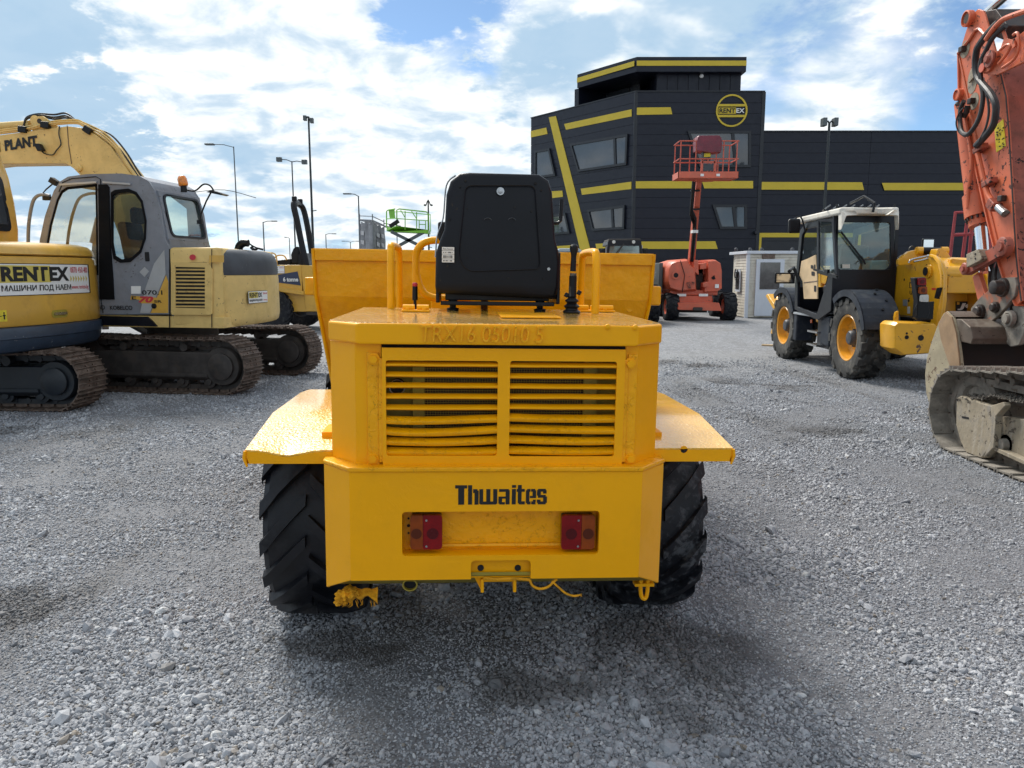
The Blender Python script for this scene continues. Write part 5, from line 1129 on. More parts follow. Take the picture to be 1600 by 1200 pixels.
# inside: seat and console, curved grab bar
s0 = KP(150,470)+kn*.5
obj('cab_seat', MB().obox(s0+Vector((0,0,.25)), (.5,.5,.16)).obox(s0+ku*.27+Vector((0,0,.66)), (.13,.5,.75), Matrix.Rotation(R(-8),3,'Y')).obox(s0+ku*.34+Vector((0,0,1.12)), (.1,.28,.22)), M['tail_hood'], cabk, .05, seg=3)
obj('console', MB().obox(s0+Vector((0,0,.05)), (.45,.45,.3)).obox(s0-ku*.02-kn*.33+Vector((0,0,.40)), (.42,.12,.12)), M['black'], cabk, .02)
obj('inner_bar', MB().tube(smooth_path(KL([(105,385),(108,360),(115,330),(124,310),(138,303),(152,302)], .9), 5), .02, 8), M['seal'], cabk)
# engine side panel with vent slats
pl_ = [(265,388),(331,387),(331,492),(322,492),(322,495),(265,493)]
a_ = KP(265,386,.01); sbp = [(a_.x, a_.y), (-3.80, 9.905), (-3.72, 9.96), (-3.72, 12.1), (a_.x+.2, 12.1)]
obj('side_body', plan_loft(sbp, [(.92,.02),(.95,0),(1.87,0),(1.90,.02),(1.91,.05)]), M['cream'], kb, smooth=40)
en = obj('engine_door', MB().holed(rounded(KL([(267,409),(325,410),(331,420),(331,492),(267,492)], -.012), .03), [KL([(274,417),(320,418),(320,482),(274,481)], -.012)], kn*.03), M['cream'], kb, .006)
obj('vent_back', MB().slab(KL([(273,416),(321,417),(321,483),(273,482)], .0), kn*.008), M['hole'], en)
for i in range(11):
    y = 421+i*5.75; obj('vent_slat', MB().slab([KP(274,y-1.2,-.01), KP(320,y-.9,-.01), KP(320,y+1.6,-.004), KP(274,y+1.3,-.004)], kn*.012), M['cream'], en)
obj('panel_seam', MB().tube(KL([(265,389),(265,512)], .004), .007, 5).tube(KL([(331,389),(331,512)], .004), .006, 5), M['hole'], kb)
obj('black_skirt', MB().slab(KL([(60,492),(230,495),(238,502),(245,510),(60,506)], -.006), kn*.03), M['jcbblack'], kb)
obj('skirt', MB().slab(KL([(56,491),(266,494),(350,496),(350,513),(56,509)], .02), kn*.5), M['cream'], kb, .012)
# counterweight
cwp = [(-3.9,9.92),(-3.76,9.97),(-3.66,10.07),(-3.57,10.25),(-3.51,10.5),(-3.47,10.85),(-3.46,11.2),(-3.5,11.6),(-3.6,11.95),(-3.75,12.1),(-3.95,12.15)]
obj('counterweight', plan_loft(cwp, [(.89,.05),(.92,.015),(1.0,0),(1.5,0),(1.555,.004)], Vector((-3.95,11.0,0))), M['cream'], kb, smooth=40)
cpp = [(-3.72,9.99)]+cwp[2:-2]+[(-3.72,12.08)]
obj('counterweight_cap', plan_loft(cpp, [(1.56,.012),(1.60,.004),(1.74,.012),(1.83,.04),(1.88,.10),(1.90,.18)], Vector((-3.85,11.0,0))), M['capgrey'], kb, smooth=60)
CK = Curve2(cwp[1:8], Vector((1,-.3,0)))
b0 = CK.find(385.5, 474); b1 = CK.find(415, 458)
P0 = CK.at(b0[0], .03, 0); P1 = CK.at(b1[0], .02, 0); ux_ = (P1-P0); zl, zh = b0[1]-.0, b0[1]+.155
rentex_plane(kb, P0+Vector((0,0,zl)), ux_, (0,0,1), ux_.length, zh-zl)
# decals
obj('silver_decal', MB().slab(KL([(257,390),(259,428),(234,489),(219,489),(227,452),(241,412)], -.002), kn*-.003), M['silver'], kb)
obj('yellow_decal', MB().slab(KL([(259.5,430),(263,440),(263,489),(235.5,489)], -.002), kn*-.003), M['gA'], kb)
def ktext(s, x0, y0, x1, y1, mt, bold=.02, shear=0): 
    a, b, c = KP(x0, y1, -.008), KP(x1, y1, -.008), KP(x0, y0, -.008); return text('lettering', s, mt, kb, a, ku, (0,0,1), height=(c.z-a.z), width=(b-a).length, bold=bold, depth=.001, shear=shear)
obj('model_decal', MB().slab(KL([(205,462),(257,466),(256,474),(221,474),(217,468),(204,468)], -.004), kn*-.003), M['gA'], kb)
ktext('E', 206, 463, 213, 468, M['letter_black']); ktext('70', 216, 463, 240, 473, M['red_print'], .05, .3); ktext('SR', 241, 469, 253, 473, M['letter_black'], .03)
ktext('070.1', 222, 453.5, 254, 460.5, M['letter_black'], .015); ktext('KOBELCO', 172, 477.5, 207, 484, M['letter_black'], .02); ktext('AND', 149, 477, 164, 483.5, M['letter_black'], .02)
obj('white_sticker', MB().slab(KL([(205,447),(220,447),(220,459),(205,459)], -.004), kn*-.002), M['white'], kb); obj('square_sticker', MB().slab(KL([(226,417),(233,424),(226,433),(218,425)], -.004), kn*-.002), M['silver'], kb)
obj('red_sticker', MB().slab([KP(301+5*math.cos(t), 402+4.6*math.sin(t), -.002) for t in np.linspace(0, 6.28, 12, endpoint=False)], kn*-.003), M['red_print'], kb)
obj('faded_sticker', MB().slab(KL([(327,399),(350,399),(350,410),(327,410)], .003), kn*-.003), M['gA'], kb)
c = KP(241, 478, -.004); obj('filler_cap', MB().lathe([(0,.035),(.012,.034),(.016,.02),(.012,.0)], c, -kn, 14), M['black'], kb)
c = KP(230, 401, -.002); obj('door_handle', MB().obox(c, (.06,.02,.12)), M['black'], cabk, .01)
# beacon, mirrors, handrails
q = KP(287, 293, .45); bc_ = obj('beacon_base', MB().cyl(q-Vector((0,0,.06)), q+Vector((0,0,.02)), .04, n=14), M['black'], kb); obj('beacon', MB().lathe([(0,.055),(.02,.062),(.09,.060),(.125,.045),(.14,.0)], q+Vector((0,0,.02)), (-.15,0,1), 20), M['beacon'], bc_, smooth=60)
mr_ = obj('mirror_arm', MB().tube(smooth_path(KL([(292,297),(305,298),(318,288),(328,290),(334,298)], .5), 5), .011, 7).tube(KL([(330,300),(322,315),(314,335),(312,347)], .5), .011, 7), M['black'], kb)
obj('mirror', MB().slab([KP(322,300,.45), KP(330,297,.45), KP(349,303,.45), KP(345,305,.45)], kn*.16).obox(KP(312,347,.5), (.06,.05,.05)), M['black'], mr_)
obj('front_handrail', MB().tube(smooth_path(KL([(44,380),(45,350),(50,320),(56,308),(66,304),(78,306)], .1), 5), .022, 9), M['cabgrey'], kb)
obj('front_lamp', MB().obox(KP(85,284,.1), (.10,.09,.07), Matrix.Rotation(.6,3,'Y')).tube(KL([(84,286),(72,296),(66,303),(78,308)], .1), .010, 6).obox(KP(74,310,.1), (.10,.06,.05)), M['black'], kb, .008)
obj('exhaust_elbow', MB().tube(smooth_path(KL([(372,395),(374,385),(380,380),(388,380)], .9), 5), [.055]*12+[.05]*4, 12), M['black'], kb)
obj('roof_aerial', MB().tube(smooth_path([q+Vector((.1,.1,-.05)), q+Vector((.5,.1,-.02)), q+Vector((.9,.15,-.12))], 4), .004, 4), M['black'], kb)
# boom
bo = 1.35
bt_ = [(-520,262),(-300,238),(0,211),(60,203),(105,197),(130,200),(150,211),(172,228),(188,251),(208,277),(226,320),(236,372),(238,420),(200,430),(190,380),(170,325),(140,286),(124,272),(115,262),(105,255),(60,255),(0,256),(-300,290),(-520,318)]
bm_ = obj('boom', MB().slab(KL(bt_, bo), kn*.34), M['cream'], kb, .012)
obj('boom_flange', MB().tube(KL([(0,254.5),(104,254),(116,262),(126,272),(150,295)], bo-.004), .014, 6), M['cream'], bm_)
obj('boom_weld', MB().tube(KL([(105,196),(107,225),(112,256)], bo-.003), .006, 5), M['trackbrown'], bm_)
c = KP(124, 262.5, bo); obj('boom_pin', MB().lathe([(-.02,.055),(.02,.055),(.03,.045),(.032,.02),(.04,.018),(.04,0)], c, -kn, 16), M['cream'], bm_)
a, b, c = KP(8, 236, bo-.008), KP(59, 228, bo-.008), KP(7, 219, bo-.008)
ux_ = (b-a).normalized(); text('lettering', 'PLANT', M['letter_black'], bm_, a, ux_, (0,0,1), height=(c.z-a.z)*.98, width=(b-a).length, bold=.05, depth=.001)
a2 = KP(-22, 241, bo-.008); b2 = KP(0.5, 237.5, bo-.008); text('lettering', 'SH', M['letter_black'], bm_, a2, (b2-a2).normalized(), (0,0,1), height=(c.z-a.z)*.98, width=(b2-a2).length, bold=.03, depth=.001)
obj('arm_cylinder', MB().cyl(KP(-420,225,bo+.17), KP(48,195,bo+.17), .065, n=16).lathe([(-.09,.075),(.09,.075)], KP(61,190,bo+.17), kn, 16), M['cream'], bm_)
obj('cylinder_bracket', MB().slab(KL([(52,183),(66,181),(88,196),(92,201),(50,205)], bo+.04), kn*.04).slab(KL([(52,183),(66,181),(88,196),(92,201),(50,205)], bo+.26), kn*.04), M['cream'], bm_, .006)
c = KP(61,189,bo+.03); obj('bracket_pin', MB().cyl(c, c+kn*.3, .035, n=14), M['pin'], bm_)
pipes = MB()
for i, (dy, o2) in enumerate(((0, -.01), (3, .03), (-3, .06), (1.5, .12), (-1.5, .22), (2, .30))):
    pipes.tube(smooth_path([KP(-300,232+dy,bo+o2), KP(0,206+dy,bo+o2), KP(70,194+dy,bo+o2), KP(115,190+dy,bo+o2), KP(132,195+dy,bo+o2), KP(160,210+dy*1.5,bo+o2), KP(180,228+dy*1.5,bo+o2), KP(196,253+dy,bo+o2), KP(214,279+dy,bo+o2)], 6), .012, 6)
obj('boom_pipes', pipes, M['cream'], bm_, kind='stuff')
hs_ = MB()
for i, dy in enumerate((0, -4, 3)): hs_.tube(smooth_path([KP(37,197+dy*.3,bo+.1+i*.05), KP(42,185+dy*.4,bo+.1+i*.05), KP(60,180+dy*.5,bo+.1+i*.05), KP(85,183+dy,bo+.1+i*.05), KP(103,181+dy,bo+.1+i*.05), KP(118,189+dy*.2,bo+.1+i*.05)], 6), .014, 7)
for i in range(3): hs_.tube(smooth_path([KP(134+i*3,200-i,bo+.05+i*.06), KP(160+i*6,214-i*2,bo+.05+i*.06), KP(186+i*5,240-i*2,bo+.05+i*.06), KP(206+i*5,268,bo+.05+i*.06), KP(214+i*6,282,bo+.05+i*.06)], 6), .013, 7)
hs_.tube(smooth_path(KL([(93,197),(92,210),(95,225),(88,235),(82,242),(70,240),(65,236)], bo-.02), 5), .008, 6)
obj('hoses', hs_, M['hose'], bm_, kind='stuff')
for p in ((38,203),(73,196),(139,204)): obj('pipe_clamp', MB().obox(KP(p[0],p[1],bo+.02), (.12,.14,.09), Matrix.Rotation(.1 if p[0]<100 else .6,3,'Y')), M['black'], bm_, .01)
obj('work_lamp', MB().slab(KL([(52,224),(60,224),(66,235),(58,236)], bo-.10), kn*.08), M['black'], bm_, .008)
# undercarriage
kc = kp0-ku*1.15+kn*1.15
obj('slew_ring', MB().cyl((kc.x,kc.y,.55),(kc.x,kc.y,.90),.52,n=32).obox((kc.x,kc.y,.48), (1.2,1.7,.26)), M['trackdark'], kb)
obj('blade_arm', MB().bar(KP(165,512,.3), KP(150,505,.9), .08, .05).bar(KP(205,507,.2), KP(225,518,.5), .08, .05), M['silver'], kb)
kr = Vector((-4.9, 11.0, 0))
make_track(kb, Vector((-4.72, 10.28, 0))-kr, R(-11), 2.75, .78, .45, 40, M['trackbrown'], M['trackdark'])
make_track(kb, Vector((-4.40, 12.25, 0))-kr, R(-11), 2.75, .78, .45, 40, M['trackbrown'], M['trackdark'])

# ================================================================ FAR DUMPER with blue side panel
DY = 21.0
def DD(px, py, off=0.0): return PY(px, py, DY+off)
fd2 = thing('site_dumper', 'far yellow dumper with dark blue 6 tonne side panel and tall black roll bar', 'dumper', (-6.2, DY+.9, 0))
def DLs(l, off=0.0): return [DD(a, b, off) for a, b in l]
Y1 = Vector((0,1,0))
obj('engine_cover', MB().slab(DLs([(408,414),(470,414),(472,455),(408,446)]), Y1*1.5), M['gA'], fd2, .02)
obj('rear_cover', MB().slab(DLs([(469,414),(512,416),(512,487),(478,487),(474,456)], .03), Y1*1.4), M['gA'], fd2, .02)
obj('side_ledge', MB().slab(DLs([(408,443),(474,455),(474,461),(408,452)], -.12), Y1*.25), M['gA'], fd2, .01)
obj('chassis', MB().slab(DLs([(418,452),(476,460),(480,487),(450,487),(440,470)], .05), Y1*1.3), M['gA'], fd2, .01)
obj('chassis', MB().slab(DLs([(478,487),(520,480),(520,494),(480,492)], .05), Y1*1.3), M['trackdark'], fd2)
obj('blue_panel', MB().slab(DLs([(408,434),(465,424),(470,446),(408,438)], -.004), Y1*-.01), mat('blue_panel_paint', (.018,.03,.075), .35, coat=.3), fd2)
a, b, c = DD(442.5,440,-.02), DD(466,440,-.02), DD(442.5,433,-.02); text('lettering', '6 tonne', M['white'], fd2, a, (1,0,0), (0,0,1), height=c.z-a.z, width=b.x-a.x, bold=.03, depth=.002)
a, b, c = DD(413.7,427,-.012), DD(444.5,427,-.012), DD(413.7,416,-.012); rentex_plane(fd2, a, (1,0,0), (0,0,1), b.x-a.x, c.z-a.z)
obj('roll_bar', MB().tube(smooth_path(DLs([(479,416),(471,380),(464,345),(459,322)], .2)+DLs([(461,317)], .4)+DLs([(467,319)], 1.0)+DLs([(474,327),(480,352),(486,388),(490,416)], 1.25), 4), .085, 8), M['black'], fd2)
for p in ((460,311,.3),(469,315,1.0)): obj('work_lamp', MB().obox(DD(p[0],p[1],p[2]), (.13,.12,.15)), M['black'], fd2, .03)
obj('roll_bar_plate', MB().slab(DLs([(466,398),(474,395),(480,416),(466,416)], .2), Y1*.9), M['black'], fd2)
obj('seat', MB().slab(DLs([(454,398),(458,388),(464,384),(468,388),(467,414),(455,414)], .5), Y1*.55).slab(DLs([(428,407),(455,404),(455,414),(428,414)], .5), Y1*.55), M['black'], fd2, .05, seg=3)
for o2 in (.15, 1.15): obj('grab_rail', MB().tube(smooth_path(DLs([(412,412),(412,400),(418,395.5),(428,396),(432,402),(432.5,414)], o2), 5), .02, 6), M['gA'], fd2)
obj('grab_rail', MB().tube(smooth_path(DLs([(425,413),(430,402),(436,399),(444,400),(448,406)], .4), 5), .02, 6), M['gA'], fd2)
obj('lever', MB().slab(DLs([(420,401),(424,401),(424,414),(420,414)], .6), Y1*.1).bar(DD(410,404,.6), DD(422,405,.6), .03,.03), M['black'], fd2)
tf2 = tyre_mesh(.58, .45, .27, n=18, lug=.04, sweep=.46, dt=.14)
rt = Vector((-6.2, DY+.9, 0))
for (px, off, yy) in ((424, -.05, 0), (473, 1.75, 0)):
    c = DD(px, 470, off); make_wheel(fd2, Vector((c.x, DY+off, .58))-rt, .58, .45, .27, M['rubber'], M['hub'], M['hub'], tm=tf2, rz=R(-90))
c = DD(395, 380, 3); jm = MB().tube(smooth_path([DD(387,379,3), DD(398,386,3), DD(411,390,3)], 4), .025, 6).tube([DD(392,386,3), DD(398,392,3)], .05, 6).tube([DD(395,393,3), DD(403,388,3), DD(411,390,3)], .035, 6).tube([DD(398,388,3), Vector((DD(398,388,3).x, DY+3, 0))], .05, 8)
tag(obj('control_post', jm, M['black']), 'black jointed control handles on a post, seen above the grey counterweight cap', 'controls')
# ================================================================ GREEN SCISSOR LIFT
GY = 42.0
def G(px, py, off=0.0): return PY(px, py, GY+off)
gl_ = thing('scissor_lift', 'lime green scissor lift with raised platform beyond the yellow skip', 'scissor lift', (G(640,380).x, GY+1, 0))
obj('deck', MB().slab([G(604,355,1.6), G(620,353), G(669,359), G(669,364.5), G(620,362), G(604,361,1.6)], (0,1.2,0)), M['green'], gl_)
def pipe(pts, r=.035, nm='guard_rail', mt='green'): return obj(nm, MB().tube(pts, r, 6), M[mt], gl_)
pipe([G(620,354),G(620,328),G(624,326.5),G(666,331),G(669,334),G(669,360)]); pipe([G(604,356,1.6),G(604,330,1.6),G(607,328,1.6),G(617,326.5,.3)]); pipe([G(620,341.5),G(669,345)], .025); pipe([G(604,342,1.6),G(620,341)], .025)
for x in (633, 651): pipe([G(x,328.5+(x-620)*.09),G(x,359)], .028)
for a, b in (((626,328.5),(633,340)),((643,330),(651,342))): pipe([G(*a),G(*b)], .025)
pipe([G(655,357),G(655,344),G(665,345),G(665,358)], .03); pipe([G(655,350.5),G(665,351)], .025)
pipe([G(604,329,1.6)+Vector((0,1.2,0)), G(620,328)+Vector((0,1.2,0)), G(669,333)+Vector((0,1.2,0)), G(669,360)+Vector((0,1.2,0))], .025)
obj('control_box', MB().slab([G(607,328,1.4),G(616,327,1.0),G(617,341,1.0),G(609,341,1.4)], (0,.15,0)), M['green'], gl_)
am = [((611,362),(662,387)),((662,363),(612,390)),((662,387),(612,415)),((612,390),(662,415))]
for a, b in am:
    for o2 in (.1, 1.0): obj('scissor_arm', MB().bar(G(a[0],a[1],o2), G(b[0],b[1],o2), .10, .17), M['galv'], gl_)
z_ = G(640,415).z; x_ = G(640,415).x
obj('base', MB().box(x_-1.1, x_+1.1, GY-.1, GY+1.3, .35, max(.9, z_)), M['green'], gl_, .05)
for sx in (-.8, .8):
    for yy in (-.1, 1.1): obj('wheel', MB().lathe([(0,.3),(.02,.36),(.2,.36),(.22,.3),(.22,0)], (x_+sx, GY+yy, .36), (0,1,0), 16), M['rubber'], gl_)
obj('loose_beam', MB().bar(G(609,354,-.2), G(623,345,-.2), .12,.2), M['black'], gl_)
# ================================================================ SCAFFOLD WITH BANNER
SY = 48.0
def S(px, py, off=0.0): return PY(px, py, SY+off)
sc_ = thing('scaffold', 'scaffold bay hung with a torn faded grey banner left of the green lift', 'scaffold', (S(582,395).x, SY, 0))
bp = [S(562,343), S(582,344,-1.6), S(600,352,1.2)]
for i, p in enumerate(bp+[S(620,353,3.5)]): obj('standard', MB().cyl((p.x,p.y,0), (p.x,p.y,p.z+(.35 if i < 3 else .1)), .035, n=6), M['scaff'], sc_)
for dz in (-.0, .22):
    for i in range(2): obj('ledger', MB().cyl(bp[i]+Vector((0,0,dz)), bp[i+1]+Vector((0,0,dz)), .03, n=6), M['scaff'], sc_)
    obj('ledger', MB().cyl(bp[2]+Vector((0,0,dz-.1)), S(626,356,4)+Vector((0,0,dz-.1)), .03, n=6), M['scaff'], sc_)
obj('deck_board', MB().slab([bp[0], bp[1], bp[2], S(626,357,4), S(600,352,5)], (0,0,-.08)), M['scaff'], sc_)
def cloth(a, b, z0, seed, nx_=26):
    g_ = []; d = (b-a); n = Vector((d.y,-d.x,0)).normalized()
    for i in range(nx_+1):
        s = i/nx_; top = a.z+(b.z-a.z)*s-.12-.16*abs(math.sin(s*3.14*3+seed))**2
        g_.append([Vector((a.x+d.x*s, a.y+d.y*s, z0+(top-z0)*k/9))+n*(.07*math.sin(s*22+seed+k*.25)+.06*mnoise.noise(Vector((s*6,k*.5,seed)))) for k in range(10)])
    return MB().add([p for r in g_ for p in r]+[p+n*.01 for r in g_ for p in r], [(i*10+k, i*10+k+1, (i+1)*10+k+1, (i+1)*10+k) for i in range(nx_) for k in range(9)]+[((nx_+1)*10+i*10+k, (nx_+1)*10+(i+1)*10+k, (nx_+1)*10+(i+1)*10+k+1, (nx_+1)*10+i*10+k+1) for i in range(nx_) for k in range(9)])
obj('banner', cloth(bp[0], bp[1], .6, 1), M['banner'], sc_, smooth=80); obj('banner', cloth(bp[1], bp[2], .6, 4), M['banner'], sc_, smooth=80)
for (a_, b_, x0) in ((bp[0], bp[1], .2), (bp[1], bp[2], .15), (bp[1], bp[2], .55)):
    p = a_.lerp(b_, x0); q = a_.lerp(b_, x0+.25); nn = Vector(((b_-a_).y, -(b_-a_).x, 0)).normalized(); nn = nn if nn.y < 0 else -nn
    for k in range(4): z1 = a_.z-.7-k*.55; obj('faded_print', MB().slab([Vector((p.x,p.y,z1))+nn*.12, Vector((q.x,q.y,z1-.05))+nn*.12, Vector((q.x,q.y,z1-.3))+nn*.12, Vector((p.x,p.y,z1-.22))+nn*.12], nn*.01), M['banner_l'], sc_)
obj('brace', MB().cyl(Vector((bp[1].x,bp[1].y-.05,bp[1].z)), Vector((bp[2].x,bp[2].y-.2,.8)), .03, n=6), M['scaff'], sc_)
# ================================================================ ORANGE BOOM LIFT
LY = 25.3
def L(px, py, off=0.0): return PY(px, py, LY+off)
lf_ = thing('boom_lift', 'faded coral boom lift with basket raised and a maroon cover over its controls', 'boom lift', (L(1090,500).x, LY+1.2, 0))
rl = Vector((L(1090,500).x, LY+1.2, 0))
tl_ = tyre_mesh(.47, .42, .25, n=14, lug=.03, sweep=.2, dt=.16, block=True)
for (px, off) in ((1048, .47), (1137, .47), (1036, 2.9), (1119, 2.9)):
    c = PY(px, 480, LY+off); make_wheel(lf_, Vector((c.x, LY+off, .46))-rl, .47, .42, .25, M['rubber'], M['lift'], M['hub'], tm=tl_, flip=px < 1090)
obj('axle_beam', MB().slab([L(1059,473), L(1124,473), L(1128,486), L(1059,484)], (0,.5,0)), M['lift'], lf_, .03)
obj('chassis', MB().slab([L(1061,462,.3), L(1113,462,.3), L(1113,475,.3), L(1061,475,.3)], (0,2.4,0)), M['lift'], lf_, .03)
obj('underbody', MB().box(L(1062,480).x, L(1112,480).x, LY+.6, LY+2.8, .25, .6), M['trackdark'], lf_)
obj('tow_lug', MB().slab(rounded([L(1083,480,-.05), L(1098,480,-.05), L(1098,485,-.05), L(1083,485,-.05)], .05), (0,.05,0)), M['trackdark'], lf_)
def lob(nm, pts, d0, d, ins=.1, mt='lift'):
    P = [L(a, b, d0) for a, b in pts]; c = sum(P, Vector())/len(P); rings = []
    for f_, y in ((1-ins*1.6, 0), (1-ins*.5, .06*d), (1, .25*d), (1, .75*d), (1-ins*.5, .94*d), (1-ins*1.6, d)): rings.append([c+(p-c)*f_+Vector((0, y, 0)) for p in P])
    return obj(nm, MB().loft(rings), M[mt], lf_, smooth=50)
hl = lob('left_hood', [(1041,440),(1042,420),(1047,409),(1058,405.5),(1076,404),(1080,412),(1089,420),(1091,456),(1060,458),(1045,453)], .1, 2.2)
lob('right_hood', [(1106,406),(1119,405),(1127,410),(1129,422),(1129,452),(1122,457),(1100,458),(1100,447),(1106,440)], .2, 2.0, .06)
obj('hood_port', MB().lathe([(0,.13),(.03,.13),(.031,.08),(.0,.078)], L(1056,430,.06), (0,-1,0), 20), M['lift'], hl); obj('hood_port_hole', MB().cyl(L(1056,430,.04), L(1056,430,.10), .08, n=16), M['hole'], hl)
obj('hood_seam', MB().tube([L(1063,407,.08), L(1070,430,.06), L(1066,457,.08)], .012, 5), M['hole'], hl)
obj('swirl_print', MB().slab([L(1072,442,.08), L(1078,440,.08), L(1080,451,.08), L(1076,450,.08)], (0,-.02,0)).slab([L(1080,440,.08), L(1087,441,.08), L(1082,445,.08)], (0,-.02,0)), M['orange_dark'], hl)
obj('turntable', MB().box(L(1050,458).x, L(1126,458).x, LY+.35, LY+2.0, L(1090,462).z, L(1090,456).z+.05), M['lift'], lf_, .03)
obj('boom_mount', MB().slab([L(1084,406,.2), L(1091,406,.2), L(1092,430,.2), L(1084,424,.2)], (0,1,0)).slab([L(1090,408,.7), L(1104,409,.7), L(1106,430,.7), L(1090,427,.7)], (0,.6,0)), M['lift'], lf_, .02)
obj('machinery', MB().box(L(1091,440).x, L(1106,440).x, LY+.7, LY+1.6, L(1090,456).z, L(1090,408).z-.1), M['trackdark'], lf_)
obj('control_panel', MB().slab([L(1098,442,.1), L(1106,440,.1), L(1107,448,.1), L(1099,449,.1)], (0,.3,0)).slab([L(1094,412,.2), L(1104,410,.2), L(1104,420,.2), L(1094,421,.2)], (0,.5,0)), M['lift'], lf_, .02)
for p in ((1063,461,27,4),(1097,461,12,4)): obj('label_plate', MB().slab([L(p[0]-5,p[1]-2,.25), L(p[0]+9,p[1]-2,.25), L(p[0]+9,p[1]+2,.25), L(p[0]-5,p[1]+2,.25)], (0,-.02,0)), M['white'], lf_)
obj('label_plate', MB().slab([L(1117,444,.17), L(1123,444,.17), L(1123,450,.17), L(1117,450,.17)], (0,-.02,0)), M['white'], lf_); obj('arrow_mark', MB().slab([L(1111,434,.17), L(1116,430,.17), L(1118,436,.17), L(1114,437,.17)], (0,-.02,0)), M['hole'], lf_)
obj('side_plant', MB().box(L(1035,440).x, L(1041,440).x, LY+.6, LY+2.0, .95, 1.9), M['galv'], lf_, .02)
bo_ = obj('boom', MB().loft([[L(1077,410,.5), L(1086,410,.5), L(1086,410,.5)+Vector((0,.28,0)), L(1077,410,.5)+Vector((0,.28,0))], [L(1089,279,-1.2), L(1097,279,-1.2), L(1097,279,-1.2)+Vector((0,.25,0)), L(1089,279,-1.2)+Vector((0,.25,0))]]), M['lift'], lf_, .01)
obj('boom_hose', MB().tube([L(1085,276,-1.3), L(1081,320,-.8), L(1080,335,-.6), L(1085,350,-.3), L(1085,365,-.2), L(1081,408,.3)], .06, 8).tube([L(1082,330,-.7), L(1087,342,-.6), L(1086,358,-.3)], .04, 6), M['black'], bo_)
for y in (298, 327): obj('hose_clamp', MB().obox(L(1086,y,-1.0+(y-298)*.012), (.28,.1,.05)), M['black'], bo_)
obj('boom_joint', MB().obox(L(1085,362,-.2), (.17,.3,.09)), M['white'], bo_)
bk = hold('basket', lf_); z0_, z1_ = L(1100,278,-1.7).z, L(1100,268,-1.7).z
def Bk(px, py, off): return PY(px, py, LY-2.2+off)
xa, xb = Bk(1059.5,273,0).x, Bk(1154.5,273,0).x; zf0, zf1 = Bk(1100,278,0).z, Bk(1100,268,0).z; ztp = Bk(1100,220,0).z; zmd = Bk(1100,248,0).z
obj('toe_board', MB().box(xa, xb, LY-2.2, LY-2.16, zf0, zf1).box(xa, xb, LY-1.40, LY-1.36, zf0, zf1).box(xa, xa+.03, LY-2.2, LY-1.36, zf0, zf1).box(xb-.03, xb, LY-2.2, LY-1.36, zf0, zf1), M['lift'], bk, .008)
obj('basket_floor', MB().box(xa+.03, xb-.03, LY-2.16, LY-1.4, zf0+.02, zf0+.05), M['lift_rail'], bk)
def rl_(pts, r=.019, nm='guard_rail'): return obj(nm, MB().tube(pts, r, 7), M['lift_rail'], bk)
for yy in (LY-2.18, LY-1.38):
    for zz_ in (ztp, zmd): rl_([(xa+.03, yy, zz_), (xb-.03, yy, zz_)])
    for px in (1063, 1087, 1106, 1122, 1130, 1151): x = Bk(px, 250, 0).x; rl_([(x, yy, zf1-.02), (x+.01, yy, ztp if px not in (1106, 1122) else zmd)])
for xx in (xa+.03, xb-.03):
    for zz_ in (ztp, zmd): rl_([(xx, LY-2.18, zz_), (xx, LY-1.38, zz_)])
obj('control_console', MB().box(Bk(1098,245,0).x, Bk(1112,245,0).x, LY-2.1, LY-1.95, zmd-.08, zmd+.28), M['galv'], bk, .02); 
gt = MB()
for x in (Bk(1097,250,0).x, Bk(1117,250,0).x): gt.box(x-.03, x+.03, LY-2.23, LY-2.19, zf1, zmd-.05)
gt.box(Bk(1097,250,0).x, Bk(1117,250,0).x, LY-2.23, LY-2.19, zmd-.13, zmd-.07); obj('basket_gate', gt, M['lift_rail'], bk)
obj('gate_panel', MB().box(Bk(1099,250,0).x, Bk(1115,250,0).x, LY-2.215, LY-2.2, zf1+.02, zmd-.15), M['capgrey'], bk)
obj('console_plate', MB().box(Bk(1101,246,0).x, Bk(1111,246,0).x, LY-2.13, LY-2.11, zmd+.06, zmd+.16), M['yelldecal'], bk)
for px in (1097, 1122): c = Bk(px, 273.5, 0); obj('label_plate', MB().box(c.x-.05, c.x+.05, LY-2.215, LY-2.202, c.z-.035, c.z+.035), M['white'], bk)
obj('basket_mount', MB().slab([L(1085,276,-1.6), L(1125,276,-1.6), L(1120,281,-1.6), L(1088,282,-1.6)], (0,.5,0)), M['lift'], bk)
cv = []; pts_ = [(1087,236),(1087,224),(1088,214),(1091,212),(1124,211.5),(1128,216),(1128.5,226),(1127,238),(1108,239.5)]
P = [Bk(a, b, .05) for a, b in pts_]; c = sum(P, Vector())/len(P)
cvm = MB().loft([[c+(p-c)*f_+Vector((0, y, 0)) for p in P] for f_, y in ((.93,-.08),(1,0),(1,.35),(.92,.42))])
tag(obj('cover', cvm, M['maroon'], smooth=50), 'maroon plastic cover draped over the raised basket controls', 'cover')

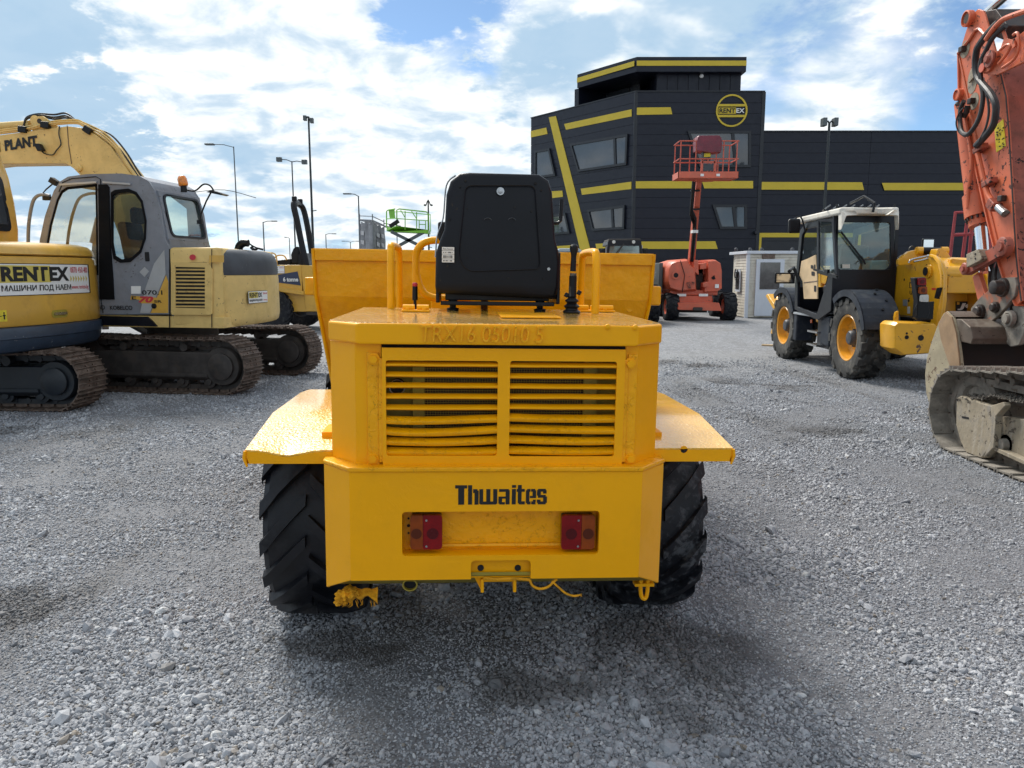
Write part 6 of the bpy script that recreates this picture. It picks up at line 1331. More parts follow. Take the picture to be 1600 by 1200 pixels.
# ================================================================ TELEHANDLER
th = thing('telehandler', 'yellow telehandler with black cab, cream roof and cardboard covering its doorway', 'telehandler', (6.1, 12.9, 0))
rt_ = Vector((6.1, 12.9, 0)); XL = 5.02
tt = tyre_mesh(.62, .44, .34, n=15, lug=.050, sweep=.30, dt=.20, block=True)
wr = PX(1319, 532, XL); wf_ = PX(1220.5, 517, XL)
for (x, y, fl) in ((XL+.22, wr.y, True), (XL+.22, wf_.y, True), (7.05, wr.y, False), (7.05, wf_.y, False)):
    make_wheel(th, Vector((x, y, .615))-rt_, .62, .44, .34, M['rubber_dust'], M['rim'], M['hub'], tm=tt, flip=fl)
def TX(l, X=XL): return [PX(a, b, X) for a, b in l]
# chassis
obj('chassis', MB().box(5.75, 6.55, wr.y-.6, wf_.y+.7, .45, .95), M['jcbblack'], th, .02); obj('axle', MB().cyl((5.3,wr.y,.6),(7.0,wr.y,.6),.13).cyl((5.3,wf_.y,.6),(7.0,wf_.y,.6),.13), M['jcb'], th)
# fenders
def arch(yc, a0, a1, r, x0, x1, nm='fender', zc=.62):
    ro, ri = [], []
    for t in np.linspace(R(a0), R(a1), 14): ro.append(Vector((0, yc-math.cos(t)*r, zc+math.sin(t)*r))); ri.append(Vector((0, yc-math.cos(t)*(r-.035), zc+math.sin(t)*(r-.035))))
    m_ = MB()
    for k in range(13): m_.slab([ro[k], ro[k+1], ri[k+1], ri[k]], (x1-x0, 0, 0))
    lipo = [p for p in ro]; lipi = [Vector((0, yc+(p.y-yc)*.86, zc+(p.z-zc)*.86)) for p in ro]
    l_ = MB()
    for k in range(13): l_.slab([lipo[k], lipo[k+1], lipi[k+1], lipi[k]], (.02, 0, 0))
    m_.xf(Matrix.Translation((x0,0,0))); l_.xf(Matrix.Translation((x0-.001,0,0)))
    f_ = obj(nm, m_, M['fender'], th, smooth=60); obj('fender_rim', l_, M['fender'], f_, smooth=60); return f_
f1 = arch(wr.y, 14, 128, .72, XL-.03, XL+.50); arch(wf_.y, 25, 128, .70, XL-.03, XL+.42); arch(wr.y, 15, 128, .76, 6.75, 7.25)
for k in range(4):
    a = R(38+k*14); c = Vector((XL+.28+.1*(k % 2), wr.y-math.cos(a)*.725, .62+math.sin(a)*.725)); obj('fender_bolt', MB().cyl(c, c+Vector((0,-math.cos(a),math.sin(a)))*.015, .022, n=8), M['black'], f1)
# cab: rear wall with big window, left side frame and open door
CY = 12.05; cx0, cx1 = PY(1303, 400, CY).x, PY(1397, 400, CY).x; cyf = 13.55
def C(px, py, Y=CY): return PY(px, py, Y)
tc_ = hold('cab', th)
zt_, zwb, zbt = C(1350,340).z, C(1350,422).z, C(1350,482).z
ow = [C(1303,335), C(1397,337), C(1398,420), C(1396,470), C(1388,484), C(1330,484), C(1303,470)]
iw = rounded([C(1309,347), C(1391,348), C(1392,412), C(1387,421), C(1310,421)], .05)
obj('rear_wall', MB().holed(ow, [iw], (0,.05,0)), M['jcbblack'], tc_, .01); obj('rear_pane', MB().slab([p+Vector((0,.02,0)) for p in iw], (0,.006,0)), M['glass_green'], tc_)
obj('lower_rear', MB().slab([C(1305,422), C(1397,422), C(1396,486), C(1320,486)], (0,.25,0)).xf(Matrix.Translation((0,.055,0))), M['jcbblack'], tc_)
obj('wiper', MB().bar(C(1314,362,CY-.03), C(1351,410,CY-.03), .035,.02).bar(C(1346,400,CY-.04), C(1352,413,CY-.04), .02,.02), M['black'], tc_)
sl = [(1246,473),(1248,410),(1258,350),(1264,341),(1303,336),(1304,486),(1290,487)]
SL_ = TX(sl, cx0); Yn = C(1303,400).y
def cs(y, z): return Vector((cx0, y, z))
obj('side_frame', MB().holed([cs(CY, 1.0), cs(CY, zt_+.02), cs(cyf-.25, zt_), cs(cyf, zt_-.12), cs(cyf+.1, 1.4), cs(cyf+.05, .95), cs(CY+.5, .82)], [[cs(CY+.12, 1.62), cs(CY+.12, zt_-.09), cs(cyf-.27, zt_-.1), cs(cyf-.12, zt_-.2), cs(cyf-.03, 1.45), cs(cyf-.08, 1.0), cs(CY+.55, .92)]], (.05,0,0)), M['jcbblack'], tc_, .01)
obj('far_frame', MB().holed([Vector((cx1, p.y, p.z)) for p in (cs(CY, 1.0), cs(CY, zt_+.02), cs(cyf, zt_-.1), cs(cyf+.1, 1.0))], [[Vector((cx1, p.y, p.z)) for p in (cs(CY+.12, 1.3), cs(CY+.12, zt_-.1), cs(cyf-.1, zt_-.2), cs(cyf-.03, 1.3))]], (.05,0,0)), M['jcbblack'], tc_)
obj('windscreen', MB().slab([Vector((cx0+.06, cyf-.02, zt_-.15)), Vector((cx1, cyf-.02, zt_-.15)), Vector((cx1, cyf+.08, 1.35)), Vector((cx0+.06, cyf+.08, 1.35))], (0,.006,0)), M['glass'], tc_)
obj('cab_front', MB().box(cx0+.05, cx1, cyf+.02, cyf+.07, .9, 1.34), M['jcbblack'], tc_)
obj('cab_floor', MB().box(cx0+.05, cx1, CY+.3, cyf, .88, .93), M['jcbblack'], tc_)
obj('cab_seat', MB().box(cx0+.25, cx0+.72, CY+.55, CY+1.0, 1.25, 1.38).slab([Vector((cx0+.25, CY+.42, 1.32)), Vector((cx0+.72, CY+.42, 1.32)), Vector((cx0+.70, CY+.34, 2.02)), Vector((cx0+.27, CY+.34, 2.02))], (0,.12,0)).box(cx0+.28, cx0+.68, CY+.5, CY+.95, .93, 1.25), M['capgrey'], tc_, .04, seg=3)
obj('steering_wheel', MB().tube([(cx0+.48+math.cos(t)*.19, CY+1.2+math.sin(t)*.10, 1.72+math.sin(t)*.15) for t in np.linspace(0, 6.28, 20, endpoint=False)], .014, 7, True).cyl((cx0+.48, CY+1.2, 1.72), (cx0+.48, CY+1.42, 1.3), .03), M['black'], tc_)
obj('console_box', MB().box(cx0+.62, cx1-.02, CY+.1, CY+.5, 1.4, 1.78), M['booth_w'], tc_, .03)
obj('dash_label', MB().slab([C(1316,413,CY-.01), C(1328,413,CY-.01), C(1328,419,CY-.01), C(1316,419,CY-.01)], (0,-.003,0)), M['roofwhite'], tc_)
# door opened back against the side, cardboard in the doorway
dr = obj('door', MB().holed(TX([(1276,341),(1302,342),(1308,436),(1276,427)], XL-.06), [TX([(1279,346),(1299,347),(1304,428),(1279,421)], XL-.06)], (.035,0,0)), M['jcbblack'], tc_, .008)
obj('door_pane', MB().slab(TX([(1279,346),(1299,347),(1304,428),(1279,421)], XL-.045), (.006,0,0)), M['glass_green'], dr)
obj('door_latch', MB().bar(PX(1272,421,XL-.1), PX(1308,432,XL-.1), .03,.03).obox(PX(1292,425,XL-.1), (.04,.12,.08)), M['black'], dr)
cbm = MB(); cbp = TX([(1249,430),(1252,408),(1262,404),(1274,398),(1277,430),(1277,467),(1256,467),(1254,440)], cx0-.02)
cbm.slab(cbp, (.02,0,0)); cb = obj('cardboard_sheet', cbm, M['cardboard'], bevel=.004); tag(cb, 'torn cardboard sheet with black print filling the telehandler doorway', 'cardboard')
for (a, b, d, e) in ((1267,414,1271,420),(1272,413,1274,422),(1268,424,1273,431),(1272,446,1275.5,456)):
    o_ = obj('black_print', MB().slab(rounded(TX([(a,b),(d,b+.5),(d,e),(a,e-.5)], cx0-.022), .02), (-.003,0,0)), M['letter_black'], cb)
obj('tape_line', MB().slab(TX([(1256,441),(1277,438.5),(1277,440),(1256,442.5)], cx0-.022), (-.002,0,0)), M['trackbrown'], cb)
# roof with two rear horns
rf_ = MB(); zr = zt_+.03
rf_.slab([Vector((cx0-.08, CY-.30, zr)), Vector((cx0+.10, CY-.42, zr-.01)), Vector((cx0+.34, CY-.25, zr)), Vector((cx1-.42, CY-.25, zr)), Vector((cx1-.26, CY-.42, zr-.01)), Vector((cx1-.12, CY-.30, zr)), Vector((cx1-.02, cyf+.15, zr-.03)), Vector((cx0-.06, cyf+.15, zr-.03))], (0,0,.10))
obj('cab_roof', rf_, M['roofwhite'], tc_, .03, seg=3)
for s, x in ((-1, cx0-.06), (1, cx1-.13)):
    obj('roof_horn', MB().slab([Vector((x, CY-.32, zr+.06)), Vector((x-s*.14, CY-.46, zr+.05)), Vector((x-s*.22, CY-.44, zr-.02)), Vector((x-s*.05, CY-.40, zr-.03)), Vector((x, CY-.36, zr-.24))], (0,.12,0)), M['roofwhite'], tc_, .015, seg=3)
rg_ = MB()
for k in range(7): a = cx0+.1+k*.13; rg_.tube([(a-.25, CY+.1, zr+.10), (a, CY+.5, zr+.20), (a+.12, CY+1.1, zr+.16)], .012, 6)
rg_.tube([(cx0, CY+.05, zr+.10), (cx0+.4, CY+.02, zr+.13), (cx1, CY+.05, zr+.10)], .013, 6).tube([(cx0+.42, CY-.3, zr+.03), (cx0+.44, CY-.3, zr+.16), (cx0+.36, CY-.1, zr+.28), (cx0+.38, CY+.4, zr+.22)], .02, 7)
for x in (cx0+.02, cx1-.02): rg_.cyl((x, CY+.05, zr+.04), (x, CY+.05, zr+.18), .015, n=6)
obj('roof_guard', rg_, M['black'], tc_)
# mirrors
mm = obj('mirror_arm', MB().tube(smooth_path([PX(1258,362,cx0), PX(1252,340,cx0-.1), PX(1243,341,cx0-.22), PX(1239,348,cx0-.28)], 5), .014, 7), M['black'], th)
obj('mirror', MB().obox(PX(1241,353,cx0-.28), (.20,.07,.24)), M['black'], mm, .04, seg=3)
m2 = obj('mirror_arm', MB().tube([PX(1249,440,cx0), PX(1240,418,cx0-.1), PX(1233,424,cx0-.25)], .03, 7), M['black'], th); q = PY(1226, 434.5, 13.6)
obj('mirror', MB().obox(q, (.36,.05,.19)), M['black'], m2, .02); obj('mirror_face', MB().obox(q+Vector((0,-.03,0)), (.31,.006,.14)), M['chrome'], m2)
# steps and tank between the wheels
obj('step_box', MB().box(XL+.08, XL+.5, wr.y+.75, wr.y+1.25, .36, .92), M['jcbblack'], th, .02); obj('tank', MB().box(XL+.02, XL+.6, wr.y+.62, wr.y+.98, .42, .90), M['fender'], th, .03)
for z in (.38, .60): obj('step', MB().box(XL-.02, XL+.2, wr.y+1.0, wr.y+1.42, z, z+.03), M['steel'], th)
obj('step', MB().box(XL-.02, XL+.3, wr.y+.85, wf_.y-.62, .86, .90), M['silver'], th, .008)
obj('step_box', MB().box(XL+.0, XL+.3, wf_.y-.75, wf_.y-.60, .40, .86), M['fender'], th, .02)
c = PX(1269, 502, XL); obj('side_lamp', MB().cyl(c, c-Vector((.02,0,0)), .03, n=12), M['lens_orange'], th)
# main body plates, boom pivot, tail
XP = 5.98
prof = TX([(1386,486),(1386,470),(1392,445),(1398,420),(1404,412),(1440,404),(1455,400),(1462,402),(1469,412),(1473,432),(1472,470),(1466,510),(1462,530),(1400,530),(1388,510)], XP)
mp = obj('main_plate', MB().slab(prof, (.07,0,0)), M['jcb'], th, .012); 
obj('main_plate', MB().slab([p+Vector((.62,0,0)) for p in prof], (.07,0,0)), M['jcb'], th, .012)
obj('plate_rim', MB().tube([p+Vector((-.005,0,0)) for p in prof[6:13]], .03, 8), M['jcb'], th)
for p, r in (((1452,424),.062), ((1462,436),.0)):
    if r: c = PX(*p, XP); obj('pivot_pin', MB().lathe([(0,r*1.6),(.03,r*1.5),(.035,r),(.05,r),(.055,0)], c, (-1,0,0), 18), M['jcb'], th); obj('pin_face', MB().cyl(c-Vector((.056,0,0)), c-Vector((.062,0,0)), r, n=16), M['black'], th)
for p in ((1413,437),(1420,470),(1432,450),(1448,415)): c = PX(*p, XP); obj('plate_hole', MB().cyl(c-Vector((.002,0,0)), c+Vector((.01,0,0)), .02, n=10), M['hole'], th)
def tlet(s, pts, mt, par=th, bold=.02):
    a, b, c = PX(*pts[0], XP-.006), PX(*pts[1], XP-.006), PX(*pts[2], XP-.006); text('lettering', s, mt, par, a, (0,-1,0), (0,0,1), height=c.z-a.z, width=abs(b.y-a.y), bold=bold, depth=.002)
obj('black_decal', MB().slab(TX([(1421,441),(1434,441),(1434,450),(1421,450)], XP-.002), (-.003,0,0)), M['letter_black'], th); tlet('5', [(1427,449),(1434,449),(1427,442)], M['white']); obj('decal_mark', MB().slab(TX([(1422,443),(1426,443),(1426,449),(1422,449)], XP-.006), (-.002,0,0)), M['jcb'], th)
tlet('UTILITY', [(1421,460),(1446,461),(1421,454)], M['letter_black'])
obj('grey_sticker', MB().slab(TX([(1411,468),(1418,468),(1418,478),(1411,478)], XP-.002), (-.003,0,0)), M['silver'], th); obj('white_sticker', MB().slab(TX([(1418,479),(1422,479),(1422,490),(1418,490)], XP-.002), (-.003,0,0)), M['white'], th)
# boom on the right of the cab, running forward
BYr = 11.0
bs = MB().box(6.12, 6.55, 11.15, 15.6, 1.36, 1.72); obj('boom', bs, M['jcb'], th, .03); obj('boom_tail', MB().slab([Vector((6.10,10.85,1.30)), Vector((6.10,10.85,1.62)), Vector((6.10,11.2,1.80)), Vector((6.10,11.9,1.83)), Vector((6.10,12.2,1.75)), Vector((6.10,12.2,1.30))], (.48,0,0)), M['jcb'], th, .02)
obj('boom_head', MB().slab([Vector((6.1,15.4,1.7)), Vector((6.1,16.2,1.2)), Vector((6.1,16.3,.8)), Vector((6.1,15.8,1.0)), Vector((6.1,15.3,1.3))], (.5,0,0)), M['jcb'], th, .02)
tpn = obj('top_bracket', MB().slab([PY(1404,406,11.6), PY(1420,393,11.6), PY(1438,389,11.6), PY(1448,392,11.6), PY(1450,402,11.6), PY(1452,412,11.6), PY(1404,414,11.6)], (0,.08,0)).slab([PY(1462,400,11.3), PY(1466,389,11.3), PY(1474,388,11.3), PY(1482,396,11.3), PY(1487,404,11.3), PY(1487,412,11.3), PY(1462,412,11.3)], (0,.2,0)), M['jcb'], th, .01)
obj('top_ram', MB().cyl(PY(1440,392,11.6), PY(1470,392,11.5), .055, n=14), M['black'], th); obj('ram_end', MB().cyl(PY(1470,392,11.5), PY(1480,392,11.5), .06, n=14).cyl(PY(1432,392,11.6), PY(1441,392,11.6), .06, n=14), M['jcb'], th)
obj('grab_loop', MB().tube(smooth_path([PY(1420,411,11.2), PY(1424,406,11.2), PY(1440,402,11.2), PY(1453,400,11.2), PY(1446,405,11.2), PY(1428,409,11.2)], 5), .014, 7), M['steel'], th)
# engine pod rear face with name
eb = obj('engine_cover', MB().slab([PY(1475,441,11.2), PY(1540,440,11.2), PY(1600,442,11.2), PY(1600,508,11.2), PY(1475,508,11.2)], (0,2.2,0)), M['jcb'], th, .03)
obj('cover_skirt', MB().slab([PY(1474,500,11.15), PY(1600,500,11.15), PY(1600,520,11.15), PY(1474,520,11.15)], (0,2.0,0)), M['jcb'], th, .02)
obj('boom_rear', MB().slab([PY(1486,404,11.05), PY(1530,408,11.05), PY(1545,420,11.05), PY(1545,441,11.05), PY(1486,441,11.05)], (0,.5,0)), M['jcb'], th, .02)
c = PY(1504, 437, 11.03); obj('plate_hole', MB().cyl(c, c+Vector((0,.02,0)), .035, n=12), M['hole'], th)
c = PY(1486, 428, 10.95); obj('cross_pin', MB().cyl(c-Vector((.15,0,0)), c+Vector((.1,0,0)), .11, n=20), M['jcb'], th)
dc = obj('name_board', MB().slab([PY(1494,471,11.18), PY(1544,471,11.18), PY(1544,486,11.18), PY(1494,486,11.18)], (0,.015,0)), M['letter_black'], th)
a, b, c = PY(1496,484.5,11.17), PY(1541,484.5,11.17), PY(1496,473.5,11.17); text('lettering', 'JCB', M['white'], dc, a, (1,0,0), (0,0,1), height=c.z-a.z, width=b.x-a.x, bold=.05, depth=.003, shear=.15)
obj('board_mark', MB().slab([PY(1495,472,11.17), PY(1499,472,11.17), PY(1499,476,11.17), PY(1495,476,11.17)], (0,-.003,0)), M['jcb'], dc)
obj('slot', MB().slab([PY(1503,455,11.19), PY(1509,455,11.19), PY(1509,458,11.19), PY(1503,458,11.19)], (0,.01,0)), M['hole'], th); obj('red_label', MB().slab(TX([(1456,450),(1462,450),(1462,453),(1456,453)], XP-.002), (-.003,0,0)), M['reddecal'], th)
# tail box and lamps
tb_ = [PY(1396,508,10.35), PY(1402,503,10.35), PY(1462,505,10.35), PY(1470,512,10.35), PY(1468,545,10.35), PY(1455,553,10.35), PY(1412,556,10.35), PY(1396,545,10.35)]
c = sum(tb_, Vector())/8; obj('tail_box', MB().loft([[c+(p-c)*f_+Vector((0,y,0)) for p in tb_] for f_, y in ((.93,0),(1,.06),(1,.36),(.95,.42))]), M['jcb_worn'], th, .01)
for (x, y, r) in ((1417,527,.028),(1439,528,.04),(1417,521,.015)):
    c = PY(x, y, 10.345); obj('box_hole', MB().cyl(c, c+Vector((0,.01,0)), r, n=12), M['hole'], th)
obj('tail_gusset', MB().slab([PY(1396,505,10.9), PY(1400,488,10.9), PY(1404,486,10.9), PY(1404,505,10.9)], (0,.05,0)), M['jcb'], th)
tlm = hold('tail_light', th)
hp = [PY(1429,434,10.3), PY(1446,433,10.3), PY(1453,488,10.3), PY(1450,498,10.3), PY(1432,498,10.3), PY(1434,470,10.3)]
obj('lamp_housing', MB().slab(hp, (0,.12,0)), M['black'], tlm, .01); obj('lamp_bracket', MB().slab([PY(1448,472,10.45), PY(1460,471,10.45), PY(1458,499,10.45), PY(1432,500,10.45), PY(1432,494,10.45)], (0,.05,0)), M['black'], tlm, .006)
for (x, y, mt_) in ((1440,440,'lens_red'), (1441.5,453.5,'lens_orange'), (1443.5,466,'lens_white')):
    c = PY(x, y, 10.295); nm = {'lens_red': 'red_lens', 'lens_orange': 'orange_lens', 'lens_white': 'white_lens'}[mt_]; obj(nm, MB().slab(rounded([c+Vector((-.058,0,-.045)), c+Vector((.058,0,-.05)), c+Vector((.05,0,.05)), c+Vector((-.06,0,.045))], .02), (0,-.02,0)), M[mt_], tlm, .006)
    obj('lens_disc', MB().cyl(c+Vector((0,-.021,0)), c+Vector((0,-.026,0)), .028, n=16), M[mt_ if mt_ == 'lens_white' else ('lens_dark' if mt_ == 'lens_red' else 'lens_odark')], tlm)
obj('lamp_cable', MB().tube(smooth_path([PY(1433,475,10.3), PY(1429,485,10.3), PY(1430,495,10.3), PY(1434,498,10.3)], 4), .008, 5), M['black'], tlm)
c = PX(1463, 460, XP-.05); obj('cable_clip', MB().slab(TX([(1467,450),(1473,449),(1468,467),(1463,466)], XP-.03), (-.03,0,0)), M['black'], th)
# upright mirror behind
q = PY(1449, 387, 13.0); pm_ = obj('mirror_pole', MB().tube([(q.x, 13.05, 1.6), (q.x+.02, 13.03, q.z-.1)], .015, 6), M['black'], th); obj('mirror', MB().obox(q, (.20,.05,.30)), M['black'], pm_, .02); obj('mirror_face', MB().obox(q+Vector((0,-.028,0)), (.165,.006,.26)), M['chrome'], pm_)
obj('engine_hoses', MB().tube(smooth_path([PY(1400,408,12.4), PY(1412,400,12.4), PY(1424,404,12.4)], 4), .03, 7).tube(smooth_path([PY(1418,403,12.4), PY(1421,388,12.4), PY(1427,385,12.4), PY(1431,396,12.4)], 4), .010, 5).tube([PY(1398,411,12.3), PY(1408,408,12.3), PY(1420,409,12.3)], .035, 7), M['hose'], th)
# carriage at the front, seen past the front wheel
obj('carriage', MB().slab(TX([(1196,462),(1199,459),(1206,470),(1213,480),(1208,483)], 5.05), (1.5,0,0)).slab(TX([(1206,465),(1217,458),(1219,466),(1211,476)], 5.2), (.08,0,0)), M['jcb_worn'], th, .008)
obj('carriage_foot', MB().slab(TX([(1204,520),(1208,508),(1210,520),(1206,525)], 5.1), (1.4,0,0)), M['jcb'], th)
pk = PZ(1200, 541); tag(obj('plank', MB().obox(pk+Vector((.05,0,.02)), (.36,.08,.035), Matrix.Rotation(-.5,3,'Z')), M['cardboard'], bevel=.004), 'short broken plank on the gravel beside the front wheel of the telehandler', 'plank')

# ================================================================ RED SCISSOR LIFT behind the telehandler
QY = 16.5
def Q(px, py, off=0.0): return PY(px, py, QY+off)
rs_ = thing('scissor_lift', 'dull red work platform with welded guard rails behind the telehandler tail', 'scissor lift', (Q(1540,500).x, QY+.7, 0))
for off in (0, 1.1):
    for pts in ([(1484,405),(1493,332),(1560,329)],[(1504,403),(1513,332)],[(1514,403),(1521,332)],[(1545,403),(1551,332)],[(1489,367),(1600,362)]):
        obj('guard_rail', MB().tube([Q(a, b, off) for a, b in pts], .035, 7), M['redlift'], rs_)
a, b = Q(1482, 405), Q(1620, 418); obj('platform', MB().box(a.x, b.x, QY-.05, QY+1.2, b.z, a.z), M['redlift'], rs_, .02)
obj('scissor_stack', MB().box(a.x+.2, b.x-.1, QY+.1, QY+1.0, .6, b.z), M['trackdark'], rs_); obj('base', MB().box(a.x, b.x, QY-.05, QY+1.2, .3, .65), M['redlift'], rs_, .03)
for x in (a.x+.3, b.x-.3): obj('wheel', MB().lathe([(0,.2),(.02,.25),(.15,.25),(.17,.2),(.17,0)], (x, QY-.08, .25), (0,1,0), 18), M['rubber'], rs_)

# ================================================================ LOADER CAB, VAN AND CAR behind the skip
VY = 25.0
def V(px, py, off=0.0): return PY(px, py, VY+off)
ld_ = thing('wheel_loader', 'loader with black roof and two round lamps above its windscreen, behind the yellow skip', 'loader', (V(975,500).x, VY+1.5, 0))
cb_ = hold('cab', ld_)
obj('cab_roof', MB().slab([V(950,376), V(1002,375.5), V(1003,383), V(949,383.5)], (0,1.4,0)), M['jcbblack'], cb_, .03); obj('roof_top', MB().slab([V(951,373.5,.1), V(1001,373,.1), V(1002,376,.1), V(950,376.5,.1)], (0,1.2,0)), M['trackdark'], cb_, .02)
obj('cab_frame', MB().holed([V(949,383.2), V(1003,382.8), V(1004,430), V(945,430)], [[V(953,384), V(999,384), V(1000,404), V(951,404)]], (0,.08,0)), M['jcbblack'], cb_)
obj('windscreen', MB().slab([V(953,384,.04), V(999,384,.04), V(1000,404,.04), V(951,404,.04)], (0,.01,0)), M['glass_green'], cb_); obj('cab_back', MB().slab([V(946,383,1.3), V(1004,383,1.3), V(1004,440,1.3), V(945,440,1.3)], (0,.05,0)), M['booth_w'], cb_)
for x in (959, 990): 
    q = V(x, 378, -.02); lp_ = obj('roof_lamp', MB().cyl(q+Vector((0,.04,0)), q, .075, n=18), M['black'], cb_); obj('lamp_glass', MB().cyl(q, q-Vector((0,.01,0)), .055, n=18), M['lens_white'], lp_)
obj('wiper', MB().bar(V(958,402,-.02), V(971,385,-.02), .03,.03).bar(V(961,402,-.02), V(975,381,-.02), .025,.025), M['trackdark'], cb_)
for x in (941, 1008): obj('mirror', MB().obox(V(x, 395, .1), (.10,.06,.24)), M['black'], cb_, .02)
obj('side_screen', MB().slab([V(936,388,.3), V(946,388,.3), V(946,404,.3), V(936,404,.3)], (0,.1,0)).slab([V(1004,388,.3), V(1012,388,.3), V(1012,404,.3), V(1004,404,.3)], (0,.1,0)), M['jcbblack'], cb_)
obj('body', MB().box(V(945,440).x, V(1005,440).x, VY-.4, VY+3.2, .5, 1.5), M['gA'], ld_, .05); obj('bonnet', MB().box(V(952,440).x, V(998,440).x, VY-1.6, VY-.45, .6, 1.4), M['gA'], ld_, .05)
rl2 = Vector((V(975,500).x, VY+1.5, 0))
for x in (940, 1010):
    for y in (-.7, 2.4): c = V(x, 480, 0); make_wheel(ld_, Vector((c.x, VY+y, .6))-rl2, .6, .45, .34, M['rubber'], M['gA'], M['hub'], tm=tt, flip=x < 975)
q = V(1012, 470, -1.6); 
vn = thing('van', 'pale blue van roof and windscreen glimpsed between seat and gear lever', 'van', (V(895,500).x, 30.0, 0))
def Vn(px, py, off=0.0): return PY(px, py, 30+off)
obj('body', MB().slab([Vn(868,400), Vn(870,390), Vn(875,388), Vn(904,388), Vn(909,391), Vn(910,402), Vn(912,425), Vn(912,455), Vn(866,455), Vn(866,425)], (0,4.2,0)), M['van_white'], vn, .08, seg=3)
obj('windscreen', MB().slab([Vn(872,393,-.02), Vn(905,393,-.02), Vn(907,412,-.02), Vn(870,412,-.02)], (0,.02,0)), M['winglass'], vn); obj('bumper', MB().slab([Vn(866,450,-.08), Vn(912,450,-.08), Vn(912,462,-.08), Vn(866,462,-.08)], (0,.2,0)), M['black'], vn, .02)
for x in (870, 908): 
    c = Vn(x, 470); obj('wheel', MB().lathe([(0,.28),(.02,.34),(.2,.34),(.22,.28),(.22,0)], (c.x-.1, 30.8, .34), (1,0,0), 18), M['rubber'], vn); obj('headlight', MB().slab(rounded([Vn(x-3,440,-.03), Vn(x+3,440,-.03), Vn(x+3,446,-.03), Vn(x-3,446,-.03)], .04), (0,.03,0)), M['lens_white'], vn)
# parked car: body loft of a real outline, glass and wheels
cr = thing('parked_car', 'dark teal car parked behind the left wheels of the coral boom lift', 'car', (L(1015,470).x, 30.0, 0))
def cary(l, Y): return [Vector((l_[0], Y, l_[1])) for l_ in l]
cxm = PY(1045, 470, 30).x; car = [(-4.3,.35),(-4.35,.65),(-4.1,.86),(-3.3,.95),(-2.7,1.38),(-2.2,1.47),(-1.3,1.47),(-.6,1.2),(-.2,.98),(0,.9),(.02,.4)]
car = [(a+cxm+.15, b) for a, b in car]; m_ = MB().loft([cary([(cxm-2+(a-cxm+2)*f_, b*(.97 if f_ < 1 else 1)) for a, b in car], y) for f_, y in ((.96,29.2),(1,29.3),(1,30.8),(.96,30.9))]); obj('body', m_, M['car_dark'], cr, .03)
obj('side_window', MB().slab(cary([(cxm-3.0,.98),(cxm-2.5,1.33),(cxm-1.1,1.37),(cxm-.35,1.0)], 29.19), (0,-.012,0)), M['winglass'], cr)
for dx in (-3.5, -.75): obj('wheel', MB().lathe([(0,.25),(.02,.32),(.19,.32),(.2,.25),(.2,0)], (cxm+dx, 29.15, .32), (0,1,0), 20), M['rubber'], cr)
obj('trim_strip', MB().slab(cary([(cxm-4.1,.70),(cxm+.1,.70),(cxm+.1,.74),(cxm-4.1,.74)], 29.20), (0,-.02,0)), M['van_white'], cr)

# ================================================================ ORANGE EXCAVATOR at the right edge
ox = thing('excavator', 'weathered orange excavator stick with hoses, dusty bucket and mud caked track at the right edge', 'excavator', (5.2, 5.4, 0))
SX = 4.97; sw = .46
def O(px, py, X=SX): return PX(px, py, X)
def OL(l, X=SX): return [O(a, b, X) for a, b in l]
stp = [(1528,14),(1537,17),(1550,60),(1556,82),(1572,150),(1577,210),(1582,300),(1588,400),(1592,440),(1596,470),(1588,478),(1570,440),(1556,395),(1545,350),(1530,285),(1512,200),(1499,150),(1498,85),(1512,40),(1518,24)]
stick = hold('stick', ox)
for x, nm in ((SX, 'side_plate'), (SX+sw-.02, 'side_plate')):
    P_ = OL(stp); obj(nm, MB().slab([p+Vector((x-SX,0,0)) for p in P_], (.02,0,0)), M['orange'], stick, .004)
near = OL([(1556,82),(1572,150),(1577,210),(1582,300),(1588,400),(1592,440),(1596,470)]); far = OL([(1498,85),(1499,150),(1512,200),(1530,285),(1545,350),(1556,395),(1570,440),(1588,478)])
m_ = MB()
for i in range(len(near)-1): m_.slab([near[i]+Vector((.02,.012,0)), near[i+1]+Vector((.02,.012,0)), near[i+1]+Vector((sw-.02,.012,0)), near[i]+Vector((sw-.02,.012,0))], (0,.02,0))
obj('under_plate', m_, M['orange_dark'], stick, smooth=60)  # darker paint carries the shade of this face turned from the sun
m_ = MB()
for i in range(len(far)-1): m_.slab([far[i]+Vector((-.02,0,0)), far[i+1]+Vector((-.02,0,0)), far[i+1]+Vector((sw+.02,0,0)), far[i]+Vector((sw+.02,0,0))], (0,-.02,0))
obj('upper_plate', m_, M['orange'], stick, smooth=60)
obj('edge_weld', MB().tube([p+Vector((-.002,0,0)) for p in near], .008, 6), M['trackdark'], stick)
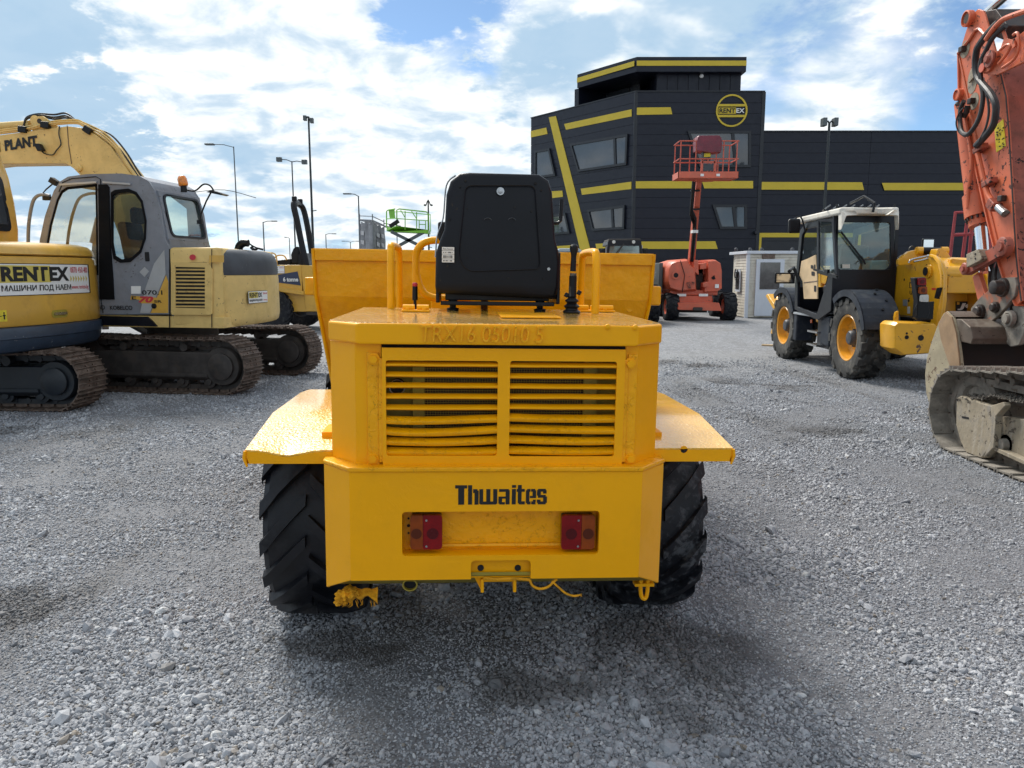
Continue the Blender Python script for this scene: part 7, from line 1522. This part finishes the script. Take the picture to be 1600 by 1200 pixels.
# raised doubler line and rib on the stick head
obj('rib', MB().tube(OL([(1497,84),(1515,62),(1524,47),(1530,45),(1545,60)], SX-.012), .018, 6), M['orange'], stick)
obj('rib', MB().tube(OL([(1498,85),(1504,112),(1512,150),(1520,190),(1530,240),(1540,300),(1552,350),(1564,400)], SX-.004), .012, 6), M['orange'], stick)
c = O(1517, 29); obj('head_pin', MB().lathe([(0,.085),(.06,.085),(.065,.07),(.045,.068),(.045,0)], c, (-1,0,0), 22), M['orange'], stick); obj('pin_face', MB().cyl(c-Vector((.046,0,0)), c-Vector((.052,0,0)), .05, n=16), M['pin'], stick)
for p in ((1508,77),(1522,158),(1570,310)): c = O(*p); obj('grease_block', MB().obox(c-Vector((.03,0,0)), (.06,.07,.06)), M['pin'], stick, .008)
for p in ((1508,77),(1520,125),(1522,158)): c = O(*p); obj('worn_patch', MB().slab([c+Vector((-.002, .09*math.cos(t), .09*math.sin(t)*(1.6 if p[1]==125 else 1))) for t in np.linspace(0,6.28,14,endpoint=False)], (-.002,0,0)), M['mudtan'], stick)
obj('bracket_plate', MB().slab(OL([(1516,130),(1524,120),(1526,108),(1519,112),(1517,120)], SX-.01), (-.02,0,0)), M['mudtan'], stick)
obj('yellow_label', MB().slab(OL([(1554,198),(1568,186),(1572,228),(1557,238)], SX-.002), (-.003,0,0)), M['yelldecal'], stick)
rd = random.Random(4)
lm_ = MB()
for k in range(22): a, b = 1556+rd.random()*12, 196+rd.random()*34; lm_.slab(OL([(a,b),(a+rd.uniform(1,3),b-.6),(a+rd.uniform(1,3),b+1.2),(a,b+1.6)], SX-.006), (-.001,0,0))
obj('label_print', lm_, M['letter_black'], stick, kind='stuff')
# boom coming in from the right
bmx = hold('boom', ox)
obj('boom_tip', MB().slab([O(1532,100,SX-.10), O(1545,90,SX-.10), O(1640,18,SX-.10), O(1700,-60,SX-.10), O(1760,-20,SX-.10), O(1640,78,SX-.10), O(1556,118,SX-.10), O(1536,115,SX-.10)], (.03,0,0)), M['orange'], bmx, .008)
obj('boom_tip', MB().slab([O(1532,100,SX-.10)+Vector((sw+.17,0,0)), O(1545,90,SX-.10)+Vector((sw+.17,0,0)), O(1640,18,SX-.10)+Vector((sw+.17,0,0)), O(1700,-60,SX-.10)+Vector((sw+.17,0,0)), O(1760,-20,SX-.10)+Vector((sw+.17,0,0)), O(1640,78,SX-.10)+Vector((sw+.17,0,0)), O(1556,118,SX-.10)+Vector((sw+.17,0,0))], (.03,0,0)), M['orange'], bmx, .008)
p0, p1 = O(1600,72,SX), O(1560,110,SX)
a, b = O(1640,45,SX), O(1740,-40,SX)
obj('boom_arm', MB().loft([[Vector((SX-.06, 7.4, 3.35)), Vector((SX+sw+.06, 7.4, 3.35)), Vector((SX+sw+.06, 7.2, 4.0)), Vector((SX-.06, 7.2, 4.0))], [Vector((SX-.06, 5.0, 4.6)), Vector((SX+sw+.06, 5.0, 4.6)), Vector((SX+sw+.06, 4.7, 5.4)), Vector((SX-.06, 4.7, 5.4))], [Vector((SX-.06, 2.6, 3.4)), Vector((SX+sw+.06, 2.6, 3.4)), Vector((SX+sw+.06, 2.2, 4.0)), Vector((SX-.06, 2.2, 4.0))], [Vector((SX-.06, 2.3, 1.3)), Vector((SX+sw+.06, 2.3, 1.3)), Vector((SX+sw+.06, 1.8, 1.3)), Vector((SX-.06, 1.8, 1.3))]]), M['orange'], bmx, .01)
lp0, lp1 = O(1537,100,SX-.13), O(1552,80,SX-.13)
obj('pin_boss', MB().slab(rounded([O(1531,103,SX-.13), O(1545,84,SX-.13), O(1556,78,SX-.13), O(1558,88,SX-.13), O(1545,112,SX-.13), O(1534,114,SX-.13)], .05), (.03,0,0)), M['orange'], bmx, .006)
c = O(1547,92,SX-.14); obj('boss_ring', MB().lathe([(0,.085),(.02,.08),(.022,.05),(.05,.03),(.05,0)], c, (-1,0,0), 20), M['orange_dark'], bmx); c = O(1535,106,SX-.14); obj('boss_cap', MB().cyl(c, c-Vector((.012,0,0)), .045, n=16), M['lift'], bmx)
obj('raised_rib', MB().tube(smooth_path(OL([(1560,100),(1572,86),(1579,72),(1573,70),(1563,78)], SX-.135), 4), .014, 6).tube(smooth_path(OL([(1566,106),(1585,92),(1592,74),(1590,52),(1583,55)], SX-.135), 4), .014, 6), M['orange'], bmx)
# stick cylinder rod and pipes above
obj('arm_ram', MB().cyl(O(1540,22,SX+.2), O(1620,-50,SX+.2), .045, n=16), M['chrome'], bmx); obj('ram_clevis', MB().slab([O(1534,18,SX+.08), O(1556,14,SX+.08), O(1575,40,SX+.08), O(1566,62,SX+.08), O(1548,55,SX+.08)], (.26,0,0)), M['pin'], bmx, .01)
obj('pressure_pipe', MB().tube(smooth_path(OL([(1541,62),(1552,46),(1562,35),(1572,28),(1605,16),(1650,0)], SX-.16), 5), .026, 9), M['orange'], bmx)
obj('pipe_bracket', MB().slab(OL([(1562,42),(1566,40),(1572,60),(1584,63),(1586,70),(1570,66)], SX-.12), (.02,0,0)).slab(OL([(1578,66),(1583,60),(1586,72),(1582,76)], SX-.14), (.02,0,0)), M['orange'], bmx, .004)
for pts, r in (([(1560,35),(1545,50),(1530,70),(1526,80),(1524,100),(1527,120),(1536,132),(1547,145),(1555,160),(1556,175),(1552,195),(1540,212),(1525,228)], .034), ([(1572,40),(1552,58),(1540,80),(1532,100),(1533,130),(1536,150),(1532,178),(1523,198),(1512,210),(1503,206),(1500,190),(1501,170),(1506,158)], .024), ([(1562,48),(1545,66),(1535,90),(1533,120),(1542,150),(1545,175),(1540,200),(1530,220)], .012), ([(1506,168),(1498,178),(1494,192),(1498,206),(1508,214)], .008)):
    obj('hose', MB().tube(smooth_path([O(a, b, SX-.12-.02*math.sin(i)) for i, (a, b) in enumerate(pts)], 5), r, 9), M['hose'], stick)
# bucket ram down the stick's far side
ramx = SX+.10
ty = lambda a, b: O(a, b, ramx)
A_, B_, E_ = ty(1508,152), ty(1530,340), ty(1536,405)
obj('ram_barrel', MB().cyl(A_.lerp(B_, .05), B_, .115, n=22).cyl(A_.lerp(B_, .82), B_, .14, n=22).cyl(B_, B_+(B_-A_).normalized()*.10, .11, n=22), M['orange'], stick); rr_ = (B_-A_).normalized()
for k in range(14):
    t = k*2*math.pi/14; x_ = Vector((math.cos(t), 0, 0)); y_ = rr_.cross(Vector((1,0,0))); q = B_+rr_*.005+Vector((1,0,0))*math.cos(t)*.125+y_*math.sin(t)*.125; obj('gland_bolt', MB().cyl(q, q+rr_*.03, .013, n=6), M['pin'], stick)
obj('ram_rod', MB().cyl(B_+rr_*.1, E_+rr_*.15, .062, n=20), M['chrome'], stick)
c = O(1501,148); obj('ram_pin', MB().lathe([(0,.065),(.05,.065),(.055,.05),(.04,.048),(.04,0)], c+Vector((-.0,0,0)), (-1,0,0), 18), M['orange'], stick); obj('elbow', MB().cyl(O(1502,160), O(1496,163), .03, n=8).tube(OL([(1512,165),(1510,175),(1506,182)], SX-.05), .03, 8), M['pin'], stick)
obj('oil_pipe', MB().tube(smooth_path(OL([(1506,178),(1512,210),(1518,250),(1516,280),(1513,300),(1512,325)], SX-.03), 5), .02, 8), M['orange'], stick)
obj('oil_pipe', MB().tube(smooth_path(OL([(1525,232),(1530,250),(1537,280),(1543,302),(1549,312)], SX-.06), 5), .026, 8), M['orange'], stick)
for p in ((1532,232),(1546,285)): obj('pipe_clamp', MB().obox(O(*p, SX-.05), (.08,.16,.06), Matrix.Rotation(-.3,3,'X')), M['orange_dark'], stick, .008)
obj('pipe_end', MB().obox(O(1553,320,SX-.05), (.1,.12,.1), Matrix.Rotation(.6,3,'X')), M['orange_dark'], stick, .012); obj('pipe_plug', MB().cyl(O(1560,324,SX-.07), O(1571,334,SX-.07), .04, n=14), M['steel'], stick)
# bucket link
lk = hold('bucket_link', ox)
def barx(a, b, w0, w1, X, t, mt, nm, par):
    A_, B_ = O(*a, X), O(*b, X); d = (B_-A_).normalized(); n = Vector((1,0,0)).cross(d); return obj(nm, MB().slab([A_-n*w0/2-d*w0*.2, A_+n*w0/2-d*w0*.2, B_+n*w1/2+d*w1*.2, B_-n*w1/2+d*w1*.2], (t,0,0)), mt, par, .01)
barx((1509,420),(1568,386), .13, .13, SX-.10, .07, M['orange_dark'], 'link_bar', lk); barx((1509,420),(1568,386), .13, .13, SX+sw+.04, .07, M['orange_dark'], 'link_bar', lk)
c = O(1507,418,SX-.1); 
for p, r, mt_ in (((1509,420),.060,'orange_dark'),((1568,385),.085,'orange_dark')):
    c = O(*p, SX-.10); obj('pin_collar', MB().lathe([(-.04,r*1.15),(.02,r*1.1),(.03,r*.9),(.03,r*.6),(.05,r*.55),(.05,0)], c, (-1,0,0), 20), M[mt_], lk)
bl_ = OL([(1509,397),(1528,389),(1534,404),(1532,407),(1510,418)], SX-.16); obj('guard_block', MB().slab(bl_, (.10,0,0)), M['mudtan'], lk, .01)
for p in ((1524,397),(1524,404)): c = O(*p, SX-.162); obj('block_hole', MB().cyl(c, c-Vector((.002,0,0)), .012, n=8), M['hole'], lk)
obj('lower_arm', MB().slab(OL([(1519,432),(1528,425),(1540,462),(1545,470),(1532,478),(1527,468)], SX-.02), (.05,0,0)), M['orange'], lk, .008)
obj('lower_arm', MB().slab(OL([(1519,432),(1528,425),(1540,462),(1545,470),(1532,478),(1527,468)], SX+sw-.03), (.05,0,0)), M['orange'], lk, .008)
obj('tip_hoses', MB().tube(smooth_path(OL([(1560,398),(1550,415),(1547,440),(1550,460)], SX+.15), 5), .022, 8).tube(smooth_path(OL([(1563,400),(1557,420),(1556,445),(1560,460)], SX+.22), 5), .02, 8), M['hose'], lk)
# quick hitch plates and pins
hitch = [(1521,482),(1534,466),(1560,444),(1574,434),(1590,433),(1593,445),(1590,462),(1578,478),(1560,497),(1540,512),(1526,514),(1520,506)]
qh = hold('quick_hitch', ox)
HT = M['hitch'] = mat('worn_orange_hitch', (.17,.15,.125), .75, var=.25, vs=5, bump=.4, bs=18, dirt=((.50,.13,.055), 1.0, 3.2), chips=((.08,.06,.05), .92, 12))
for dx in (-.03, sw-.02): obj('hitch_plate', MB().slab([p+Vector((dx,0,0)) for p in OL(hitch)], (.04,0,0)), HT, qh, .008)
for p, r, L_ in (((1568,449),.075,.11), ((1533,487),.062,.06), ((1557,480),.045,.05)):
    c = O(*p, SX-.03); obj('hitch_pin', MB().lathe([(0,r*1.3),(.03,r*1.25),(.032,r),(L_,r*.92),(L_+.01,r*.7),(L_+.01,0)], c, (-1,0,0), 16), M['pin'], qh)
for p in ((1522,509),(1531,506)): c = O(*p, SX-.03); obj('hitch_bush', MB().lathe([(0,.042),(.05,.042),(.05,.022),(.02,.02),(.02,0)], c, (-1,0,0), 14), M['trackmud'], qh)
# bucket
bk_ = hold('bucket', ox); BX0, BX1 = 4.62, 5.95
bp_ = [(1480,486),(1489,495),(1496,520),(1501,560),(1505,600),(1500,640),(1470,655),(1456,645),(1447,615),(1445,585),(1448,560),(1455,535),(1466,505),(1474,490)]
P_ = OL(bp_, BX0)
for x in (BX0, BX1-.03): obj('side_wall', MB().slab([p+Vector((x-BX0,0,0)) for p in P_], (.03,0,0)), M['bucket_side'], bk_, .006)
sh_ = [P_[0]]+P_[:5:-1] if False else [P_[i] for i in (1,0,13,12,11,10,9,8,7,6)]
m_ = MB()
for i in range(len(sh_)-1): m_.slab([sh_[i]+Vector((.01,0,0)), sh_[i+1]+Vector((.01,0,0)), sh_[i+1]+Vector((BX1-BX0-.01,0,0)), sh_[i]+Vector((BX1-BX0-.01,0,0))], (0,-.02,.0))
obj('bucket_shell', m_, M['bucket'], bk_, smooth=60)
obj('bucket_shade_sheet', MB().box(BX0+.04, BX1-.04, 8.12, 8.14, .15, 1.05), M['bucket_in'], bk_)  # flat dark sheet standing in for the shade inside the bucket
obj('side_reinforcement', MB().slab([p+Vector((-.018,0,0)) for p in OL([(1480,487),(1489,495),(1496,520),(1501,560),(1503,590),(1493,592),(1482,560),(1472,530),(1468,505)], BX0)], (.018,0,0)), mat('rusty_reinforcement', (.31,.20,.11), .7, var=.2, vs=4, dirt=((.24,.19,.14), .8, 4)), bk_, .006)
# thick top tube and ear plates
a, b = O(1492,512,BX0), O(1500,530,BX0)
ya = 7.85
tt0 = PY(1494,503,7.95); tt1 = PY(1494,538,7.75)
obj('top_beam', MB().loft([[Vector((x, 8.15, tt0.z+.02)), Vector((x, 7.95, tt0.z+.03)), Vector((x, 7.78, tt0.z-.04)), Vector((x, 7.72, tt1.z+.06)), Vector((x, 7.74, tt1.z)), Vector((x, 8.10, tt1.z+.02))] for x in (BX0+.02, BX1-.02)]), M['bucket'], bk_, .012, seg=3)
ear = OL([(1572,489),(1568,478),(1578,476),(1586,482),(1590,498),(1587,520),(1580,537),(1566,540),(1558,532),(1555,520),(1546,512),(1552,502)], SX+.02)
for dx in (0, .42): obj('bucket_ear', MB().slab([p+Vector((dx,-.12,0)) for p in ear], (.05,0,0)), M['trackmud'], bk_, .012)
c = O(1568,497,SX)+Vector((0,-.12,0)); obj('ear_pin', MB().lathe([(0,.085),(.04,.08),(.045,.06),(.03,.05),(.07,.045),(.07,0)], c, (-1,0,0), 16), M['trackmud'], bk_)
obj('hitch_body', MB().slab(OL([(1575,470),(1605,465),(1612,515),(1590,530),(1578,510)], SX+.1), (.25,0,0)), M['pin'], bk_, .02)
# tracks: mud caked, running towards the viewer
orr = Vector((5.2, 5.4, 0))
tk = make_track(ox, Vector((4.17, 5.25, 0))-orr, R(90), 3.75, .78, .52, 42, M['trackmud'], M['trackmud'], frame=False, jit=.002, rise=.11)
tk2 = make_track(ox, Vector((6.25, 5.25, 0))-orr, R(90), 3.75, .82, .52, 42, M['trackmud'], M['trackmud'], jit=.002)
XF = 3.98
tf_ = hold('track_frame', ox)
nose = OL([(1494,622),(1500,618),(1548,634),(1552,660),(1547,700),(1534,716),(1508,706),(1500,690),(1493,664)], XF)
obj('nose_guard', MB().slab(nose, (.42,0,0)), M['mudtan'], tf_, .015)
obj('nose_rib', MB().slab(OL([(1547,634),(1567,628),(1570,634),(1556,650),(1552,700),(1536,716),(1547,690),(1549,660)], XF-.03), (.06,0,0)), M['mudtan'], tf_, .008)
obj('nose_slot', MB().slab(rounded(OL([(1503,650),(1514,652),(1514,655),(1503,653)], XF-.001), .01), (-.002,0,0)), M['hole'], tf_)
obj('side_beam', MB().slab(OL([(1560,650),(1700,668),(1700,760),(1556,700)], XF+.06), (.30,0,0)), M['mudtan'], tf_, .012); obj('beam_flange', MB().slab(OL([(1548,696),(1700,765),(1700,772),(1548,702)], XF-.01), (.4,0,0)), M['mudtan'], tf_, .004)
c = O(1527,630,XF+.1); obj('idler', MB().lathe([(-.12,.30),(.0,.30),(.03,.27),(.03,.2),(-.0,.18),(.02,.1),(.02,0)], (XF+.12, 6.68, .42), (-1,0,0), 32), M['trackmud'], tf_)
for y in (6.15, 5.7, 5.25, 4.8, 4.35, 3.9): obj('roller', MB().lathe([(-.14,.10),(.0,.10),(.02,.085),(.02,.055),(.07,.05),(.075,.0)], (XF+.08, y, .20), (-1,0,0), 18), M['trackmud'], tf_); 
obj('drive_sprocket', MB().lathe([(-.12,.33),(0,.33),(.03,.2),(.05,.18),(.05,0)], (XF+.1, 3.75, .42), (-1,0,0), 28), M['trackmud'], tf_); obj('carrier_roller', MB().lathe([(-.1,.07),(.02,.07),(.03,.04),(.03,0)], (XF+.1, 5.9, .62), (-1,0,0), 16).lathe([(-.1,.07),(.02,.07),(.03,.04),(.03,0)], (XF+.1, 4.8, .62), (-1,0,0), 16), M['trackmud'], tf_)
# gravel heap lying on the track frame
hm_ = MB(); rd = random.Random(2)
gv_ = []; 
for i in range(26):
    for j in range(9):
        y = 6.75-i*.10; x = XF+.02+j*.045; z = .46+.12*min(1, i/5)+.05*mnoise.noise(Vector((x*4,y*2.5,1)))+.06*math.sin(j/8*math.pi); gv_.append((x, y, z))
hm_.add(gv_, [(i*9+j, i*9+j+1, (i+1)*9+j+1, (i+1)*9+j) for i in range(25) for j in range(8)])
for k in range(3600):
    i = rd.random()*25; j = rd.random()*8; a = gv_[min(25,int(i))*9+min(8,int(j))]; s = rd.uniform(.006,.016); c = Vector((a[0]+rd.uniform(-.03,.03), a[1]+rd.uniform(-.05,.05), a[2]+rd.uniform(-.004,.012)))
    t = rd.random()*6.28; hm_.add([c+Vector((s*math.cos(t),s*math.sin(t),0)), c+Vector((-s*math.sin(t),s*math.cos(t)*.8,0)), c+Vector((-s*math.cos(t),-s*math.sin(t),0)), c+Vector((s*math.sin(t),-s*math.cos(t)*.8,0)), c+Vector((0,0,s*.9)), c-Vector((0,0,s*.7))], [(0,1,4),(1,2,4),(2,3,4),(3,0,4),(1,0,5),(2,1,5),(3,2,5),(0,3,5)])
o_ = obj('gravel_heap', hm_, mat('earthy_grit', (.13,.115,.098), .9, var=.5, vs=60, dirt=((.23,.21,.18), .8, 30)), kind='stuff'); tag(o_, 'spilled earthy gravel lying on the frame of the mud caked track', 'gravel heap')
# superstructure, outside the frame but real
obj('house', MB().box(4.1, 6.4, 1.2, 5.3, 1.1, 2.1), M['orange'], ox, .05); obj('cab', MB().box(4.1, 4.95, 3.2, 5.2, 2.12, 3.3), M['orange_dark'], ox, .08); obj('carbody', MB().box(4.5, 5.9, 3.6, 6.0, .45, 1.0), M['orange_dark'], ox, .03)
